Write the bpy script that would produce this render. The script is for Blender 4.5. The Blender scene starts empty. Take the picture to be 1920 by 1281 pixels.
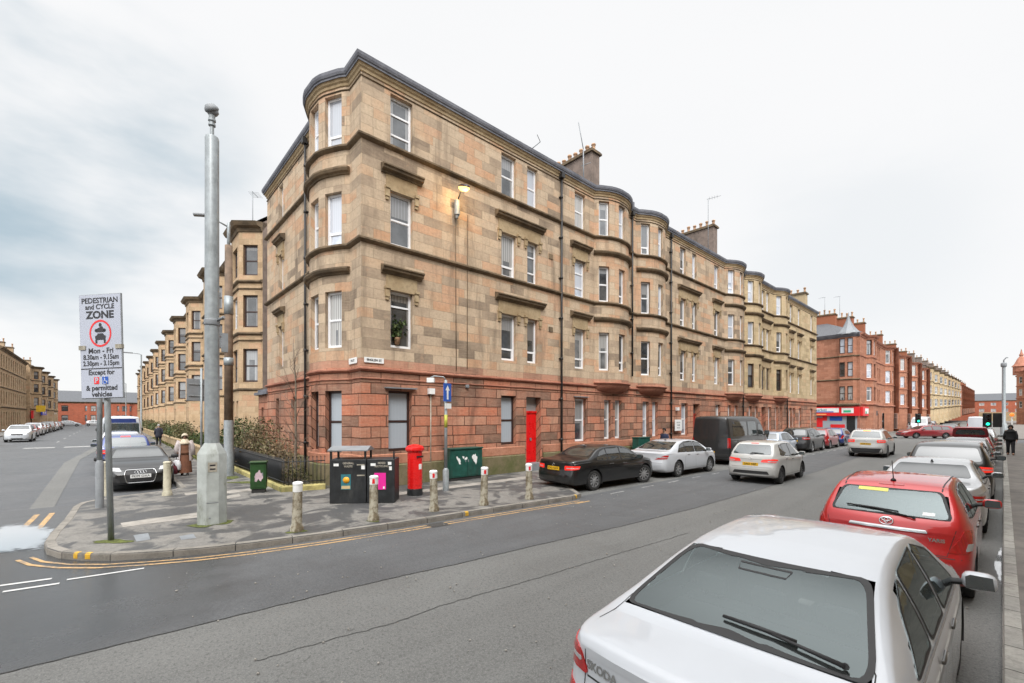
import bpy, bmesh, math, random
from mathutils import Vector, Matrix
from mathutils.bvhtree import BVHTree
random.seed(7)
SC = bpy.context.scene
COL = SC.collection
PI = math.pi
R = math.radians

# ---------------------------------------------------------------- camera, sky, sun, exposure
cam_d = bpy.data.cameras.new("camera")
cam_d.sensor_width = 36.0
cam_d.lens = 36.0 * 835.0 / 1920.0
cam_d.shift_y = 141.5 / 1920.0
cam_d.clip_start = 0.05
cam_d.clip_end = 3000.0
cam = bpy.data.objects.new("camera", cam_d)
cam.location = (0.0, 0.0, 2.4)
cam.rotation_euler = (R(90), 0.0, R(47.8))
COL.objects.link(cam)
SC.camera = cam

SUN_EL, SUN_AZ = 46.0, 124.0          # azimuth clockwise from +Y
world = bpy.data.worlds.new("World")
SC.world = world
world.use_nodes = True
wn, wl = world.node_tree.nodes, world.node_tree.links
wn.clear()
def WN(t, **kw):
    n = wn.new(t)
    for k, v in kw.items():
        setattr(n, k, v)
    return n
w_out = WN('ShaderNodeOutputWorld')
w_bg = WN('ShaderNodeBackground')
w_bg.inputs['Strength'].default_value = 0.1
w_sky = WN('ShaderNodeTexSky', sky_type='NISHITA', sun_disc=False)
w_sky.sun_elevation = R(SUN_EL)
w_sky.sun_rotation = R(SUN_AZ)
w_tc = WN('ShaderNodeTexCoord')
w_sep = WN('ShaderNodeSeparateXYZ')
wl.new(w_tc.outputs['Generated'], w_sep.inputs[0])
# overcast luminance by height: the zenith is several times brighter than the horizon
w_lum = WN('ShaderNodeValToRGB')
el = w_lum.color_ramp.elements
el[0].position, el[0].color = 0.0, (0.33, 0.33, 0.33, 1)
el[1].position, el[1].color = 1.0, (1.05, 1.05, 1.05, 1)
e = el.new(0.70); e.color = (0.335, 0.335, 0.336, 1)
e = el.new(0.86); e.color = (0.75, 0.75, 0.75, 1)
wl.new(w_sep.outputs['Z'], w_lum.inputs[0])
# cloud bank: soft noise, thickest low over the side street
w_map = WN('ShaderNodeMapping')
w_map.inputs['Scale'].default_value = (1.0, 1.0, 2.6)
wl.new(w_tc.outputs['Generated'], w_map.inputs[0])
w_n = WN('ShaderNodeTexNoise')
w_n.inputs['Scale'].default_value = 1.7
w_n.inputs['Detail'].default_value = 6
w_n.inputs['Roughness'].default_value = 0.52
wl.new(w_map.outputs[0], w_n.inputs['Vector'])
def bank(direction, lo, hi):
    d = WN('ShaderNodeVectorMath', operation='DOT_PRODUCT')
    v = Vector(direction).normalized()
    d.inputs[1].default_value = v
    wl.new(w_tc.outputs['Generated'], d.inputs[0])
    m = WN('ShaderNodeMapRange', interpolation_type='SMOOTHSTEP')
    m.inputs['From Min'].default_value = lo
    m.inputs['From Max'].default_value = hi
    wl.new(d.outputs['Value'], m.inputs['Value'])
    return m.outputs[0]
b1 = bank((-0.95, -0.10, 0.36), 0.93, 0.995)
b2 = bank((-0.18, 0.95, 0.30), 0.975, 1.0)
w_add = WN('ShaderNodeMath', operation='MULTIPLY_ADD')
wl.new(b2, w_add.inputs[0]); w_add.inputs[1].default_value = 0.15
wl.new(b1, w_add.inputs[2])
w_nr = WN('ShaderNodeMapRange', interpolation_type='SMOOTHSTEP')
w_nr.inputs['From Min'].default_value = 0.40
w_nr.inputs['From Max'].default_value = 0.66
wl.new(w_n.outputs['Fac'], w_nr.inputs['Value'])
w_mul = WN('ShaderNodeMath', operation='MULTIPLY')
wl.new(w_add.outputs[0], w_mul.inputs[0]); wl.new(w_nr.outputs[0], w_mul.inputs[1])
w_base = WN('ShaderNodeMath', operation='MULTIPLY_ADD')
wl.new(w_nr.outputs[0], w_base.inputs[0]); w_base.inputs[1].default_value = 0.03
wl.new(w_mul.outputs[0], w_base.inputs[2])
w_cl = WN('ShaderNodeMix', data_type='RGBA')
w_cl.inputs[6].default_value = (1.0, 1.0, 1.0, 1)
w_cl.inputs[7].default_value = (0.49, 0.605, 0.68, 1)
wl.new(w_base.outputs[0], w_cl.inputs[0])
b3 = bank((math.sin(R(SUN_AZ + 12)), math.cos(R(SUN_AZ + 12)), 0.75), 0.30, 1.0)
w_glow = WN('ShaderNodeMath', operation='MULTIPLY_ADD')
wl.new(b3, w_glow.inputs[0]); w_glow.inputs[1].default_value = 1.3; w_glow.inputs[2].default_value = 1.0
w_lg = WN('ShaderNodeVectorMath', operation='SCALE')
wl.new(w_lum.outputs[0], w_lg.inputs[0]); wl.new(w_glow.outputs[0], w_lg.inputs['Scale'])
w_mx = WN('ShaderNodeVectorMath', operation='MULTIPLY')
wl.new(w_lg.outputs[0], w_mx.inputs[0]); wl.new(w_cl.outputs[2], w_mx.inputs[1])
w_sc = WN('ShaderNodeVectorMath', operation='SCALE')
w_sc.inputs['Scale'].default_value = 30.4
wl.new(w_mx.outputs[0], w_sc.inputs[0])
w_mix = WN('ShaderNodeMix', data_type='RGBA')
w_mix.inputs[0].default_value = 0.93
wl.new(w_sky.outputs[0], w_mix.inputs[6]); wl.new(w_sc.outputs[0], w_mix.inputs[7])
wl.new(w_mix.outputs[2], w_bg.inputs['Color'])
wl.new(w_bg.outputs[0], w_out.inputs['Surface'])

sun_d = bpy.data.lights.new("sun", 'SUN')
sun_d.energy = 2.2
sun_d.angle = R(18)
sun_d.color = (1.0, 0.965, 0.92)
sun = bpy.data.objects.new("sun", sun_d)
_sv = Vector((math.sin(R(SUN_AZ)) * math.cos(R(SUN_EL)), math.cos(R(SUN_AZ)) * math.cos(R(SUN_EL)), math.sin(R(SUN_EL))))
sun.rotation_euler = _sv.to_track_quat('Z', 'Y').to_euler()
sun.location = (10, -10, 40)
COL.objects.link(sun)

SC.view_settings.view_transform = 'Standard'
SC.view_settings.look = 'None'
SC.view_settings.exposure = 0.0
SC.view_settings.gamma = 1.0
SC.render.engine = 'CYCLES'
SC.cycles.use_denoising = True
SC.cycles.max_bounces = 6
SC.cycles.diffuse_bounces = 3
SC.cycles.glossy_bounces = 3
SC.cycles.transmission_bounces = 2
SC.cycles.caustics_reflective = False
SC.cycles.caustics_refractive = False

# ---------------------------------------------------------------- mesh helpers
def V(*a): return Vector(a)

class MB:
    """Collects faces; build() links them as one mesh object."""
    def __init__(s):
        s.v, s.f, s.uv, s.m, s.sm = [], [], [], [], []
    def face(s, pts, mi=0, uv=None, smooth=False):
        i0 = len(s.v)
        s.v.extend([tuple(p) for p in pts])
        s.f.append(tuple(range(i0, i0 + len(pts))))
        s.uv.append(uv); s.m.append(mi); s.sm.append(smooth)
    def add(s, verts, faces, mi=0, uvs=None, smooth=False):
        i0 = len(s.v)
        s.v.extend([tuple(p) for p in verts])
        for k, f in enumerate(faces):
            s.f.append(tuple(i + i0 for i in f))
            s.uv.append(uvs[k] if uvs else None); s.m.append(mi); s.sm.append(smooth)
    def box(s, c, d, mi=0, rz=0.0, bev=0.0, M=None):
        x, y, z = d[0] / 2, d[1] / 2, d[2] / 2
        if bev > 0:
            b = min(bev, x * .9, y * .9, z * .9)
            pts = []
            for sz in (-1, 1):
                for (ax, ay, az) in ((x, y, z - b), (x - b, y, z), (x, y - b, z)):
                    pass
            bm = bmesh.new()
            bmesh.ops.create_cube(bm, size=1.0)
            bmesh.ops.scale(bm, vec=d, verts=bm.verts)
            bmesh.ops.bevel(bm, geom=bm.edges[:], offset=b, segments=2, affect='EDGES', profile=0.5)
            vs = [v.co.copy() for v in bm.verts]
            bm.verts.index_update()
            fs = [[v.index for v in f.verts] for f in bm.faces]
            bm.free()
        else:
            vs = [Vector((sx * x, sy * y, sz * z)) for sz in (-1, 1) for sy in (-1, 1) for sx in (-1, 1)]
            fs = [(0, 2, 3, 1), (4, 5, 7, 6), (0, 1, 5, 4), (2, 6, 7, 3), (0, 4, 6, 2), (1, 3, 7, 5)]
        cr, sr = math.cos(rz), math.sin(rz)
        if M is not None:
            vs = [M @ p for p in vs]
        else:
            vs = [Vector((c[0] + p.x * cr - p.y * sr, c[1] + p.x * sr + p.y * cr, c[2] + p.z)) for p in vs]
        s.add(vs, fs, mi)
    def tube(s, pts, r, n=8, mi=0, cap=True, smooth=True, twist=0.0):
        pts = [Vector(p) for p in pts]
        rs = r if isinstance(r, (list, tuple)) else [r] * len(pts)
        vs, fs = [], []
        up0 = None
        for i, p in enumerate(pts):
            t = (pts[min(i + 1, len(pts) - 1)] - pts[max(i - 1, 0)])
            if t.length < 1e-9: t = Vector((0, 0, 1))
            t.normalize()
            if up0 is None:
                up0 = Vector((0, 0, 1)) if abs(t.z) < 0.9 else Vector((1, 0, 0))
            a = t.cross(up0)
            if a.length < 1e-6: a = t.cross(Vector((0, 1, 0)))
            a.normalize()
            b = a.cross(t).normalized()
            up0 = b
            for k in range(n):
                an = 2 * PI * k / n + twist
                vs.append(p + a * (rs[i] * math.cos(an)) + b * (rs[i] * math.sin(an)))
        for i in range(len(pts) - 1):
            for k in range(n):
                k2 = (k + 1) % n
                fs.append((i * n + k, i * n + k2, (i + 1) * n + k2, (i + 1) * n + k))
        s.add(vs, fs, mi, smooth=smooth)
        if cap:
            i0 = len(s.v) - len(vs)
            for ring, rev in ((0, True), (len(pts) - 1, False)):
                idx = [i0 + ring * n + k for k in range(n)]
                if rev: idx.reverse()
                s.f.append(tuple(idx)); s.uv.append(None); s.m.append(mi); s.sm.append(False)
    def lathe(s, prof, n=16, c=(0, 0, 0), mi=0, smooth=True, axis='z', M=None, caps=True):
        """prof: list of (r, h)."""
        vs, fs = [], []
        for (r, h) in prof:
            for k in range(n):
                a = 2 * PI * k / n
                if axis == 'z': p = Vector((r * math.cos(a), r * math.sin(a), h))
                elif axis == 'y': p = Vector((r * math.cos(a), h, -r * math.sin(a)))
                else: p = Vector((h, r * math.cos(a), r * math.sin(a)))
                vs.append((M @ p) if M is not None else p + Vector(c))
        for i in range(len(prof) - 1):
            for k in range(n):
                k2 = (k + 1) % n
                fs.append((i * n + k, i * n + k2, (i + 1) * n + k2, (i + 1) * n + k))
        s.add(vs, fs, mi, smooth=smooth)
        i0 = len(s.v) - len(vs)
        for ring, rev in (((0, True), (len(prof) - 1, False)) if caps else ()):
            if prof[ring][0] > 1e-4:
                idx = [i0 + ring * n + k for k in range(n)]
                if rev: idx.reverse()
                s.f.append(tuple(idx)); s.uv.append(None); s.m.append(mi); s.sm.append(False)
    def prism(s, poly, z0, z1, mi=0, top_mi=None, side_uv=False):
        n = len(poly)
        s.face([(x, y, z1) for x, y in poly], mi if top_mi is None else top_mi)
        s.face([(x, y, z0) for x, y in reversed(poly)], mi)
        acc = 0
        for i in range(n):
            a, b = poly[i], poly[(i + 1) % n]
            L = math.hypot(b[0] - a[0], b[1] - a[1])
            uv = [(acc, z0), (acc + L, z0), (acc + L, z1), (acc, z1)] if side_uv else None
            s.face([(a[0], a[1], z0), (b[0], b[1], z0), (b[0], b[1], z1), (a[0], a[1], z1)], mi, uv)
            acc += L
    def build(s, name, mats, parent=None, sharp=None, merge=True, loc=None):
        me = bpy.data.meshes.new(name)
        me.from_pydata(s.v, [], s.f)
        if any(u is not None for u in s.uv):
            ul = me.uv_layers.new(name="uv")
            li = 0
            for f, u in zip(s.f, s.uv):
                for k in range(len(f)):
                    ul.data[li + k].uv = u[k] if u else (0, 0)
                li += len(f)
        for m in (mats if isinstance(mats, (list, tuple)) else [mats]):
            me.materials.append(m)
        me.polygons.foreach_set('material_index', s.m)
        me.polygons.foreach_set('use_smooth', s.sm)
        if merge:
            bm = bmesh.new(); bm.from_mesh(me)
            bmesh.ops.remove_doubles(bm, verts=bm.verts, dist=0.0004)
            bmesh.ops.recalc_face_normals(bm, faces=bm.faces) if merge == 'recalc' else None
            bm.to_mesh(me); bm.free()
        if sharp is not None:
            me.set_sharp_from_angle(angle=R(sharp))
        me.update()
        o = bpy.data.objects.new(name, me)
        COL.objects.link(o)
        if parent is not None: o.parent = parent
        if loc is not None: o.location = loc
        return o

def tag(o, label=None, cat=None, group=None, kind=None):
    if label: o['label'] = label
    if cat: o['category'] = cat
    if group: o['group'] = group
    if kind: o['kind'] = kind
    return o

def empty(name, loc=(0, 0, 0), rz=0.0, label=None, cat=None, group=None):
    o = bpy.data.objects.new(name, None)
    COL.objects.link(o)
    o.location = loc
    o.rotation_euler = (0, 0, rz)
    return tag(o, label, cat, group)

_KIDS = {}
def copy_tree(o, parent=None):
    c = o.copy(); COL.objects.link(c)
    if parent is not None: c.parent = parent
    for ch in list(o.children): copy_tree(ch, c)
    return c

def text_faces(txt, size=1.0, bold=0.0, align='CENTER'):
    """Mesh data of a line of text, in the xy plane."""
    cu = bpy.data.curves.new("lettering", 'FONT')
    cu.body = txt; cu.size = size; cu.align_x = align; cu.align_y = 'CENTER'
    cu.offset = bold; cu.resolution_u = 3
    ob = bpy.data.objects.new("lettering", cu)
    COL.objects.link(ob)
    dg = bpy.context.evaluated_depsgraph_get()
    me = ob.evaluated_get(dg).to_mesh()
    vs = [v.co.copy() for v in me.vertices]
    fs = [tuple(p.vertices) for p in me.polygons]
    ob.evaluated_get(dg).to_mesh_clear()
    bpy.data.objects.remove(ob); bpy.data.curves.remove(cu)
    return vs, fs

def frame_M(origin, xdir, ydir):
    x = Vector(xdir).normalized(); y = Vector(ydir).normalized(); z = x.cross(y)
    return Matrix(((x.x, y.x, z.x, origin[0]), (x.y, y.y, z.y, origin[1]), (x.z, y.z, z.z, origin[2]), (0, 0, 0, 1)))

# ---------------------------------------------------------------- materials
def nd(nt, t, **kw):
    n = nt.nodes.new(t)
    for k, v in kw.items(): setattr(n, k, v)
    return n

def new_mat(name):
    m = bpy.data.materials.new(name)
    m.use_nodes = True
    nt = m.node_tree
    b = nt.nodes['Principled BSDF']
    return m, nt, b

def ramp(nt, stops, interp='LINEAR'):
    r = nd(nt, 'ShaderNodeValToRGB')
    r.color_ramp.interpolation = interp
    els = r.color_ramp.elements
    while len(els) > 1: els.remove(els[-1])
    els[0].position = stops[0][0]; els[0].color = (*stops[0][1], 1)
    for p, c in stops[1:]:
        e = els.new(p); e.color = (*c, 1)
    return r

def noise(nt, scale, detail=4, rough=0.55, vec=None, dist=0.0):
    n = nd(nt, 'ShaderNodeTexNoise')
    n.inputs['Scale'].default_value = scale
    n.inputs['Detail'].default_value = detail
    n.inputs['Roughness'].default_value = rough
    n.inputs['Distortion'].default_value = dist
    if vec is not None: nt.links.new(vec, n.inputs['Vector'])
    return n

def mixc(nt, fac, a, b, blend='MIX'):
    m = nd(nt, 'ShaderNodeMix', data_type='RGBA', blend_type=blend)
    for i, x in ((0, fac), (6, a), (7, b)):
        if isinstance(x, (int, float)): m.inputs[i].default_value = x
        elif isinstance(x, tuple): m.inputs[i].default_value = (*x, 1) if len(x) == 3 else x
        else: nt.links.new(x, m.inputs[i])
    return m.outputs[2]

def mrange(nt, val, a, b, c=0.0, d=1.0, smooth=True):
    m = nd(nt, 'ShaderNodeMapRange')
    if smooth: m.interpolation_type = 'SMOOTHSTEP'
    m.inputs['From Min'].default_value = a; m.inputs['From Max'].default_value = b
    m.inputs['To Min'].default_value = c; m.inputs['To Max'].default_value = d
    nt.links.new(val, m.inputs['Value'])
    return m.outputs[0]

def bump(nt, b, height, strength=0.3, dist=0.02, prev=None):
    n = nd(nt, 'ShaderNodeBump')
    n.inputs['Strength'].default_value = strength
    n.inputs['Distance'].default_value = dist
    nt.links.new(height, n.inputs['Height'])
    if prev is not None: nt.links.new(prev, n.inputs['Normal'])
    nt.links.new(n.outputs[0], b.inputs['Normal'])
    return n.outputs[0]

def pos(nt, scale=None):
    g = nd(nt, 'ShaderNodeNewGeometry')
    if scale is None: return g.outputs['Position']
    m = nd(nt, 'ShaderNodeMapping'); m.inputs['Scale'].default_value = scale
    nt.links.new(g.outputs['Position'], m.inputs[0])
    return m.outputs[0]

def objco(nt, scale=None):
    g = nd(nt, 'ShaderNodeTexCoord')
    if scale is None: return g.outputs['Object']
    m = nd(nt, 'ShaderNodeMapping'); m.inputs['Scale'].default_value = scale
    nt.links.new(g.outputs['Object'], m.inputs[0])
    return m.outputs[0]

def paint(name, col, rough=0.5, var=0.12, scale=6.0, metal=0.0, bmp=0.0, dirt=None, spec=None, coat=0.0):
    """A painted / plain surface with slight wear."""
    m, nt, b = new_mat(name)
    n = noise(nt, scale, 5, 0.6, objco(nt))
    f = mrange(nt, n.outputs['Fac'], 0.3, 0.7)
    lo = tuple(max(0, c * (1 - var)) for c in col); hi = tuple(min(1, c * (1 + var)) for c in col)
    c = mixc(nt, f, lo, hi)
    if dirt:
        n2 = noise(nt, scale * 0.6, 6, 0.7, objco(nt, (1, 1, 0.35)))
        c = mixc(nt, mrange(nt, n2.outputs['Fac'], 0.5, 0.72), c, dirt)
    nt.links.new(c, b.inputs['Base Color'])
    nt.links.new(mrange(nt, n.outputs['Fac'], 0.2, 0.8, max(0.02, rough - 0.08), min(1, rough + 0.08)), b.inputs['Roughness'])
    b.inputs['Metallic'].default_value = metal
    if spec is not None: b.inputs['Specular IOR Level'].default_value = spec
    if coat:
        b.inputs['Coat Weight'].default_value = coat
        b.inputs['Coat Roughness'].default_value = 0.03
    if bmp: bump(nt, b, noise(nt, scale * 8, 4, 0.6, objco(nt)).outputs['Fac'], bmp, 0.01)
    return m

def stone(name, stops, bw, bh, mortar, msize=0.006, voff=0.0, grime=(0.08, 0.07, 0.055), grime_amt=0.5, rough_bump=0.25, joint_bump=0.6, jd=0.012, offs=0.5, sat_noise=True):
    """Coursed ashlar from the wall's own uv (metres along, metres up); every block its own tone."""
    m, nt, b = new_mat(name)
    uv = nd(nt, 'ShaderNodeUVMap').outputs[0]
    mp = nd(nt, 'ShaderNodeMapping'); mp.inputs['Location'].default_value = (0.13, -voff, 0)
    nt.links.new(uv, mp.inputs[0]); uv0 = mp.outputs[0]
    ern = noise(nt, 5.5, 4, 0.65, uv0); esub = nd(nt, 'ShaderNodeVectorMath', operation='SUBTRACT'); nt.links.new(ern.outputs['Color'], esub.inputs[0]); esub.inputs[1].default_value = (.5, .5, .5)
    esc = nd(nt, 'ShaderNodeVectorMath', operation='SCALE'); esc.inputs['Scale'].default_value = 0.035; nt.links.new(esub.outputs[0], esc.inputs[0])
    eadd = nd(nt, 'ShaderNodeVectorMath', operation='ADD'); nt.links.new(uv0, eadd.inputs[0]); nt.links.new(esc.outputs[0], eadd.inputs[1]); uvv = eadd.outputs[0]
    br = nd(nt, 'ShaderNodeTexBrick')
    br.offset = offs; br.offset_frequency = 2; br.squash = 1.35; br.squash_frequency = 3
    br.inputs['Color1'].default_value = (0, 0, 0, 1); br.inputs['Color2'].default_value = (1, 1, 1, 1)
    br.inputs['Mortar'].default_value = (0.5, 0.5, 0.5, 1)
    br.inputs['Scale'].default_value = 1.0
    br.inputs['Mortar Size'].default_value = msize
    br.inputs['Mortar Smooth'].default_value = 0.25
    br.inputs['Bias'].default_value = 0.0
    br.inputs['Brick Width'].default_value = bw
    br.inputs['Row Height'].default_value = bh
    nt.links.new(uvv, br.inputs['Vector'])
    # clusters of like blocks: the block's own random tone leans on a slow noise
    slow = noise(nt, 0.35, 2, 0.5, uvv)
    tone = nd(nt, 'ShaderNodeMath', operation='MULTIPLY_ADD')
    nt.links.new(mrange(nt, slow.outputs['Fac'], 0.3, 0.7, -0.22, 0.22), tone.inputs[0]); tone.inputs[1].default_value = 1.0
    nt.links.new(br.outputs['Color'], tone.inputs[2])
    rp = ramp(nt, stops)
    nt.links.new(tone.outputs[0], rp.inputs[0])
    c = rp.outputs[0]
    # weathering blends neighbouring blocks towards one tone in places
    mid = stops[len(stops) // 2][1]
    nb = noise(nt, 0.9, 5, 0.65, uvv, 0.6)
    c = mixc(nt, mrange(nt, nb.outputs['Fac'], 0.36, 0.70, 0.0, 0.42), c, mid)
    # bedding streaks within the blocks
    mp2 = nd(nt, 'ShaderNodeMapping'); mp2.inputs['Scale'].default_value = (1.2, 9.0, 1)
    nt.links.new(uvv, mp2.inputs[0])
    n1 = noise(nt, 2.2, 6, 0.62, mp2.outputs[0], 0.4)
    c = mixc(nt, mrange(nt, n1.outputs['Fac'], 0.25, 0.75, 0.0, 0.42), c, mixc(nt, 0.55, c, (0.62, 0.5, 0.36)))
    n1b = noise(nt, 11, 4, 0.7, uvv)
    c = mixc(nt, mrange(nt, n1b.outputs['Fac'], 0.35, 0.8, 0.0, 0.30), c, grime)
    # grime runs
    mp3 = nd(nt, 'ShaderNodeMapping'); mp3.inputs['Scale'].default_value = (1.6, 0.28, 1)
    nt.links.new(uvv, mp3.inputs[0])
    n2 = noise(nt, 1.1, 6, 0.65, mp3.outputs[0], 0.3)
    c = mixc(nt, mrange(nt, n2.outputs['Fac'], 0.46, 0.78, 0.0, grime_amt), c, grime)
    mp4 = nd(nt, 'ShaderNodeMapping'); mp4.inputs['Scale'].default_value = (5.0, 0.16, 1); nt.links.new(uvv, mp4.inputs[0])
    n5 = noise(nt, 1.0, 5, 0.7, mp4.outputs[0], 0.2)
    c = mixc(nt, mrange(nt, n5.outputs['Fac'], 0.56, 0.74, 0.0, grime_amt * 0.9), c, tuple(x * 0.85 for x in grime))
    # flaked faces: paler, warmer scabs where the skin of the stone has come away
    n4 = noise(nt, 3.1, 5, 0.7, uvv, 0.8)
    c = mixc(nt, mrange(nt, n4.outputs['Fac'], 0.60, 0.68, 0.0, 0.40), c, mixc(nt, 0.5, c, tuple(min(1, x * 1.25) for x in stops[-1][1])))
    c = mixc(nt, br.outputs['Fac'], c, mortar)
    nt.links.new(c, b.inputs['Base Color'])
    b.inputs['Roughness'].default_value = 0.88
    b.inputs['Specular IOR Level'].default_value = 0.25
    inv = nd(nt, 'ShaderNodeMath', operation='SUBTRACT'); inv.inputs[0].default_value = 1.0
    nt.links.new(br.outputs['Fac'], inv.inputs[1])
    p1 = bump(nt, b, inv.outputs[0], joint_bump, jd)
    bump(nt, b, noise(nt, 16, 6, 0.7, uvv).outputs['Fac'], rough_bump, 0.03, p1)
    return m

def trimstone(name, col, dark, streak=1.0):
    m, nt, b = new_mat(name)
    p = pos(nt)
    n = noise(nt, 1.3, 5, 0.6, p)
    n2 = noise(nt, 9, 5, 0.7, p)
    c = mixc(nt, mrange(nt, n.outputs['Fac'], 0.3, 0.7, 0.0, 0.9 * streak), col, dark)
    c = mixc(nt, mrange(nt, n2.outputs['Fac'], 0.4, 0.75, 0.0, 0.5), c, tuple(x * 0.6 for x in dark))
    nt.links.new(c, b.inputs['Base Color'])
    b.inputs['Roughness'].default_value = 0.85
    b.inputs['Specular IOR Level'].default_value = 0.25
    bump(nt, b, n2.outputs['Fac'], 0.3, 0.02)
    return m

def glassy(name, col, rough=0.03, fold=0.0, col2=None, ior=1.55, dark=(0.03, 0.032, 0.034), drop=0.0, curt=0.0, frost=False):
    """A window pane by day: room dark, or painted pale as reflected sky, with blind and curtains hung to a different extent in every window, under reflecting glass."""
    m, nt, b = new_mat(name)
    uv = nd(nt, 'ShaderNodeUVMap').outputs[0]
    sp = nd(nt, 'ShaderNodeSeparateXYZ'); nt.links.new(uv, sp.inputs[0])
    oi = nd(nt, 'ShaderNodeObjectInfo'); rnd_ = oi.outputs['Random']
    def mth(op, a, b_=None, c=None):
        n = nd(nt, 'ShaderNodeMath', operation=op)
        for i, x in enumerate((a, b_, c)):
            if x is None: continue
            if isinstance(x, (int, float)): n.inputs[i].default_value = x
            else: nt.links.new(x, n.inputs[i])
        return n.outputs[0]
    w = nd(nt, 'ShaderNodeTexWave', wave_type='BANDS', bands_direction='X')
    w.inputs['Scale'].default_value = 2.1; w.inputs['Distortion'].default_value = 2.2; w.inputs['Detail'].default_value = 2.0; w.inputs['Detail Scale'].default_value = 0.6
    mp = nd(nt, 'ShaderNodeMapping'); mp.inputs['Scale'].default_value = (1, .25, 1); nt.links.new(uv, mp.inputs[0])
    cb = nd(nt, 'ShaderNodeCombineXYZ'); nt.links.new(mth('MULTIPLY', rnd_, 17.0), cb.inputs[0]); nt.links.new(cb.outputs[0], mp.inputs['Location'])
    nt.links.new(mp.outputs[0], w.inputs['Vector'])
    cloth = mixc(nt, mrange(nt, w.outputs['Fac'], 0.0, 1.0, 0.0, fold), col, col2 or tuple(x * 0.5 for x in col))
    # how far the blind comes down, and how far the curtains are drawn, differ with the window
    r2 = mth('FRACT', mth('MULTIPLY', rnd_, 7.31)); r3 = mth('FRACT', mth('MULTIPLY', rnd_, 23.7))
    blind = mth('GREATER_THAN', sp.outputs['Y'], mth('SUBTRACT', 1.0, mth('MULTIPLY_ADD', r2, 0.7, drop - .2)))
    side = mth('GREATER_THAN', mth('ABSOLUTE', mth('SUBTRACT', sp.outputs['X'], 0.5)), mth('SUBTRACT', 0.5, mth('MULTIPLY_ADD', r3, 0.3, curt - .1)))
    msk = mth('MAXIMUM', blind, side)
    n = noise(nt, 1.3, 4, 0.55, pos(nt))
    room = mixc(nt, mrange(nt, n.outputs['Fac'], .35, .7), dark, tuple(x * 2.6 + .01 for x in dark))
    c = mixc(nt, msk, room, cloth) if not frost else cloth
    tone = mth('MULTIPLY_ADD', r3, 0.35, 0.72)
    v = nd(nt, 'ShaderNodeVectorMath', operation='SCALE'); nt.links.new(c, v.inputs[0]); nt.links.new(tone, v.inputs['Scale'])
    nt.links.new(v.outputs[0], b.inputs['Base Color'])
    b.inputs['Roughness'].default_value = rough; b.inputs['IOR'].default_value = ior
    bump(nt, b, noise(nt, 1.6, 2, 0.5, pos(nt)).outputs['Fac'], 0.10, 0.05)
    return m

def emit(name, col, strength):
    m, nt, b = new_mat(name)
    b.inputs['Base Color'].default_value = (*col, 1)
    b.inputs['Emission Color'].default_value = (*col, 1)
    b.inputs['Emission Strength'].default_value = strength
    return m

M = {}
M['cream'] = stone('cream_ashlar', [(0.0, (0.20, 0.15, 0.11)), (0.12, (0.33, 0.25, 0.18)), (0.30, (0.48, 0.37, 0.265)), (0.55, (0.555, 0.435, 0.31)), (0.72, (0.55, 0.395, 0.265)), (0.86, (0.52, 0.29, 0.165)), (1.0, (0.56, 0.335, 0.21))],
                   0.74, 0.322, (0.30, 0.24, 0.165), 0.006, 3.95, (0.12, 0.09, 0.066), 0.66)
M['cream_far'] = stone('yellow_ashlar', [(0.0, (0.34, 0.26, 0.15)), (0.4, (0.52, 0.405, 0.24)), (0.8, (0.56, 0.44, 0.28)), (1.0, (0.52, 0.36, 0.21))],
                   0.74, 0.322, (0.33, 0.26, 0.15), 0.006, 3.95, (0.17, 0.13, 0.07), 0.45)
M['cream_side'] = stone('buff_ashlar', [(0.0, (0.34, 0.235, 0.14)), (0.5, (0.50, 0.35, 0.21)), (0.85, (0.53, 0.39, 0.25)), (1.0, (0.52, 0.30, 0.18))],
                   0.7, 0.322, (0.36, 0.27, 0.17), 0.005, 3.95, (0.17, 0.11, 0.06), 0.4)
M['red'] = stone('red_rusticated_stone', [(0.0, (0.13, 0.075, 0.055)), (0.20, (0.25, 0.125, 0.088)), (0.42, (0.39, 0.17, 0.108)), (0.65, (0.48, 0.20, 0.125)), (0.82, (0.53, 0.165, 0.09)), (1.0, (0.52, 0.27, 0.18))],
                 1.05, 0.355, (0.10, 0.045, 0.03), 0.016, 3.5, (0.075, 0.045, 0.036), 0.70, 0.6, 1.0, 0.03)
M['red_block'] = stone('red_sandstone', [(0.0, (0.28, 0.105, 0.062)), (0.5, (0.38, 0.145, 0.085)), (1.0, (0.44, 0.19, 0.12))],
                 0.8, 0.33, (0.30, 0.11, 0.06), 0.006, 0.0, (0.15, 0.06, 0.04), 0.4)
M['red_course'] = stone('pink_red_course', [(0.0, (0.24, 0.13, 0.09)), (0.4, (0.44, 0.22, 0.145)), (0.8, (0.50, 0.25, 0.17)), (1.0, (0.50, 0.33, 0.22))], 0.8, 0.27, (0.22, 0.13, 0.09), 0.006, 4.01, (0.14, 0.09, 0.065), 0.5)
M['rough_red'] = trimstone('pink_rough_base', (0.47, 0.23, 0.15), (0.36, 0.15, 0.09))
M['base'] = trimstone('mossy_base_course', (0.20, 0.16, 0.10), (0.11, 0.12, 0.045))
M['redtrim'] = trimstone('red_trim_stone', (0.47, 0.22, 0.15), (0.30, 0.12, 0.08))
M['creamtrim'] = trimstone('cream_trim_stone', (0.45, 0.35, 0.22), (0.32, 0.23, 0.13))
M['sootytrim'] = trimstone('sooty_string_course', (0.22, 0.16, 0.10), (0.085, 0.065, 0.045))
M['gutter'] = trimstone('lead_grey_gutter', (0.20, 0.205, 0.23), (0.12, 0.125, 0.145))
M['slate'] = paint('roof_slate', (0.085, 0.09, 0.10), 0.6, 0.4, 9, bmp=0.4)
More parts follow.
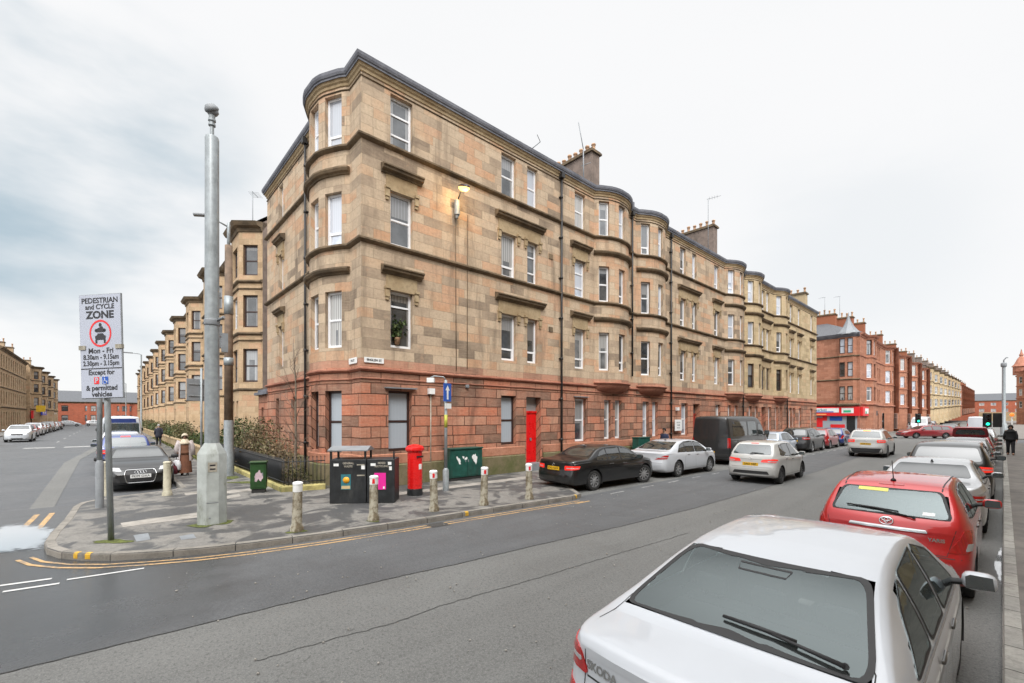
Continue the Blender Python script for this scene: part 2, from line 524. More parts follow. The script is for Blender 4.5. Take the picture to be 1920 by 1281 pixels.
M['upvc'] = paint('white_window_plastic', (0.80, 0.81, 0.83), 0.35, 0.05, 2)
M['brownwood'] = paint('dark_brown_timber', (0.045, 0.022, 0.018), 0.45, 0.25, 6)
M['blackmetal'] = paint('black_painted_metal', (0.015, 0.016, 0.018), 0.42, 0.4, 8)
M['pipe'] = paint('cast_iron_pipe', (0.022, 0.021, 0.021), 0.5, 0.5, 4, dirt=(0.06, 0.045, 0.035))
M['pane_sky'] = glassy('pane_blinds_painted_sky', (0.56, 0.60, 0.67), 0.03, 0.2, (0.36, 0.39, 0.44), 2.1, (.25, .28, .33), .6, .1)  # pale blue-grey room tone paints in reflected sky behind the blinds
M['pane_net'] = glassy('pane_net_curtain', (0.55, 0.55, 0.54), 0.04, 0.8, (0.24, 0.24, 0.235), 1.7, (.10, .105, .11), .35, .32)
M['pane_grey'] = glassy('pane_half_drawn', (0.34, 0.35, 0.36), 0.03, 0.5, (0.15, 0.155, 0.16), 2.0, (.05, .055, .06), .12, .16)
M['pane_dark'] = glassy('pane_dark_room', (0.22, 0.21, 0.20), 0.03, 0.5, (0.06, 0.06, 0.06), 1.9, (.022, .024, .026), .0, .06)
M['pane_frost'] = glassy('pane_frosted_film', (0.42, 0.47, 0.52), 0.22, 0.06, frost=True)
M['pane_warm'] = glassy('pane_brown_curtain', (0.20, 0.10, 0.07), 0.04, 0.6, (0.05, 0.03, 0.025), 1.7)
M['reddoor'] = paint('bright_red_door_paint', (0.72, 0.008, 0.010), 0.3, 0.06, 3)
M['dullred'] = paint('dull_red_paint', (0.30, 0.025, 0.018), 0.4, 0.15, 3)
M['lead'] = paint('lead_sheet', (0.20, 0.215, 0.23), 0.5, 0.15, 5)
M['galv'] = paint('galvanised_steel', (0.30, 0.33, 0.345), 0.45, 0.14, 7, 0.25, dirt=(0.20, 0.22, 0.225))
M['galvbase'] = paint('weathered_grey_green_paint', (0.36, 0.385, 0.37), 0.6, 0.14, 4, dirt=(0.19, 0.20, 0.16))
M['greypaint'] = paint('mid_grey_paint', (0.22, 0.235, 0.25), 0.5, 0.12, 5)
M['concrete'] = paint('cast_concrete', (0.34, 0.315, 0.26), 0.85, 0.2, 7, bmp=0.4, dirt=(0.13, 0.11, 0.06))
M['white'] = paint('white_paint', (0.78, 0.79, 0.78), 0.45, 0.06, 5)
M['signwhite'] = paint('sign_face_white', (0.42, 0.45, 0.53), 0.35, 0.03, 2)
M['signblack'] = paint('sign_black', (0.02, 0.02, 0.024), 0.4, 0.1, 2)
M['signred'] = paint('sign_red', (0.70, 0.02, 0.025), 0.4, 0.05, 2)
M['signblue'] = paint('sign_blue', (0.015, 0.09, 0.42), 0.4, 0.08, 2)
M['pillarred'] = paint('pillar_box_red', (0.70, 0.012, 0.012), 0.28, 0.08, 3, coat=0.3)
M['green'] = paint('dark_green_cabinet', (0.012, 0.075, 0.058), 0.42, 0.2, 5, dirt=(0.02, 0.05, 0.04))
M['green2'] = paint('bottle_green_cabinet', (0.018, 0.06, 0.015), 0.42, 0.25, 5)
M['timber'] = paint('weathered_timber_pole', (0.165, 0.115, 0.08), 0.8, 0.3, 4, bmp=0.4)
M['clay'] = paint('fired_clay_pot', (0.42, 0.26, 0.16), 0.8, 0.25, 6)
M['harl'] = paint('grey_brown_render', (0.20, 0.155, 0.13), 0.9, 0.2, 3, bmp=0.3, dirt=(0.10, 0.08, 0.065))
M['bark'] = paint('grey_bark', (0.17, 0.135, 0.10), 0.9, 0.3, 12, bmp=0.5)

# ---------------------------------------------------------------- ground, roads, pavements
_S, _C = math.sin(R(47.8)), math.cos(R(47.8))
def gp(px, py, z=0.0):
    """Point of the plane z under a point of the photograph."""
    d = 835.0 * (2.4 - z) / (py - 782.0); r = (px - 960.0) / 835.0 * d
    return (r * _C - d * _S, r * _S + d * _C)

def asphalt(name, lo, hi, chip=0.35, rough=0.72, wet=None, seam=0.0):
    m, nt, b = new_mat(name)
    p = pos(nt)
    n1 = noise(nt, 0.4, 6, 0.7, p, 0.3)
    n2 = noise(nt, 26, 3, 0.7, p)
    n3 = noise(nt, 90, 2, 0.6, p)
    n4 = noise(nt, 2.6, 5, 0.7, p, 0.8)
    # wheel-polished streaks along the street
    n5 = noise(nt, 1.0, 4, 0.6, pos(nt, (2.2, 0.12, 1)))
    c = mixc(nt, mrange(nt, n1.outputs['Fac'], 0.3, 0.7), lo, hi)
    c = mixc(nt, mrange(nt, n5.outputs['Fac'], 0.35, 0.75, 0, 0.5), c, tuple(x * .86 for x in lo))
    c = mixc(nt, mrange(nt, n4.outputs['Fac'], 0.62, 0.72, 0, 0.28), c, tuple(x * 0.55 for x in lo))
    vo = nd(nt, 'ShaderNodeTexVoronoi'); vo.inputs['Scale'].default_value = 55; nt.links.new(p, vo.inputs['Vector'])
    c = mixc(nt, mrange(nt, vo.outputs['Distance'], 0.05, 0.5, 0.0, 0.35), tuple(min(1, x * 1.5) for x in hi), c) if False else mixc(nt, mrange(nt, vo.outputs['Distance'], 0.1, 0.6, 0.30, 0.0), c, tuple(min(1, x * 1.9) for x in hi))
    st = noise(nt, 0.22, 3, 0.5, p); c = mixc(nt, mrange(nt, noise(nt, 3.4, 4, 0.75, p, 1.5).outputs['Fac'], 0.66, 0.72, 0, 0.55), c, tuple(x * .45 for x in lo))
    c = mixc(nt, mrange(nt, n2.outputs['Fac'], 0.5, 0.68, 0, chip), c, tuple(x * 0.45 for x in lo))
    c = mixc(nt, mrange(nt, n3.outputs['Fac'], 0.55, 0.75, 0, chip), c, tuple(min(1, x * 2.0) for x in hi))
    rr = mrange(nt, n1.outputs['Fac'], 0.35, 0.65, rough - 0.12, rough + 0.1)
    if wet:
        (cx, cy), (ax, ay) = wet
        mp = nd(nt, 'ShaderNodeMapping'); mp.inputs['Location'].default_value = (-cx / ax, -cy / ay, 0); mp.inputs['Scale'].default_value = (1 / ax, 1 / ay, 0)
        g = nd(nt, 'ShaderNodeNewGeometry'); nt.links.new(g.outputs['Position'], mp.inputs[0])
        ln = nd(nt, 'ShaderNodeVectorMath', operation='LENGTH'); nt.links.new(mp.outputs[0], ln.inputs[0])
        ad = nd(nt, 'ShaderNodeMath', operation='MULTIPLY_ADD'); nt.links.new(noise(nt, 0.7, 5, 0.6, p).outputs['Fac'], ad.inputs[0]); ad.inputs[1].default_value = -1.1; nt.links.new(ln.outputs['Value'], ad.inputs[2])
        w = mrange(nt, ad.outputs[0], 0.1, 0.62, 1.0, 0.0)
        mr = nd(nt, 'ShaderNodeMix'); nt.links.new(w, mr.inputs[0]); nt.links.new(rr, mr.inputs[2]); mr.inputs[3].default_value = 0.20
        rr = mr.outputs[0]
        c = mixc(nt, w, c, mixc(nt, 0.65, c, tuple(x * 0.35 for x in lo)))
    nt.links.new(c, b.inputs['Base Color'])
    nt.links.new(rr, b.inputs['Roughness'])
    b.inputs['Specular IOR Level'].default_value = 0.35
    p1 = bump(nt, b, n3.outputs['Fac'], 0.35, 0.006)
    bump(nt, b, n2.outputs['Fac'], 0.25, 0.012, p1)
    return m

M['road_old'] = asphalt('old_grey_asphalt', (0.122, 0.122, 0.117), (0.160, 0.160, 0.153), 0.55, 0.80)
M['road_new'] = asphalt('dark_asphalt', (0.080, 0.083, 0.086), (0.108, 0.111, 0.114), 0.42, 0.68, wet=((-9.6, -1.6), (4.2, 3.6)))
M['road_side'] = asphalt('side_street_asphalt', (0.075, 0.078, 0.082), (0.115, 0.118, 0.122), 0.3, 0.6, wet=((-13.5, -3.2), (4.0, 3.2)))
def pave_mat():
    m, nt, b = new_mat('patched_pavement_asphalt')
    p = pos(nt)
    n1 = noise(nt, 0.9, 5, 0.62, p, 1.2)
    n2 = noise(nt, 30, 4, 0.7, p)
    n3 = noise(nt, 4.0, 5, 0.7, p)
    c = mixc(nt, mrange(nt, n1.outputs['Fac'], 0.46, 0.56), (0.068, 0.069, 0.070), (0.205, 0.195, 0.178))
    c = mixc(nt, mrange(nt, n3.outputs['Fac'], 0.4, 0.7, 0, 0.5), c, (0.085, 0.082, 0.075))
    c = mixc(nt, mrange(nt, n2.outputs['Fac'], 0.45, 0.7, 0, 0.35), c, (0.03, 0.03, 0.03))
    nt.links.new(c, b.inputs['Base Color'])
    nt.links.new(mrange(nt, n1.outputs['Fac'], 0.4, 0.6, 0.55, 0.8), b.inputs['Roughness'])
    bump(nt, b, n2.outputs['Fac'], 0.3, 0.012)
    return m
M['pave'] = pave_mat()
M['slab'] = paint('pale_paving_slab', (0.30, 0.28, 0.25), 0.8, 0.18, 3, bmp=0.3, dirt=(0.17, 0.155, 0.13))
M['pave_right'] = paint('brown_grey_flagstone', (0.16, 0.145, 0.13), 0.8, 0.25, 2, bmp=0.3, dirt=(0.09, 0.085, 0.08))
M['dirtcut'] = paint('filled_earth', (0.075, 0.07, 0.05), 0.95, 0.4, 8, bmp=0.5)
M['moss'] = paint('moss', (0.085, 0.10, 0.022), 0.95, 0.45, 14, bmp=0.8)
def kerb_mat(name, a, b_, L):
    m, nt, b = new_mat(name)
    uv = nd(nt, 'ShaderNodeUVMap').outputs[0]
    br = nd(nt, 'ShaderNodeTexBrick'); br.offset = 0.0
    br.inputs['Color1'].default_value = (0, 0, 0, 1); br.inputs['Color2'].default_value = (1, 1, 1, 1); br.inputs['Mortar'].default_value = (0, 0, 0, 1)
    br.inputs['Scale'].default_value = 1; br.inputs['Mortar Size'].default_value = 0.008; br.inputs['Brick Width'].default_value = L; br.inputs['Row Height'].default_value = 5
    nt.links.new(uv, br.inputs['Vector'])
    c = mixc(nt, br.outputs['Color'], a, b_)
    n = noise(nt, 4, 6, 0.7, pos(nt)); n2 = noise(nt, 40, 3, 0.6, pos(nt))
    c = mixc(nt, mrange(nt, n.outputs['Fac'], 0.4, 0.7, 0, 0.65), c, tuple(x * 0.5 for x in a))
    c = mixc(nt, mrange(nt, n2.outputs['Fac'], 0.5, 0.7, 0, 0.35), c, tuple(x * 0.45 for x in a))
    c = mixc(nt, br.outputs['Fac'], c, (0.035, 0.033, 0.03))
    nt.links.new(c, b.inputs['Base Color']); b.inputs['Roughness'].default_value = 0.82
    inv = nd(nt, 'ShaderNodeMath', operation='SUBTRACT'); inv.inputs[0].default_value = 1; nt.links.new(br.outputs['Fac'], inv.inputs[1])
    p1 = bump(nt, b, inv.outputs[0], 0.8, 0.02)
    bump(nt, b, n2.outputs['Fac'], 0.4, 0.01, p1)
    return m
M['kerb'] = kerb_mat('worn_kerb_stone', (0.21, 0.195, 0.17), (0.27, 0.25, 0.22), 0.92)
M['kerb_right'] = kerb_mat('pale_kerb_stone', (0.30, 0.29, 0.265), (0.38, 0.365, 0.33), 0.62)
def worn_paint(name, col, under, wear):
    m, nt, b = new_mat(name)
    n = noise(nt, 14, 6, 0.75, pos(nt)); n2 = noise(nt, 1.7, 4, 0.6, pos(nt))
    ad = nd(nt, 'ShaderNodeMath', operation='MULTIPLY_ADD'); nt.links.new(n2.outputs['Fac'], ad.inputs[0]); ad.inputs[1].default_value = 0.7; nt.links.new(n.outputs['Fac'], ad.inputs[2])
    c = mixc(nt, mrange(nt, ad.outputs[0], wear, wear + 0.16), col, under)
    nt.links.new(c, b.inputs['Base Color']); b.inputs['Roughness'].default_value = 0.6
    return m
M['yellowline'] = worn_paint('worn_yellow_line', (0.50, 0.315, 0.14), (0.22, 0.17, 0.12), 0.80)
M['whiteline'] = worn_paint('worn_white_line', (0.55, 0.55, 0.54), (0.17, 0.17, 0.17), 0.92)
M['oldwhite'] = worn_paint('faded_white_line', (0.36, 0.36, 0.35), (0.15, 0.15, 0.15), 0.80)
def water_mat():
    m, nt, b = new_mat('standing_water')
    b.inputs['Base Color'].default_value = (0.34, 0.35, 0.36, 1)  # pale base: bright sky reflection put into the water's colour
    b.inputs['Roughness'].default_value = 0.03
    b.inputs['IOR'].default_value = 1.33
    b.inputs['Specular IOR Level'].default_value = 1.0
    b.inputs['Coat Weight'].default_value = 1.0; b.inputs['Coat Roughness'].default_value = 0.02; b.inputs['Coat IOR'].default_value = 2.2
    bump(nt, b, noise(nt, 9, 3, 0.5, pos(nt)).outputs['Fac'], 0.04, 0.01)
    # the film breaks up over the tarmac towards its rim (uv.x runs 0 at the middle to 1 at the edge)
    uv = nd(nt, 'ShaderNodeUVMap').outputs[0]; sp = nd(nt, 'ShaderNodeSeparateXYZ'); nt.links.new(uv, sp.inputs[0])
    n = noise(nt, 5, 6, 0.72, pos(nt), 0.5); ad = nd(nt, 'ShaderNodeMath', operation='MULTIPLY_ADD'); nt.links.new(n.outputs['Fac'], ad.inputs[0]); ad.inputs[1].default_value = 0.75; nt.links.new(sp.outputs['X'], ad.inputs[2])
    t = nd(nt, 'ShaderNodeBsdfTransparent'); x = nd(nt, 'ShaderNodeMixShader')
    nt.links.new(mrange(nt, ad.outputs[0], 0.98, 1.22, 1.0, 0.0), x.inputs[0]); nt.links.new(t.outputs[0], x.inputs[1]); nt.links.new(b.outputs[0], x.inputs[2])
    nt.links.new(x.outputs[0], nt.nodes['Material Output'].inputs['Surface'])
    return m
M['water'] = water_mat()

def sheet(name, poly, z, mat, kind='structure'):
    mb = MB(); mb.face([(x, y, z) for x, y in poly]); o = mb.build(name, mat, merge=False)
    if o.data.polygons[0].normal.z < 0: o.data.flip_normals()
    return tag(o, kind=kind)

def strip(mb, pts, w, z, mi=0):
    for (a, b) in zip(pts[:-1], pts[1:]):
        dx, dy = b[0] - a[0], b[1] - a[1]; L = math.hypot(dx, dy) or 1
        nx, ny = -dy / L * w / 2, dx / L * w / 2
        mb.face([(a[0] - nx, a[1] - ny, z), (b[0] - nx, b[1] - ny, z), (b[0] + nx, b[1] + ny, z), (a[0] + nx, a[1] + ny, z)], mi)

def blob(c, rx, ry, n=22, jit=0.25, rz=0.0, seed=1):
    rnd = random.Random(seed); out = []
    ph = [rnd.uniform(0, 6.28) for _ in range(4)]
    for k in range(n):
        a = 2 * PI * k / n
        f = 1 + jit * (0.5 * math.sin(2 * a + ph[0]) + 0.35 * math.sin(3 * a + ph[1]) + 0.3 * math.sin(5 * a + ph[2])) + rnd.uniform(-jit, jit) * 0.35
        x, y = rx * f * math.cos(a), ry * f * math.sin(a)
        out.append((c[0] + x * math.cos(rz) - y * math.sin(rz), c[1] + x * math.sin(rz) + y * math.cos(rz)))
    return out

class Path:
    """A run in plan; outward is to the right of travel."""
    def __init__(s, pts):
        s.p = [Vector((a[0], a[1])) for a in pts]
        s.s = [0.0]
        for a, b in zip(s.p[:-1], s.p[1:]): s.s.append(s.s[-1] + (b - a).length)
        sn = []
        for a, b in zip(s.p[:-1], s.p[1:]):
            d = (b - a).normalized(); sn.append(Vector((d.y, -d.x)))
        s.sn = sn
        s.vn = []
        for i in range(len(s.p)):
            a = sn[max(0, i - 1)]; b = sn[min(len(sn) - 1, i)]
            m = a + b
            if m.length < 0.2: s.vn.append(b.copy()); continue
            m.normalize(); s.vn.append(m / max(0.35, m.dot(b)))
def sweep(mb, path, prof, mi=0, caps=True, smooth=False):
    """prof: [(out, z), ...] from the bottom round to the top."""
    acc = [0.0]
    for a, b in zip(prof[:-1], prof[1:]): acc.append(acc[-1] + math.hypot(b[0] - a[0], b[1] - a[1]))
    rows = [[(p.x + n.x * o, p.y + n.y * o, z) for (o, z) in prof] for p, n in zip(path.p, path.vn)]
    for i in range(len(rows) - 1):
        for j in range(len(prof) - 1):
            mb.face([rows[i][j], rows[i + 1][j], rows[i + 1][j + 1], rows[i][j + 1]], mi,
                    [(path.s[i], acc[j]), (path.s[i + 1], acc[j]), (path.s[i + 1], acc[j + 1]), (path.s[i], acc[j + 1])], smooth)
    if caps:
        mb.face(list(reversed(rows[0])), mi); mb.face(rows[-1], mi)

# ground everywhere, then the streets as sheets just above it
sheet('ground', [(-900, -700), (700, -700), (700, 900), (-900, 900)], -0.012, M['road_side'])
sheet('road', [(-14.6, -60), (0.6, -60), (0.6, 900), (-14.6, 900)], 0.0, M['road_old'])
sk = [(-6.6, -20), (-6.28, -0.75), (-6.20, 1.42), (-6.12, 3.0), (-5.98, 4.2), (-5.85, 6.0), (-5.62, 8.4), (-5.45, 11.3), (-5.4, 16), (-5.5, 24), (-5.8, 34), (-6.4, 46)]
seam = [(sk[i][0] + (sk[i + 1][0] - sk[i][0]) * t / 4, sk[i][1] + (sk[i + 1][1] - sk[i][1]) * t / 4) for i in range(len(sk) - 1) for t in range(4)] + [sk[-1]]
sheet('road_resurfacing', [(-17, -14), (-17, -0.5), (-9.5, 3), (-8.6, 10), (-8.3, 33), (-8.0, 46)] + list(reversed(seam)), 0.004, M['road_new'])
mb = MB()
rnd = random.Random(3)
def jag(pts, step, amp):
    out = []
    for a, b in zip(pts[:-1], pts[1:]):
        n = max(1, int(math.hypot(b[0] - a[0], b[1] - a[1]) / step))
        for k in range(n):
            t = k / n; out.append((a[0] + (b[0] - a[0]) * t + rnd.uniform(-amp, amp), a[1] + (b[1] - a[1]) * t + rnd.uniform(-amp, amp)))
    out.append(pts[-1]); return out
strip(mb, jag(seam[2:34], 0.08, 0.010), 0.013, 0.0085)
strip(mb, jag([gp(740, 1168), gp(830, 1135), gp(1000, 1087), gp(1120, 1050), gp(1290, 1000)], 0.07, 0.014), 0.014, 0.0045)
strip(mb, jag([gp(480, 1240), gp(600, 1205), gp(740, 1168)], 0.06, 0.02), 0.012, 0.0045)
M['crack'] = paint('open_tarmac_seam', (.066, .066, .063), .9, .4, 30, bmp=.5)
tag(mb.build('road_crack', M['crack'], merge=False), kind='structure')

P = [(-230, 1.75), (-17.9, 1.75), (-17.5, 1.5), (-17.3, 0.8), (-17.0, -0.1), (-16.5, -0.55), (-15.9, -0.66), (-13.98, -0.73), (-12.6, -0.84), (-11.75, -0.86), (-11.2, -0.79), (-10.75, -0.62), (-10.33, -0.33), (-9.95, 0.08), (-9.66, 0.58), (-9.38, 1.2), (-9.16, 1.95), (-8.96, 3.06), (-8.77, 4.68), (-8.62, 6.77), (-8.33, 10.0), (-8.42, 10.4), (-9.6, 11.25), (-10.6, 11.8), (-10.95, 12.5), (-10.95, 56.4), (-11.3, 57.8), (-12.5, 58.8), (-14, 59.0), (-60, 59.0)]
def pavement(name, outline, back, mat, kmat):
    mb = MB(); mb.prism(list(outline) + list(back), -0.02, 0.12)
    tag(mb.build(name, mat, merge=False), kind='structure')
    k = MB(); sweep(k, Path(outline), [(0.005, -0.02), (0.005, 0.10), (-0.012, 0.125), (-0.135, 0.125), (-0.14, 0.118)])
    tag(k.build('kerb', kmat, merge=False), kind='structure')
pavement('pavement', P, [(-60, 30), (-230, 30)], M['pave'], M['kerb'])
pavement('pavement', [(0.0, 58.0), (0.0, -30)][::-1][::-1] if False else [(4, 59.5), (1.5, 59.3), (0.3, 58.4), (0.0, 57.0), (0.0, -30.0)], [(40, -30), (40, 59.5)], M['pave_right'], M['kerb_right'])
pavement('pavement', [(-70, 70.5), (-13, 70.5), (-11.6, 71.2), (-11.0, 72.8), (-11.0, 420)], [(-70, 420)], M['pave'], M['kerb'])
pavement('pavement', [(0.0, 420), (0.0, 73.0), (0.6, 71.2), (2.2, 70.5), (40, 70.5)], [(40, 420)], M['pave_right'], M['kerb_right'])
pavement('pavement', [(-20, -9.6), (-230, -9.6)], [(-230, -60), (-20, -60)], M['pave'], M['kerb'])

# painted markings
Y = MB()
yp = Path([p for p in P if -16.4 < p[0] < -8.3 and p[1] < 10.3])
i0 = next(i for i, p in enumerate(yp.p) if p.x > -12.2)
def yl(path, o, w): sweep(Y, path, [(o, 0.0085), (o + w, 0.0085)], caps=False)
yl(Path([p for p in yp.p[:i0]]), 0.32, 0.10); yl(Path([p for p in yp.p[:i0]]), 0.58, 0.10)
main = Path([p for p in yp.p[i0 + 1:]])
yl(main, 0.17, 0.055); yl(main, 0.33, 0.06)
for (a, b) in ((gp(1080, 945), gp(1105, 940)),): strip(Y, [a, b], 0.07, 0.0085)
for f in Y.f: pass
o = Y.build('road_marking', M['yellowline'], merge=False)
tag(o, kind='structure')
W = MB()
for k in range(10):
    y1 = -0.62 - 0.62 * k
    strip(W, [(-9.46, y1), (-9.56, y1 - 0.52)], 0.07, 0.0085); strip(W, [(-9.12, y1 + .1), (-9.2, y1 - 0.45)], 0.07, 0.0085)
strip(W, [(-9.25, -0.45), (-9.13, 0.42)], 0.06, 0.0085)
tag(W.build('road_marking', M['whiteline'], merge=False), kind='structure')
W = MB()
y = 11.6
while y < 52:
    strip(W, [(-8.22 + 0.004 * (y - 11), y), (-8.22 + 0.004 * (y - 10), y + 0.72)], 0.07, 0.0085); y += 1.78
strip(W, [(-50.2, -4.8), (-50.2, -3.1)], 1.6, -0.004); strip(W, [(-50.2, -2.6), (-50.2, -0.9)], 1.6, -0.004)
for k in range(8): strip(W, [(-60 - 9 * k, -3.6), (-63 - 9 * k, -3.6)], 0.12, -0.004)
tag(W.build('road_marking', M['oldwhite'], merge=False), kind='structure')
sheet('road_wear', [gp(20, 1000), gp(75, 1000), gp(150, 862), gp(205, 832), gp(190, 832), gp(120, 868)], -0.004, M['road_old'])
K = MB()
for (x, yy, h) in ((150, 1042, 0), (171, 1043, 0), (876, 965, 1), (1074, 932, 1)):
    a = gp(x, yy, 0.06); kp = min(range(len(P) - 1), key=lambda i: abs((Vector(P[i]) + Vector(P[i + 1])).x / 2 - a[0]) + abs((Vector(P[i]) + Vector(P[i + 1])).y / 2 - a[1]))
    A, B = Vector(P[kp]), Vector(P[kp + 1]); d = (B - A).normalized(); t = max(0.05, min((B - A).length - 0.05, (Vector(a) - A).dot(d)))
    q = Path([A + d * (t - 0.045), A + d * (t + 0.045)])
    sweep(K, q, [(0.009, 0.03), (0.009, 0.103), (-0.01, 0.129), (-0.06, 0.129)], caps=False)
tag(K.build('kerb_marking', paint('kerb_yellow', (0.62, 0.36, 0.03), 0.6, 0.2, 20), merge=False), kind='structure')

# standing water in the gutters
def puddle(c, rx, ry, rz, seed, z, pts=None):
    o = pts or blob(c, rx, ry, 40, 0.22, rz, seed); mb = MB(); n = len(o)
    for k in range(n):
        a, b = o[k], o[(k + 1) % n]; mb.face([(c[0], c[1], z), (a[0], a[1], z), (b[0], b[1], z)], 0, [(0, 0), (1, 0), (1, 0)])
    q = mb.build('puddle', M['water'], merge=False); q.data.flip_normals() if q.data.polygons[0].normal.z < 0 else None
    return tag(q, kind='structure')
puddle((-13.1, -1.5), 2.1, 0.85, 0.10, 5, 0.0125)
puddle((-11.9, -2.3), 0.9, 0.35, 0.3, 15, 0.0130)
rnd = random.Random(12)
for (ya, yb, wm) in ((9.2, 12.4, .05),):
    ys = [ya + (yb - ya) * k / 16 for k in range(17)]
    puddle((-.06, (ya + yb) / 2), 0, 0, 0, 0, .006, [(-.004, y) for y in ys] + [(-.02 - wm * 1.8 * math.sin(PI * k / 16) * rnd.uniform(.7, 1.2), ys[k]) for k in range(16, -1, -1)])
# pale slabs, cuts and moss let into the pavement
def psheet(name, px, mat, dz=0.124, kind='structure'): return sheet(name, [gp(x, y, 0.12) for x, y in px], dz, mat, kind)
psheet('pavement_slab', [(226, 981), (372, 961), (376, 970), (230, 989)], M['slab'])
psheet('pavement_slab', [(420, 931), (448, 926), (452, 931), (424, 936)], M['slab'])
psheet('pavement_slab', [(345, 925), (374, 922), (375, 926), (348, 929)], M['slab'])
psheet('pavement_slab', [(560, 912), (608, 905), (612, 915), (566, 922)], M['slab'])
psheet('pavement_slab', [(738, 925), (990, 893), (992, 897), (740, 930)], M['slab'])
psheet('manhole_cover', [(250, 1004), (278, 1000), (282, 1012), (256, 1016)], M['lead'])
psheet('manhole_cover', [(336, 1006), (362, 1001), (368, 1009), (340, 1013)], M['lead'])
psheet('pavement_slab', [(420, 921), (560, 907), (562, 911), (424, 926)], M['slab'])
for i, (x, y, rx, ry) in enumerate(((212, 1016, 0.36, 0.12), (396, 982, 0.36, 0.32), (556, 997, 0.16, 0.14), (700, 977, 0.14, 0.12), (432, 896, 0.35, 0.4), (470, 905, 0.8, 0.25))):
    sheet('moss', blob(gp(x, y, 0.12), rx, ry, 24, 0.35, 0.9, 30 + i), 0.1275, M['moss'], 'stuff')

rnd = random.Random(77); mb = MB()
for _ in range(420):
    x, y = rnd.uniform(-9, -0.3), rnd.uniform(0.6, 16); r = rnd.uniform(.006, .018)
    mb.lathe([(0, 0), (r, r * .2), (r * .7, r * .8), (0, r)], 5, (x, y, .009), smooth=False)
tag(mb.build('gravel', M['slab'], None, merge=False), 'loose grit scattered over the carriageway', 'gravel', kind='stuff')
sheet('drain_cover', [(-8.62, 5.2), (-8.28, 5.2), (-8.24, 5.62), (-8.58, 5.62)], .0105, paint('cast_iron_drain', (.05, .048, .045), .6, .4, 30, bmp=.8))

# ---------------------------------------------------------------- tenements
def bow_pts(a, b, proj, phis=(), ww=0.6, sub=3):
    """Arc from a to b bulging to the right of travel; returns points and, per window angle, the segment index that is its facet."""
    a, b = Vector(a), Vector(b); ch = b - a; w = ch.length; t = ch.normalized(); n = Vector((t.y, -t.x)); mid = (a + b) / 2
    Rr = (w * w / 4 + proj * proj) / (2 * proj); A = math.asin(min(1, w / 2 / Rr)); cen = mid + n * (proj - Rr)
    h = math.asin(ww / 2 / Rr); ang = [-A]; wins = []
    for ph in sorted(phis):
        lo, hi = ph - h, ph + h
        k = max(1, int(sub * (lo - ang[-1]) / 0.35 + 1)); a0 = ang[-1]
        for j in range(1, k + 1): ang.append(a0 + (lo - a0) * j / k)
        wins.append(len(ang) - 1); ang.append(hi)
    k = max(1, int(sub * (A - ang[-1]) / 0.35 + 1)); a0 = ang[-1]
    for j in range(1, k + 1): ang.append(a0 + (A - a0) * j / k)
    return [cen + n * (Rr * math.cos(x)) + t * (Rr * math.sin(x)) for x in ang], wins

def canted_pts(a, b, proj, side):
    a, b = Vector(a), Vector(b); t = (b - a).normalized(); n = Vector((t.y, -t.x))
    return [a, a + t * side + n * proj, b - t * side + n * proj, b], [0, 1, 2]

class Plan:
    def __init__(s): s.pts, s.bays = [], []
    def to(s, x, y): s.pts.append(Vector((x, y))); return s
    def bow(s, a, b, proj, phis, ww):
        p, w = bow_pts(a, b, proj, phis, ww); i0 = len(s.pts); s.pts += p
        s.bays.append(dict(seg=[i0 + k for k in w], i0=i0, i1=len(s.pts) - 1)); return s
    def canted(s, a, b, proj, side):
        p, w = canted_pts(a, b, proj, side); i0 = len(s.pts); s.pts += p
        s.bays.append(dict(seg=[i0 + k for k in w], i0=i0, i1=len(s.pts) - 1)); return s
    def path(s): return Path(s.pts)

def seg_of(path, c):
    c = Vector(c); best = None
    for i, (a, b) in enumerate(zip(path.p[:-1], path.p[1:])):
        d = b - a; L = d.length
        if L < 1e-6: continue
        t = (c - a).dot(d) / L
        if -0.01 <= t <= L + 0.01:
            e = abs((c - a).dot(path.sn[i]))
            if best is None or e < best[0]: best = (e, i, t)
    return best[1], best[2]

